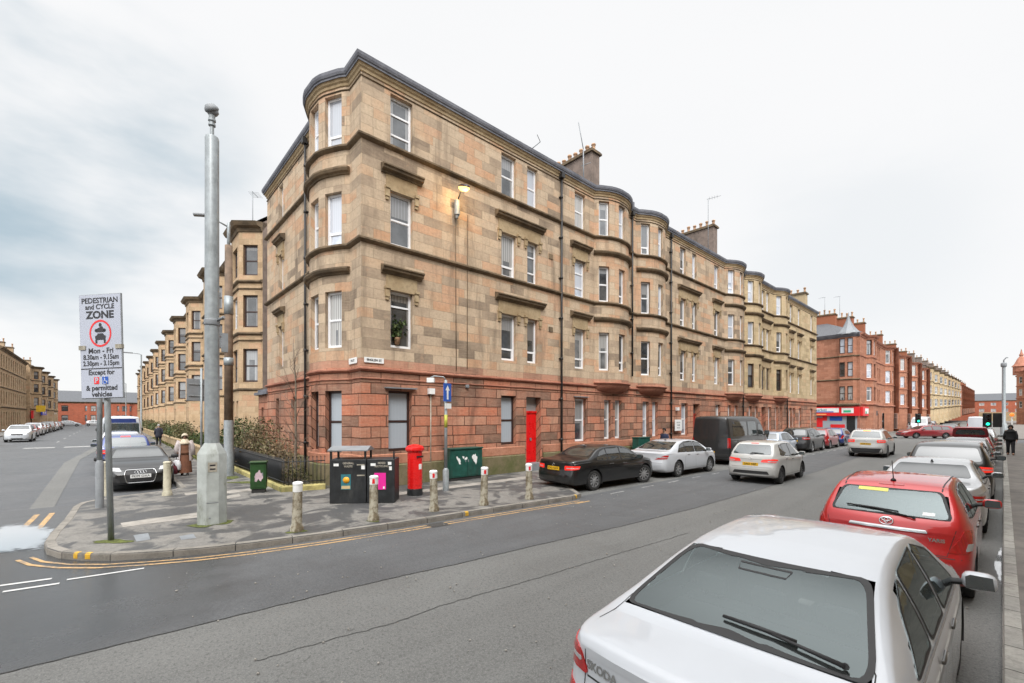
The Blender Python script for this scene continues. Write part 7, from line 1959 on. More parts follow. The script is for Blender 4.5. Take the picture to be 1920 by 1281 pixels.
    if see:
        def frit(outline, pr, wd, off):
            q = MB(); o = rpoly(outline, .07); c = sum((Vector(p) for p in o), Vector((0, 0))) / len(o)
            A = [pr.hit(bvh, p.x, p.y, off) for p in o]; B = []
            for p in o:
                d = (c - p); l = d.length; B.append(pr.hit(bvh, *(p + d * min(.5, wd / max(.05, l) * (1.5 if abs(d.x) > abs(d.y) * 1.6 else 1.0))), off))
            n_ = len(o)
            for j in range(n_): q.face([A[j], A[(j + 1) % n_], B[(j + 1) % n_], B[j]], 0)
            return q.build('window_border', M['trim'], root, merge=False)
        frit(sp['rwin'], P_REAR, .022, .0075); frit(sp['wscreen'], P_front(L), .04, .0065)
        for pr in (P_L, P_R):
            for w_ in sp['side']: frit(w_, pr, .02, .0072)
    # tail lamps: outlines run from the rear face round the corner onto the flank
    ld = lampdef or dict(saloon=[[(-.30, .70), (.16, .74), (.20, .84), (-.30, .845)]], liftback=[[(-.20, .62), (.16, .64), (.22, .90), (-.16, .91)]], hatch=[[(-.14, .62), (.20, .70), (.24, .90), (-.02, .92)]],
             suv=[[(-.26, .88), (.16, .90), (.22, 1.02), (-.26, 1.05)]], estate=[[(-.12, .60), (.10, .60), (.12, .84), (-.12, .84)]], coupe=[[(-.26, .68), (.16, .72), (.2, .82), (-.26, .82)]], van=[[(-.10, .85), (.06, .85), (.06, 1.35), (-.10, 1.35)]])[kind]
    for side in (1, -1):
        pr = P_diag(sp, side)
        q = MB()
        for o in ld: patch(q, bvh, rpoly([(a, b * zscale) for a, b in o], .035), pr, .010, 4, 0)
        tl = q.build('tail_light', [M['lens_lit' if lit else 'lens_red']], root, merge=False)
        if kind in ('liftback', 'hatch', 'saloon', 'suv'):
            o = ld[0]; zz = [b for _, b in o]; z0, z1 = min(zz), max(zz); u0, u1 = min(a for a, _ in o), max(a for a, _ in o)
            q = MB(); f0, f1 = (.40, .58) if kind != 'hatch' else (.14, .46)
            um = u0 + .16 if kind == 'hatch' else u0 + .05
            q0 = [(um, z0 + (z1 - z0) * f0), (u1 - .10 if kind == 'hatch' else u1 - .06, z0 + (z1 - z0) * (f0 + .04)), (u1 - .05, z0 + (z1 - z0) * f1), (um + (.04 if kind == 'hatch' else 0), z0 + (z1 - z0) * f1)]
            patch(q, bvh, rpoly([(a, b * zscale) for a, b in q0], .02), pr, .013, 3, 0); q.build('reversing_lens', M['lens_clear'], tl, merge=False)
        pf = P_diag(sp, side, True); zf = sp['belt'][-2][1]
        q = MB(); patch(q, bvh, rpoly([(-.30, zf - .12), (.18, zf - .06), (.30, zf + .03), (-.14, zf - .01)] if kind != 'van' else [(-.15, .82), (.2, .86), (.25, 1.12), (-.1, 1.08)], .04), pf, .008, 4, 0); q.build('headlight', M['lens_clear'], root, merge=False)
        mx, mz = sp['mirror']; wv = pchip(sp['w'])(mx)
        q = MB(); S = 1.6 if kind == 'van' else 1.0
        q.tube([(mx, side * (wv - .10), mz - .02), (mx - .01, side * (wv + .03), mz + .005)], .028, 8)
        Mm = Matrix.Translation((mx - .02, side * (wv + .115), mz + .03 + (.1 if S > 1 else 0))) @ Matrix.Rotation(side * -.12, 4, 'Z')
        pts = []
        q.add([Mm @ Vector((a[0], a[1] * S ** .3, a[2] * S)) for a in MIRROR_V], MIRROR_F, 1, smooth=True)
        mo = q.build('wing_mirror', [M['trim'], pm if (col not in ('black',) and kind != 'van') else M['trim']], root, sharp=45)
        q = MB(); q.face([Mm @ Vector((-.066, y * S ** .3, z * S)) for y, z in ((-.088, -.048), (.088, -.056), (.092, .040), (.06, .062), (-.075, .056))][::-1], 0); q.build('mirror_glass', M['glass_rear'], mo, merge=False)
        if detail and kind != 'van':
            for w_ in sp['side'][-2:]:
                x = min(p[0] for p in w_) + .14; z = w_[0][1] - .13; wv = pchip(sp['w'])(x)
                h = MB(); h.tube([(x - .10, side * (wv - .05), z), (x - .09, side * (wv - .004), z), (x + .09, side * (wv - .004), z + .004), (x + .10, side * (wv - .05), z + .004)], .013, 8); h.build('door_handle', pm, root, merge=False)
    fr = P_front(L)
    if plate:
        zr = {'liftback': .48, 'hatch': .70, 'saloon': .74, 'coupe': .7, 'suv': .80, 'estate': .66, 'van': .62}[kind]
        plate_obj(root, bvh, P_REAR, (0, zr), txt, 'plate_y' if plate == 'yellow' else 'plate_w')
        plate_obj(root, bvh, fr, (0, .44), txt, 'plate_w')
    q = MB(); patch(q, bvh, rpoly([(-.36, sp['belt'][-2][1] - .22), (.36, sp['belt'][-2][1] - .22), (.42, sp['belt'][-2][1] - .09), (-.42, sp['belt'][-2][1] - .09)] if kind != 'van' else [(-.5, .62), (.5, .62), (.55, .95), (-.55, .95)], .03), fr, .006, 3, 0); q.build('grille', M['trim'], root, merge=False)
    if extra: extra(root, bvh, sp)
    return root

def _mirror():
    bm = bmesh.new(); bmesh.ops.create_uvsphere(bm, u_segments=12, v_segments=8, radius=1)
    vs = []
    for v in bm.verts:
        x, y, z = v.co; f = lambda t, e: math.copysign(abs(t) ** e, t)
        X = f(x, .75) * .065; Yy = f(y, .6) * .112; Z = f(z, .6) * .072
        if X < -.0: X = max(X, -.055) - .01
        vs.append(Vector((X + (.02 if x > 0 else 0), Yy, Z)))
    bm.verts.index_update(); fs = [tuple(v.index for v in f.verts) for f in bm.faces]; bm.free()
    return vs, fs
MIRROR_V, MIRROR_F = _mirror()

def wiper(root, bvh, a, b, pivot, parent=None):
    q = MB()
    A, B, Pv = P_REAR.hit(bvh, *a, .03), P_REAR.hit(bvh, *b, .03), P_REAR.hit(bvh, *pivot, .035)
    q.tube([A, (A + B) / 2 + Vector((-.004, 0, .004)), B], [.010, .013, .010], 6); q.tube([Pv, Pv + (A * .45 + B * .55 - Pv) * .55, A * .45 + B * .55], [.013, .010, .008], 6)
    q.lathe([(.018, 0), (.018, .012), (.008, .02)], 10, M=frame_M(Pv - Vector((0, 0, .0)), (0, 1, 0), (.3, 0, 1)))
    return q.build('rear_wiper', M['trim'], root, merge=False)
def roof_aerial(root, bvh, x, shark=False, h=.3):
    p = P_TOP.hit(bvh, x, 0, 0); q = MB()
    if shark:
        q.add([p + Vector(v) for v in ((-.07, -.028, 0), (-.07, .028, 0), (.1, .012, 0), (.1, -.012, 0), (-.06, -.008, .055), (-.06, .008, .055))], [(0, 4, 5, 1), (0, 3, 4), (1, 5, 2), (3, 2, 5, 4)])
    else:
        q.lathe([(.035, 0), (.028, .02), (.012, .035)], 10, p); q.tube([p + Vector((0, 0, .03)), p + Vector((-.12, 0, h))], [.007, .004], 6)
    return q.build('roof_aerial', M['trim'], root, merge=False)
def ring_badge(q, bvh, pr, c, r, off=.012, mi=0, n=20, sx=1.0, th=.006):
    pts = [pr.hit(bvh, c[0] + math.cos(2 * PI * k / n) * r * sx, c[1] + math.sin(2 * PI * k / n) * r, off) for k in range(n + 1)]
    q.tube(pts, th, 5, mi, cap=False)

# --- parked along the near kerb, heading up the street
H90 = PI / 2
def ex_lift(root, bvh, sp):
    wiper(root, bvh, (-.32, 1.145), (.28, 1.155), (-.05, 1.105)) if False else None
    wiper(root, bvh, (.06, 1.135), (-.36, 1.128), (-.60, 1.105))
    q = MB(); car_text(q, bvh, P_REAR, (.52, .865), 'SKODA', .075, 0, .003, True, .004); q.build('lettering', M['chrome'], root, merge=False)
    q = MB(); ring_badge(q, bvh, P_REAR, (0, .86), .045); patch(q, bvh, rpoly([(-.04, .82), (.04, .82), (.04, .90), (-.04, .90)], .04), P_REAR, .007, 3, 1); q.build('badge', [M['chrome'], M['trim']], root, merge=False)
    q = MB()
    for o in ([(-.70, 1.118), (.70, 1.118)],):
        pass
    fr = [(-.17, 1.345), (-.155, 1.318), (.155, 1.318), (.17, 1.345), (-.17, 1.345)]
    line_on(q, bvh, fr, P_REAR, .006, .008); q.build('brake_light', M['trim'], root, merge=False)
    q = MB()      # boot lid outline and the crease under it
    line_on(q, bvh, [(.30, -.745), (.66, -.72), (.70, -.70)], P_TOP, .007, .0015); line_on(q, bvh, [(.30, .745), (.66, .72), (.70, .70)], P_TOP, .007, .0015)
    line_on(q, bvh, [(-.66, .60), (-.66, .95)], P_REAR, .007, .0015); line_on(q, bvh, [(.66, .60), (.66, .95)], P_REAR, .007, .0015)
    line_on(q, bvh, [(-.64, .795), (0, .79), (.64, .795)], P_REAR, .012, .0015)
    q.build('boot_seam', M['trim'], root, merge=False)
    q = MB()
    for pr in (P_L, P_R):
        sd = sp['side']; q = MB(); line_on(q, bvh, [(sd[0][0][0] - .02, sd[0][0][1] - .026), (sd[1][0][0], sd[1][0][1] - .028), (sd[2][1][0], sd[2][1][1] - .028)], pr, .016, .004); q.build('waist_strip', M['chrome'], root, merge=False)
    lids = [(-.135, .64), (-.02, .64)]
LIFT_L = [[(-.17, .80), (.08, .83), (.12, .965), (-.10, .955)], [(-.20, .56), (.02, .56), (.07, .72), (-.17, .69)]]
near_ = car('parked_liftback', 'liftback', 'white', (-1.12, 2.17, 0), H90, 'white liftback car parked closest, its back window and boot filling the corner of view', group='cars parked along the near kerb', txt='SK16 VDG', extra=ex_lift, lampdef=LIFT_L, glass='glass_clear', see=True)
near_.scale = (1, .965, 1)
def ex_yaris(root, bvh, sp):
    wiper(root, bvh, (.46, 1.125), (-.12, 1.10), (-.28, 1.045)); roof_aerial(root, bvh, .62)
    q = MB(); patch(q, bvh, rpoly([(-.42, .875), (.42, .875), (.40, .915), (-.40, .915)], .015), P_REAR, .014, 3); q.build('chrome_strip', M['chrome'], root, merge=False)
    q = MB(); ring_badge(q, bvh, P_REAR, (0, .975), .048, .014, sx=1.5, th=.007); ring_badge(q, bvh, P_REAR, (0, .982), .03, .014, sx=.7, th=.006); ring_badge(q, bvh, P_REAR, (0, .995), .022, .014, sx=2.2, th=.006); q.build('badge', M['chrome'], root, merge=False)
    q = MB(); car_text(q, bvh, P_REAR, (-.50, .80), 'YARIS', .062, 0, .002, True); q.build('lettering', M['chrome'], root, merge=False)
    q = MB(); patch(q, bvh, rpoly([(.02, 1.335), (.36, 1.335), (.36, 1.375), (.02, 1.375)], .01), P_REAR, .009, 3); q.build('window_sticker', paint('yellow_sticker', (.75, .68, .15), .5, .1, 3), root, merge=False)
    q = MB(); patch(q, bvh, rpoly([(-.48, 1.09), (-.36, 1.09), (-.36, 1.13), (-.48, 1.13)], .008), P_REAR, .009, 2); q.build('window_sticker', M['plate_w'], root, merge=False)
    q = MB(); patch(q, bvh, rpoly([(-.14, 1.425), (.14, 1.425), (.14, 1.445), (-.14, 1.445)], .006), P_REAR, .006, 2); q.build('brake_light', M['lens_red'], root, merge=False)
    q = MB()
    for s in (1, -1): line_on(q, bvh, [(.42, s * .53), (1.2, s * .555), (2.2, s * .55)], P_TOP, .016, .002)
    line_on(q, bvh, [(-.68, .95), (-.60, .62), (.60, .62), (.68, .95)], P_REAR, .007, .0015); q.build('roof_channel', M['trim'], root, merge=False)
YAR = [[(-.16, .66), (.06, .68), (.16, .82), (.20, .95), (.02, .955)]]
car('parked_hatchback', 'hatch', 'red', (-1.08, 7.9, 0), H90, 'bright red hatchback parked ahead of the closest white car, chrome strip on its tail', group='cars parked along the near kerb', txt='SB13 OYM', extra=ex_yaris, glass='glass_clear', see=True, lampdef=YAR)
def ex_shark(root, bvh, sp): roof_aerial(root, bvh, 1.55 if sp['L'] > 4.3 else .8, True)
car('parked_saloon', 'saloon', 'silver', (-1.1, 12.55, 0), H90, 'silver saloon car with a shark fin roof aerial parked ahead of the bright red hatchback', group='cars parked along the near kerb', extra=ex_shark)
car('parked_suv', 'suv', 'black', (-1.08, 17.5, 0), H90, 'black off-road car with big red tail lamps in the near kerb row', group='cars parked along the near kerb', lit=True)
car('parked_hatchback', 'hatch', 'silver', (-1.1, 22.4, 0), H90, 'silver hatchback parked just ahead of the black off-road car', group='cars parked along the near kerb')
car('parked_hatchback', 'hatch', 'grey', (-1.1, 26.9, 0), H90, 'grey hatchback parked behind the red car with its tailgate raised', group='cars parked along the near kerb')
def ex_gate(root, bvh, sp):
    # the tailgate stands open above the roof line
    q = MB(); o = rpoly([(-.66, 0), (.66, 0), (.58, .62), (-.58, .62)], .16); inn = rpoly([(-.54, .14), (.54, .14), (.47, .50), (-.47, .50)], .12)
    F = frame_M((.28, 0, 1.42), (0, -1, 0), (-.62, 0, .78))
    def loop(pl, z): return [F @ Vector((p.x, p.y, z)) for p in pl]
    n = 48
    def res(pl):
        out = []; tot = [0]
        for i in range(len(pl)): tot.append(tot[-1] + (pl[(i + 1) % len(pl)] - pl[i]).length)
        for k in range(n):
            s = tot[-1] * k / n; i = max(j for j in range(len(pl)) if tot[j] <= s); out.append(pl[i] + (pl[(i + 1) % len(pl)] - pl[i]) * ((s - tot[i]) / max(1e-6, tot[i + 1] - tot[i])))
        return out
    o, inn = res(o), res(inn)
    for za, zb in ((.0, .06),):
        a, b, c, d = loop(o, za), loop(inn, za), loop(o, zb), loop(inn, zb)
        for k in range(n):
            k2 = (k + 1) % n
            for f in ((a[k], b[k], b[k2], a[k2]), (c[k], c[k2], d[k2], d[k]), (a[k], a[k2], c[k2], c[k]), (b[k], d[k], d[k2], b[k2])): q.face(f, 0)
    tg = q.build('open_tailgate', PAINT['maroon'], root, merge=False)
    q = MB(); q.face(loop(inn, .03), 0); q.build('tailgate_glass', M['glass_rear'], tg, merge=False)
car('parked_hatchback', 'hatch', 'maroon', (-1.1, 31.6, 0), H90, 'dark red hatchback with its tailgate raised open in the near kerb row', group='cars parked along the near kerb', extra=ex_gate)
for k, (kd, cl, lb) in enumerate((('hatch', 'charcoal', 'charcoal hatchback parked ahead of the car with the raised tailgate'), ('suv', 'silver', 'silver off-road car far along the near kerb row'), ('hatch', 'black', 'last black hatchback of the near kerb row before the junction'))):
    car('parked_hatchback' if kd == 'hatch' else 'parked_suv', kd, cl, (-1.1, 36.6 + 4.9 * k, 0), H90, lb, group='cars parked along the near kerb', detail=0, plate=None)

# --- parked in the bays in front of the row
def ex_bmw(root, bvh, sp):
    roof_aerial(root, bvh, 1.5, True)
    q = MB(); ring_badge(q, bvh, P_REAR, (0, .86), .04); q.build('badge', M['chrome'], root, merge=False)
car('parked_saloon', 'saloon', 'black', (-9.86, 10.80, 0), R(87), 'shiny black saloon with alloy wheels parked first in the bays, by the bollards', group='cars parked in front of the tenement row', txt='SD63 NXW', spokes=10, extra=ex_bmw, steer=-.35, lit=True)
car('parked_liftback', 'liftback', 'white', (-9.62, 15.9, 0), R(88.5), 'white liftback parked between the black saloon and the tall dark van', group='cars parked in front of the tenement row', txt='SH10 UZB', spokes=7, lampdef=[[(-.34, .73), (.10, .76), (.20, .90), (-.02, .90)]], extra=ex_shark)
def ex_van(root, bvh, sp):
    q = MB(); line_on(q, bvh, [(-.4, 1.35), (-.4, 1.2)], P_REAR, .02, .02); q.build('door_handle', M['trim'], root, merge=False)
    q = MB(); patch(q, bvh, rpoly([(-.88, .42), (.88, .42), (.88, .55), (-.88, .55)], .03), P_REAR, .03, 3); q.build('bumper', M['trim'], root, merge=False)
    for s in (1, -1):
        q = MB(); pr = P_R if s < 0 else P_L; patch(q, bvh, rpoly([(2.5, 1.42), (3.64, 1.42), (3.64, 2.16), (2.5, 2.16)], .08), pr, .006, 4); q.build('side_window', M['glass_rear'], root, merge=False)
        q = MB(); patch(q, bvh, rpoly([(.5, 1.42), (2.3, 1.42), (2.3, 2.16), (.5, 2.16)], .08), pr, .006, 4); q.build('side_window', M['glass'], root, merge=False)
car('parked_van', 'van', 'darkgrey', (-10.02, 22.7, 0), H90, 'tall dark grey panel van parked in front of the row', cat='van', group='cars parked in front of the tenement row', spokes=8, txt='SN19 ZTF', extra=ex_van)
car('parked_hatchback', 'hatch', 'paleblue', (-9.75, 29.6, 0), H90, 'pale blue hatchback parked just beyond the tall dark van', group='cars parked in front of the tenement row', detail=1)
car('parked_suv', 'suv', 'charcoal', (-9.55, 34.4, 0), H90, 'charcoal off-road car parked beyond the pale blue hatchback', group='cars parked in front of the tenement row')
car('parked_hatchback', 'hatch', 'maroon', (-9.55, 39.6, 0), H90, 'dark red hatchback parked beyond the charcoal off-road car', group='cars parked in front of the tenement row')
car('parked_hatchback', 'hatch', 'blue', (-9.5, 44.0, 0), H90, 'blue hatchback parked last of the bays near the shop', group='cars parked in front of the tenement row')

# --- driving
def ex_seat(root, bvh, sp):
    q = MB(); patch(q, bvh, rpoly([(-.13, 1.415), (.13, 1.415), (.13, 1.44), (-.13, 1.44)], .006), P_REAR, .008, 2); q.build('brake_light', M['lens_lit'], root, merge=False)
    wiper(root, bvh, (.0, 1.10), (-.4, 1.085), (.02, 1.06)); q = MB(); ring_badge(q, bvh, P_REAR, (0, .90), .035); q.build('badge', M['chrome'], root, merge=False)
    q = MB(); patch(q, bvh, rpoly([(-.62, .36), (.62, .36), (.55, .47), (-.55, .47)], .03), P_REAR, .006, 3); q.build('lower_bumper', M['trim'], root, merge=False)
car('moving_hatchback', 'hatch', 'offwhite', (-6.15, 17.25, 0), R(90.5), 'off-white hatchback driving away past the dark van, brake lamps lit', rim='darkalloy', spokes=10, lit=True, txt='SA61 HBP', lampdef=[[(-.36, .78), (.06, .78), (.18, .885), (-.02, .91), (-.32, .88)]], extra=ex_seat, rear_glass='glass_rear')
def ex_taxi(root, bvh, sp):
    q = MB(); patch(q, bvh, rpoly([(-.18, 1.545), (.18, 1.545), (.18, 1.60), (-.18, 1.60)], .01), P_REAR, .012, 3); q.build('brake_light', emit('amber_glow', (1.0, .42, .12), .7), root, merge=False)
    q = MB(); patch(q, bvh, rpoly([(-.80, .30), (.80, .30), (.78, .55), (-.78, .55)], .05), P_REAR, .008, 4); q.build('lower_bumper', M['trim'], root, merge=False)
    q = MB(); ring_badge(q, bvh, P_REAR, (0, 1.0), .045); q.build('badge', M['chrome'], root, merge=False)
    for s in (1, -1):
        q = MB(); a = [P_TOP.hit(bvh, x, s * .56, .035) for x in (.7, 1.4, 2.2)]; q.tube([P_TOP.hit(bvh, .62, s * .56, 0)] + a + [P_TOP.hit(bvh, 2.3, s * .55, 0)], .016, 6); q.build('roof_rail', M['chrome'], root, merge=False)
car('moving_suv', 'suv', 'offwhite', (-5.5, 33.4, 0), R(91), 'off-white off-road car with an amber light over its back window driving to the junction', rim='darkalloy', lit=True, txt='SL70 ZXT', extra=ex_taxi, rear_glass='glass_rear')
car('moving_estate', 'estate', 'maroon', (-4.0, 69.9, 0), R(-141), 'long dark red estate car turning across the junction', spokes=7, detail=1, plate=None)
car('moving_van', 'van', 'white', (-8.2, 92.0, 0), R(-90), 'white van facing the junction behind the red estate car', cat='van', detail=0, plate=None, rim='darkalloy')
car('moving_van', 'van', 'white', (-3.0, 104.0, 0), R(90), 'white box van far up the main street beyond the signals', cat='van', detail=0, plate=None, rim='darkalloy')
car('moving_hatchback', 'hatch', 'charcoal', (-4.8, 84.0, 0), R(-90), 'dark car coming down the main street beyond the junction', detail=0, plate=None)
for k in range(5):
    kd, cl = (('hatch', 'silver'), ('suv', 'white'), ('hatch', 'blue'), ('hatch', 'grey'), ('suv', 'charcoal'))[k]
    car('parked_hatchback' if kd == 'hatch' else 'parked_suv', kd, cl, (-9.9, 98 + 6 * k, 0), H90, '%s %s parked by the red tenements up the main street' % (dict(silver='silver', white='white', blue='blue', grey='grey', charcoal='charcoal')[cl], 'hatchback' if kd == 'hatch' else 'off-road car'), group='cars up the main street', detail=0, plate=None)

# --- side street
def ex_audi(root, bvh, sp):
    fr = P_front(sp['L']); q = MB(); o = [(-.40, .56), (-.34, .30), (.34, .30), (.40, .56), (.36, .685), (-.36, .685)]
    patch(q, bvh, rpoly(o, .05), fr, .010, 4); g = q.build('grille', M['trim'], root, merge=False)
    q = MB(); pts = [fr.hit(bvh, p.x, p.y, .016) for p in rpoly(o, .05)]; q.tube(pts + [pts[0]], .014, 6, cap=False); q.build('grille_surround', M['chrome'], g, merge=False)
    q = MB()
    for k in range(4): ring_badge(q, bvh, fr, (-.105 + .07 * k, .615), .042, .022, th=.005)
    q.build('badge', M['chrome'], root, merge=False)
    for s in (1, -1):
        q = MB(); patch(q, bvh, rpoly([(s * .50, .30), (s * .74, .32), (s * .74, .46), (s * .52, .42)], .03), fr, .006, 3); q.build('air_intake', M['trim'], root, merge=False)
    plate_obj(root, bvh, fr, (0, .50), 'PK09 OXA', 'plate_w')
car('parked_coupe', 'coupe', 'black', (-23.0, .78, 0), 0.0, 'black coupe with a chrome ringed grille parked nose first in the side street', group='cars parked in the side street', plate=None, extra=ex_audi, glass='glass')
def ex_blue(root, bvh, sp):
    q = MB(); patch(q, bvh, rpoly([(-.16, 1.55), (.16, 1.55), (.16, 1.59), (-.16, 1.59)], .01), P_REAR, .01, 2); q.build('brake_light', M['lens_lit'], root, merge=False)
car('parked_suv', 'suv', 'blue', (-24.6, .55, 0), PI, 'blue car with lit red lamps parked behind the black coupe, tail towards us', group='cars parked in the side street', lit=True, extra=ex_blue, rear_glass='glass_rear')
car('parked_suv', 'suv', 'white', (-29.9, .5, 0), PI, 'white car parked between the blue car and the blue topped van', group='cars parked in the side street', detail=0, plate=None)
def ex_bluevan(root, bvh, sp):
    q = MB(); patch(q, bvh, rpoly([(-.82, 1.35), (.82, 1.35), (.80, 2.02), (-.80, 2.02)], .05), P_REAR, .008, 5); q.build('rear_window', M['glass_rear'], root, merge=False)
    q = MB(); patch(q, bvh, rpoly([(-.86, 2.05), (.86, 2.05), (.84, 2.30), (-.84, 2.30)], .03), P_REAR, .008, 4); q.build('blue_band', PAINT['blue'], root, merge=False)
car('parked_van', 'van', 'white', (-35.6, .6, 0), PI, 'white van with a dark blue band over its back window in the side street', cat='van', group='cars parked in the side street', detail=0, plate=None, extra=ex_bluevan)
for k, (kd, cl, x) in enumerate((('hatch', 'white', -46), ('hatch', 'grey', -52), ('suv', 'silver', -58))):
    car('parked_hatchback' if kd == 'hatch' else 'parked_suv', kd, cl, (x, .6, 0), PI, '%s car parked farther down the side street beyond the blue topped van' % cl, group='cars parked in the side street', detail=0, plate=None)
for k, (kd, cl, x, y) in enumerate((('suv', 'white', -67.2, -6.4), ('hatch', 'silver', -74.5, -6.9), ('hatch', 'maroon', -80, -7.1), ('suv', 'white', -87, -7.2), ('hatch', 'silver', -94, -7.3), ('hatch', 'charcoal', -101, -7.4), ('suv', 'grey', -108, -7.4), ('hatch', 'white', -116, -7.4), ('hatch', 'black', -124, -7.4), ('suv', 'black', -57.8, -8.3))):
    lb = ('white off-road car facing us, parked foremost on the far side of the side street', 'silver hatchback parked behind the foremost white car across the side street', 'dark red hatchback in the row across the side street', 'second white off-road car in the row across the side street',
          'small silver hatchback halfway along the row across the side street', 'charcoal hatchback in the row across the side street', 'grey off-road car in the row across the side street', 'small white hatchback near the end of the row across the side street', 'black hatchback last in the row across the side street', 'dark car cut off by the edge across the side street')[k]
    car('parked_hatchback' if kd == 'hatch' else 'parked_suv', kd, cl, (x, y, 0), 0.0, lb, group='cars across the side street', detail=1 if k == 0 else 0, plate=None)
for k, cl in enumerate(('white', 'silver', 'white')):
    car('parked_hatchback', 'hatch', cl, (-158 - k * 1.5, -9 + 4.6 * k, 0), R(90), '%s car standing across the far end of the side street, %s' % (cl, ('nearest the shop tenement', 'between the two white ones', 'nearest the terraces')[k]), group='cars at the far end of the side street', detail=0, plate=None)

# ---------------------------------------------------------------- plants
def leafmat(name, cols):
    m, nt, b = new_mat(name)
    oi = nd(nt, 'ShaderNodeNewGeometry')
    r = ramp(nt, [(i / (len(cols) - 1), c) for i, c in enumerate(cols)])
    nt.links.new(oi.outputs['Random Per Island'], r.inputs[0]); nt.links.new(r.outputs[0], b.inputs['Base Color'])
    b.inputs['Roughness'].default_value = .6; b.inputs['Specular IOR Level'].default_value = .3
    return m
M['leaf_dark'] = leafmat('dark_hedge_leaves', [(.018, .03, .012), (.04, .065, .02), (.07, .10, .03), (.10, .12, .045)])
M['leaf_olive'] = leafmat('olive_shrub_leaves', [(.03, .035, .012), (.075, .08, .028), (.13, .12, .05), (.20, .16, .09)])
M['leaf_brown'] = leafmat('brown_winter_leaves', [(.06, .04, .022), (.14, .09, .045), (.22, .16, .085), (.28, .23, .14)])
M['grass'] = leafmat('verge_grass', [(.05, .06, .015), (.10, .11, .03), (.16, .15, .05)])
def leaves(mb, rnd, n, shape, size, flat=.0):
    for _ in range(n):
        p = shape(rnd); s = size * rnd.uniform(.6, 1.4)
        a = Vector((rnd.gauss(0, 1), rnd.gauss(0, 1), rnd.gauss(0, 1 - flat))).normalized(); b = a.cross(Vector((rnd.gauss(0, 1), rnd.gauss(0, 1), rnd.gauss(0, 1)))).normalized()
        mb.face([p - a * s * .5, p + b * s * .28, p + a * s * .5, p - b * s * .28], 0)
def clumpy(x0, x1, y0, y1, z0, z1, rnd0, n=14):
    cl = []
    for _ in range(n):
        cx, cy = rnd0.uniform(x0, x1), rnd0.uniform(y0, y1); r = rnd0.uniform(.22, .5) * min(1.6, z1 - z0); cz = rnd0.uniform(z0 + .1, z1 - r * .5)
        cl.append((cx, cy, cz, r))
    def f(rnd):
        cx, cy, cz, r = rnd.choice(cl)
        while True:
            v = Vector((rnd.uniform(-1, 1), rnd.uniform(-1, 1), rnd.uniform(-1, 1)))
            if .25 < v.length < 1: break
        v *= r; q = Vector((cx + v.x * 1.2, cy + v.y, max(.13, cz + v.z))); return q
    return f
def stems(mb, rnd, x0, x1, y0, y1, h, n, r=.012):
    for _ in range(n):
        x, y = rnd.uniform(x0, x1), rnd.uniform(y0, y1); pts = [Vector((x, y, .1))]
        for k in range(4): pts.append(pts[-1] + Vector((rnd.gauss(0, .09), rnd.gauss(0, .06), h / 4 * rnd.uniform(.7, 1.15))))
        mb.tube(pts, [r, r * .8, r * .6, r * .45, r * .25], 4)
        for k in (2, 3):
            q = pts[k]; mb.tube([q, q + Vector((rnd.gauss(0, .25), rnd.gauss(0, .12), rnd.uniform(.1, .4)))], [r * .5, r * .15], 3)
def shrub(name, box, h, n, mat, size, label, seed, ns=8, group=None, cat='shrub'):
    rnd = random.Random(seed); x0, x1, y0, y1 = box
    t = empty(name, ((x0 + x1) / 2, (y0 + y1) / 2, .12), 0, label, cat, group); off = Vector(((x0 + x1) / 2, (y0 + y1) / 2, .12))
    mb = MB(); leaves(mb, rnd, n, clumpy(x0, x1, y0, y1, .3, h, rnd, max(5, int((x1 - x0) * 7))), size); mb.v = [tuple(Vector(v) - off) for v in mb.v]; mb.build('foliage', M[mat], t, merge=False)
    mb = MB(); stems(mb, rnd, x0 + .1, x1 - .1, y0, y1, h * .95, ns); mb.v = [tuple(Vector(v) - off) for v in mb.v]; mb.build('stems', M['bark'], t, merge=False)
    return t
gs = 'shrubs in the corner garden'
shrub('shrub', (-27.2, -24.4, 4.4, 5.5), 2.5, 2600, 'leaf_dark', .13, 'dark green shrub at the buff terrace end of the corner garden', 1, 8, gs)
shrub('shrub', (-24.2, -22.2, 4.4, 5.4), 2.2, 1800, 'leaf_olive', .11, 'olive green shrub in front of the narrow windows of the corner garden', 2, 10, gs)
shrub('shrub', (-22.3, -20.4, 4.4, 5.3), 2.0, 1300, 'leaf_brown', .09, 'brown twiggy shrub mid way along the corner garden railing', 3, 16, gs)
shrub('shrub', (-20.3, -18.3, 4.4, 5.2), 1.6, 1300, 'leaf_olive', .09, 'low olive shrub in front of the downpipe in the corner garden', 4, 14, gs)
shrub('shrub', (-18.2, -16.4, 4.3, 4.9), 1.5, 1000, 'leaf_brown', .08, 'straggly brown shrub spilling over the screened railing by the green cabinet', 5, 16, gs)
shrub('shrub', (-16.2, -15.0, 4.25, 4.9), .75, 420, 'leaf_olive', .08, 'small low shrub behind the open railing at the garden corner', 6, 8, gs)
gh = 'hedges in the front gardens of the side street'
for k in range(9):
    x0 = -38.0 - 10.9 * k
    shrub('hedge', (x0 + .3, x0 + 9.6 - (3 if k % 3 == 1 else 0), 4.3, 5.1), 1.5 + .35 * (k % 2), 2600 if k < 3 else 1200, ('leaf_dark', 'leaf_olive')[k % 2], .14 if k < 3 else .2, '%s hedge before the %s buff terrace house from the corner' % (('dark green', 'olive')[k % 2], (('first',) + WORDS)[k]), 20 + k, 10, gh, 'hedge')
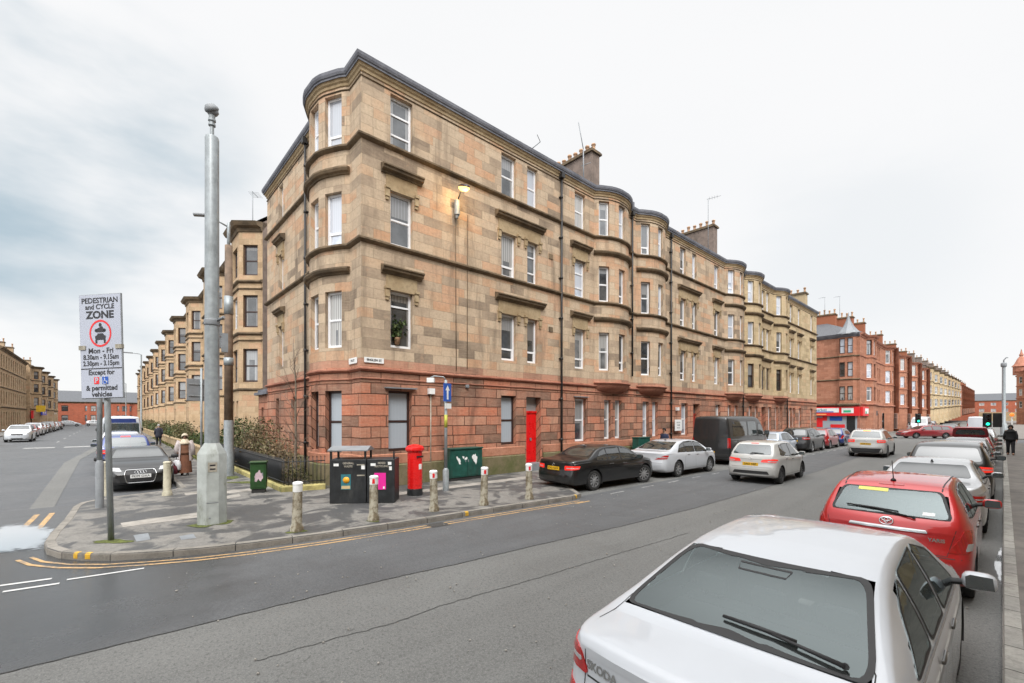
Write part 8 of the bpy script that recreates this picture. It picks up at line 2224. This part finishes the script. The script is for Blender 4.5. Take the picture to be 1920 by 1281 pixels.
# bare sapling against the bow
t = empty('bare_tree', (-16.3, 4.75, .12), 0, 'slender bare young tree in front of the corner bow', 'tree'); rnd = random.Random(5)
mb = MB(); trunk = [Vector((0, 0, 0)), Vector((.02, .0, .8)), Vector((-.02, .03, 1.7)), Vector((.03, .0, 2.6)), Vector((.0, .02, 3.4)), Vector((-.16, .0, 4.2)), Vector((-.30, .02, 5.0))]
mb.tube(trunk, [.055, .047, .042, .036, .028, .016, .006], 8); mb.build('trunk', M['bark'], t)
mb = MB()
def branch(p, d, L, r, dep):
    pts = [p]
    for k in range(4):
        d = (d + Vector((rnd.gauss(0, .14), rnd.gauss(0, .14), rnd.gauss(.05, .1)))).normalized(); pts.append(pts[-1] + d * L / 4)
    mb.tube(pts, [r, r * .8, r * .6, r * .4, r * .2], 5)
    if dep:
        for k in (1, 2, 3):
            if rnd.random() < .85: branch(pts[k], (d + Vector((rnd.gauss(0, .6), rnd.gauss(0, .6), rnd.gauss(.2, .4)))).normalized(), L * .55, r * .5, dep - 1)
for (z, dx, dy, L) in ((1.5, .8, -.3, 1.0), (1.8, -.7, .1, .9), (2.2, .9, .1, 1.5), (2.5, -.9, -.2, 1.1), (2.8, .8, -.2, 1.4), (3.1, -.6, .1, 1.2), (3.4, .6, -.1, 1.0), (3.7, -.7, -.1, 1.1), (4.1, .3, 0, .7), (1.1, .5, .3, .7), (1.2, -.6, -.2, .8)):
    i = max(k for k in range(len(trunk) - 1) if trunk[k].z <= z); q = trunk[i] + (trunk[i + 1] - trunk[i]) * ((z - trunk[i].z) / (trunk[i + 1].z - trunk[i].z)); branch(q, Vector((dx, dy, .75)).normalized(), L, .014, 2)
mb.build('crown', M['bark'], t, merge=False)
mb = MB(); rnd = random.Random(9)
for _ in range(2600):
    x = rnd.uniform(-62, -27.8); y = 3.75 - abs(rnd.gauss(0, .12)); leaves(mb, rnd, 1, lambda r: Vector((x, y, .12 + r.uniform(0, .07))), .12)
tag(mb.build('grass', M['grass'], None, merge=False), 'grass verge along the foot of the garden walls', 'grass', kind='stuff')
# plant pot in the first floor corner window and the window box over it
rnd = random.Random(4); t = empty('window_plant', (XF - .10, 7.18, 4.86), 0, 'leafy house plant standing in the first floor corner window', 'house plant')
mb = MB(); mb.lathe([(.07, -.02), (.10, .18), (.11, .20), (.09, .20), (.08, .15)], 12); mb.build('pot', M['clay'], t)
mb = MB()
leaves(mb, rnd, 130, lambda r: Vector((r.uniform(-.02, .05), r.gauss(0, .12), .5 + r.gauss(0, .17))), .15); mb.tube([(0, 0, .15), (.01, .02, .5)], .012, 5); mb.build('foliage', M['leaf_dark'], t, merge=False)

# ---------------------------------------------------------------- people
def person(loc, rz, h, label, skin, coat, legs, hair, shoes, stride=.25, coat_len=.5, scarf=None, bag=None, dress=False, arms=(.15, -.15), skirtmat=None):
    t = empty('person', loc, rz, label, 'person'); s = h / 1.72
    J, E, Rr = [], [], []
    def j(p, r, par=None):
        J.append(Vector(p) * s); Rr.append(r * s)
        if par is not None: E.append((par, len(J) - 1))
        return len(J) - 1
    pel = j((0, 0, .93), .13); wst = j((0, 0, 1.08), .115, pel); che = j((0, 0, 1.28), .135, wst); nk0 = j((.005, 0, 1.44), .06, che); nk1 = j((.02, 0, 1.52), .052, nk0); hd = j((.035, 0, 1.62), .088, nk1); tp = j((.03, 0, 1.69), .065, hd)
    ns_ = j((.115, 0, 1.595), .018, hd)
    hands = []
    for sd, sw in ((1, arms[0]), (-1, arms[1])):
        sh = j((0, .175 * sd, 1.40), .06, nk0); el_ = j((sw * .25 - .03, .235 * sd, 1.13), .043, sh); wr_ = j((sw * .8, .235 * sd, .88), .03, el_); pa = j((sw * .9, .232 * sd, .82), .032, wr_); hands.append(Vector((sw * .95, .232 * sd, .76)) * s)
        for k, (dx, ln) in enumerate(((-.028, .075), (-.009, .088), (.010, .083), (.028, .066))):
            f1 = j((sw * .9 + dx, .228 * sd, .775), .009, pa); f2 = j((sw * .9 + dx * 1.05 + .006, .222 * sd, .775 - ln * .5), .0085, f1); j((sw * .9 + dx * 1.05 + .018, .214 * sd, .775 - ln), .007, f2)
        t1 = j((sw * .9 + .038, .222 * sd, .815), .011, pa); j((sw * .9 + .055, .212 * sd, .775), .009, t1)
    feet = []
    for sd in (1, -1):
        st = stride * sd; hp = j((0, .09 * sd, .88), .095, pel); kn = j((st * .35 + .03, .095 * sd, .50), .062, hp); an = j((st - .02, .095 * sd, .09), .04, kn); j((st - .06, .095 * sd, .045), .035, an); to = j((st + .12, .10 * sd, .035), .03, an); feet.append((hp, kn, an, to))
    me = bpy.data.meshes.new('body'); me.from_pydata([tuple(p) for p in J], E, []); ob = bpy.data.objects.new('body', me); COL.objects.link(ob)
    md = ob.modifiers.new('skin', 'SKIN'); md.use_smooth_shade = True
    for k, v in enumerate(me.skin_vertices[0].data): v.radius = (Rr[k], Rr[k]); v.use_root = (k == 0)
    ob.modifiers.new('sub', 'SUBSURF').levels = 1
    dg = bpy.context.evaluated_depsgraph_get(); dg.update(); nm = bpy.data.meshes.new_from_object(ob.evaluated_get(dg)); ob.modifiers.clear(); ob.data = nm; nm.materials.clear(); nm.materials.append(skin); ob.parent = t
    # face
    mb = MB()
    for sd in (1, -1): mb.lathe([(0, .012 * s), (.010 * s, .006 * s), (.012 * s, 0), (0, -.012 * s)], 8, (J[hd].x + .082 * s, sd * .03 * s, J[hd].z + .012 * s))
    mb.box((J[hd].x + .078 * s, 0, J[hd].z - .05 * s), (.012 * s, .045 * s, .010 * s)); mb.build('face', M['signblack'], t, merge=False)
    # hair or headscarf: a cap over the back of the head
    mb = MB(); rows = []
    hm = scarf or hair; rr = .112 if not scarf else .128
    for a in range(9):
        th = PI * .02 + a / 8 * PI * (.62 if not scarf else .86); row = []
        for k in range(16):
            ph = 2 * PI * k / 16; back = .5 - .5 * math.cos(ph); lim = th * (.42 + .58 * back)
            row.append(J[hd] + Vector((math.cos(ph) * math.sin(lim) * rr * 1.08 - .008, math.sin(ph) * math.sin(lim) * rr * .92, math.cos(lim) * rr * 1.12 + .012)) * s)
        rows.append(row)
    for r0, r1 in zip(rows[:-1], rows[1:]):
        for k in range(16): k2 = (k + 1) % 16; mb.face([r0[k], r1[k], r1[k2], r0[k2]], 0, None, True)
    if scarf: mb.lathe([(.075 * s, 1.54 * s), (.12 * s, 1.49 * s), (.20 * s, 1.40 * s), (.215 * s, 1.33 * s), (.20 * s, 1.31 * s)], 14, smooth=True)
    mb.build('headscarf' if scarf else 'hair', hm, t, merge=True)
    def ring(c, rx, ry): return [Vector((c[0] + rx * math.cos(2 * PI * k / 18), c[1] + ry * math.sin(2 * PI * k / 18), c[2])) * s for k in range(18)]
    def loft(mb, rings):
        for a, b in zip(rings[:-1], rings[1:]):
            for k in range(18): k2 = (k + 1) % 18; mb.face([a[k], a[k2], b[k2], b[k]], 0, None, True)
        mb.face(list(reversed(rings[0]))); mb.face(rings[-1])
    zb = 1.0 - coat_len
    mb = MB(); loft(mb, [ring((0, 0, zb), .19 + .05 * coat_len, .24), ring((0, 0, zb + (1.08 - zb) * .5), .175, .225), ring((0, 0, 1.08), .15, .195), ring((0, 0, 1.28), .165, .215), ring((0, 0, 1.40), .125, .20), ring((.0, 0, 1.46), .075, .10), ring((.01, 0, 1.49), .062, .07)])
    for sd, sw in ((1, arms[0]), (-1, arms[1])):
        mb.tube([Vector((0, .16 * sd, 1.405)) * s, Vector((sw * .25 - .03, .24 * sd, 1.13)) * s, Vector((sw * .8, .238 * sd, .90)) * s], [.078 * s, .064 * s, .052 * s], 10)
    mb.build('coat', coat, t, merge=True)
    mb = MB()
    if dress:
        loft(mb, [ring((0, 0, .12), .25, .26), ring((0, 0, .5), .21, .235), ring((0, 0, .95), .165, .205)])
    else:
        for (hp, kn, an, to) in feet: mb.tube([J[hp], (J[hp] + J[kn]) / 2, J[kn], (J[kn] + J[an]) / 2, J[an] + Vector((0, 0, .02))], [.112 * s, .095 * s, .078 * s, .07 * s, .066 * s], 10)
        mb.lathe([(.14 * s, .82 * s), (.155 * s, .92 * s), (.14 * s, 1.02 * s)], 12)
    mb.build('skirt' if dress else 'trousers', legs, t, merge=False)
    mb = MB()
    for (hp, kn, an, to) in feet:
        d = J[to] - J[an]; c0 = J[an] - Vector((d.x * .5, 0, 0)); mb.tube([Vector((c0.x - .01 * s, c0.y, .05 * s)), Vector((J[an].x, J[an].y, .055 * s)), Vector((J[to].x, J[to].y, .042 * s)), Vector((J[to].x + .03 * s, J[to].y, .03 * s))], [.035 * s, .052 * s, .042 * s, .02 * s], 8)
    mb.build('shoe', shoes, t, merge=False)
    return t, hands
SK1 = paint('fair_skin', (.50, .30, .22), .5, .06, 8); SK2 = paint('brown_skin', (.22, .12, .08), .5, .06, 8)
cl = lambda n, c: paint(n, c, .85, .2, 9, bmp=.3)
t, hnds = person((-21.5, 2.22, .12), R(-8), 1.60, 'person in a pale headscarf and long brown dress carrying bags on the side pavement', SK2, cl('brown_dress', (.17, .075, .04)), cl('brown_skirt', (.16, .065, .035)), None, M['trim'], .12, .1, cl('cream_scarf', (.52, .45, .34)), arms=(.06, .12), dress=True)
mb = MB()
for sd in (1, -1): mb.tube([Vector((.02, .15 * sd, 1.34)), Vector((.0, .235 * sd, 1.1)), Vector((.03, .245 * sd, .78))], [.10, .095, .10], 10)
def arc(c, rx, ry): return [Vector((c[0] + rx * math.cos(a), c[1] + ry * math.sin(a), c[2])) * (1.60 / 1.72) for a in [.62 + (2 * PI - 1.24) * k / 20 for k in range(21)]]
rs_ = [arc((0, 0, .62), .245, .28), arc((0, 0, .9), .21, .255), arc((0, 0, 1.1), .185, .235), arc((0, 0, 1.3), .185, .24), arc((0, 0, 1.42), .14, .21)]
for a, b in zip(rs_[:-1], rs_[1:]):
    for k in range(20): mb.face([a[k], a[k + 1], b[k + 1], b[k]], 0, None, True)
mb.build('open_cardigan', cl('pale_cardigan', (.42, .37, .36)), t, merge=False)
def bag(loc, rz, w, d, h, mat, label, name='shopping_bag'):
    b = empty(name, loc, rz, label, 'bag'); mb = MB()
    def rg(z, f): return [Vector((w / 2 * f * math.copysign(abs(math.cos(a)) ** .6, math.cos(a)), d / 2 * f * math.copysign(abs(math.sin(a)) ** .6, math.sin(a)), z)) for a in [2 * PI * k / 14 for k in range(14)]]
    rs = [rg(0, .8), rg(.04, 1.0), rg(h * .5, 1.02), rg(h * .85, .8), rg(h, .5)]
    for a, c in zip(rs[:-1], rs[1:]):
        for k in range(14): k2 = (k + 1) % 14; mb.face([a[k], a[k2], c[k2], c[k]], 0, None, True)
    mb.face(list(reversed(rs[0]))); mb.build('sack', mat, b)
    mb = MB()
    for y in (.03, -.03): mb.tube([(-w * .25, y, h * .95), (-w * .1, y * .5, h + .10), (w * .1, y * .5, h + .10), (w * .25, y, h * .95)], .010, 5)
    mb.build('strap', mat, b, merge=False); return b
hx = Vector((-21.5, 2.22, .12)) + Matrix.Rotation(R(-8), 3, 'Z') @ hnds[1]
bag((hx.x + .02, hx.y - .03, hx.z - .48), R(40), .30, .16, .40, cl('white_plastic', (.66, .66, .68)), 'white plastic carrier bag held by the person in the headscarf')
bag((hx.x + .06, hx.y - .17, hx.z - .62), R(60), .36, .20, .34, cl('maroon_bag', (.10, .012, .02)), 'dark maroon bag hanging at the side of the person in the headscarf', 'holdall')
person((-45.5, 3.0, .12), R(180), 1.68, 'dark clothed person walking away past the garden hedges of the side street', SK1, cl('navy_coat', (.02, .022, .035)), cl('dark_trousers', (.02, .02, .024)), cl('grey_hair', (.30, .29, .28)), M['trim'], .2, .35)
person((.30, 40.2, .12), R(-88), 1.76, 'person in a black hooded jacket walking towards us on the near pavement', SK1, cl('black_jacket', (.014, .014, .015)), cl('black_jeans', (.018, .018, .022)), cl('black_hood', (.010, .010, .011)), cl('tan_shoe', (.20, .10, .06)), .22, .15, cl('black_hood', (.012, .012, .012)), arms=(.2, -.1))
person((-12.2, 22.1, .12), R(-95), 1.66, 'person in dark clothes on the pavement behind the white liftback', SK2, cl('dark_blue_coat', (.015, .02, .05)), cl('charcoal_trousers', (.03, .03, .034)), cl('black_hair', (.012, .01, .01)), M['trim'], .15, .25)
person((-3.0, 63.6, .0), R(-60), 1.72, 'person in a dark blue jacket crossing behind the dark red estate car', SK1, cl('blue_jacket', (.012, .022, .055)), cl('navy_trousers', (.02, .022, .03)), cl('brown_hair', (.05, .03, .02)), M['trim'], .28, .15)
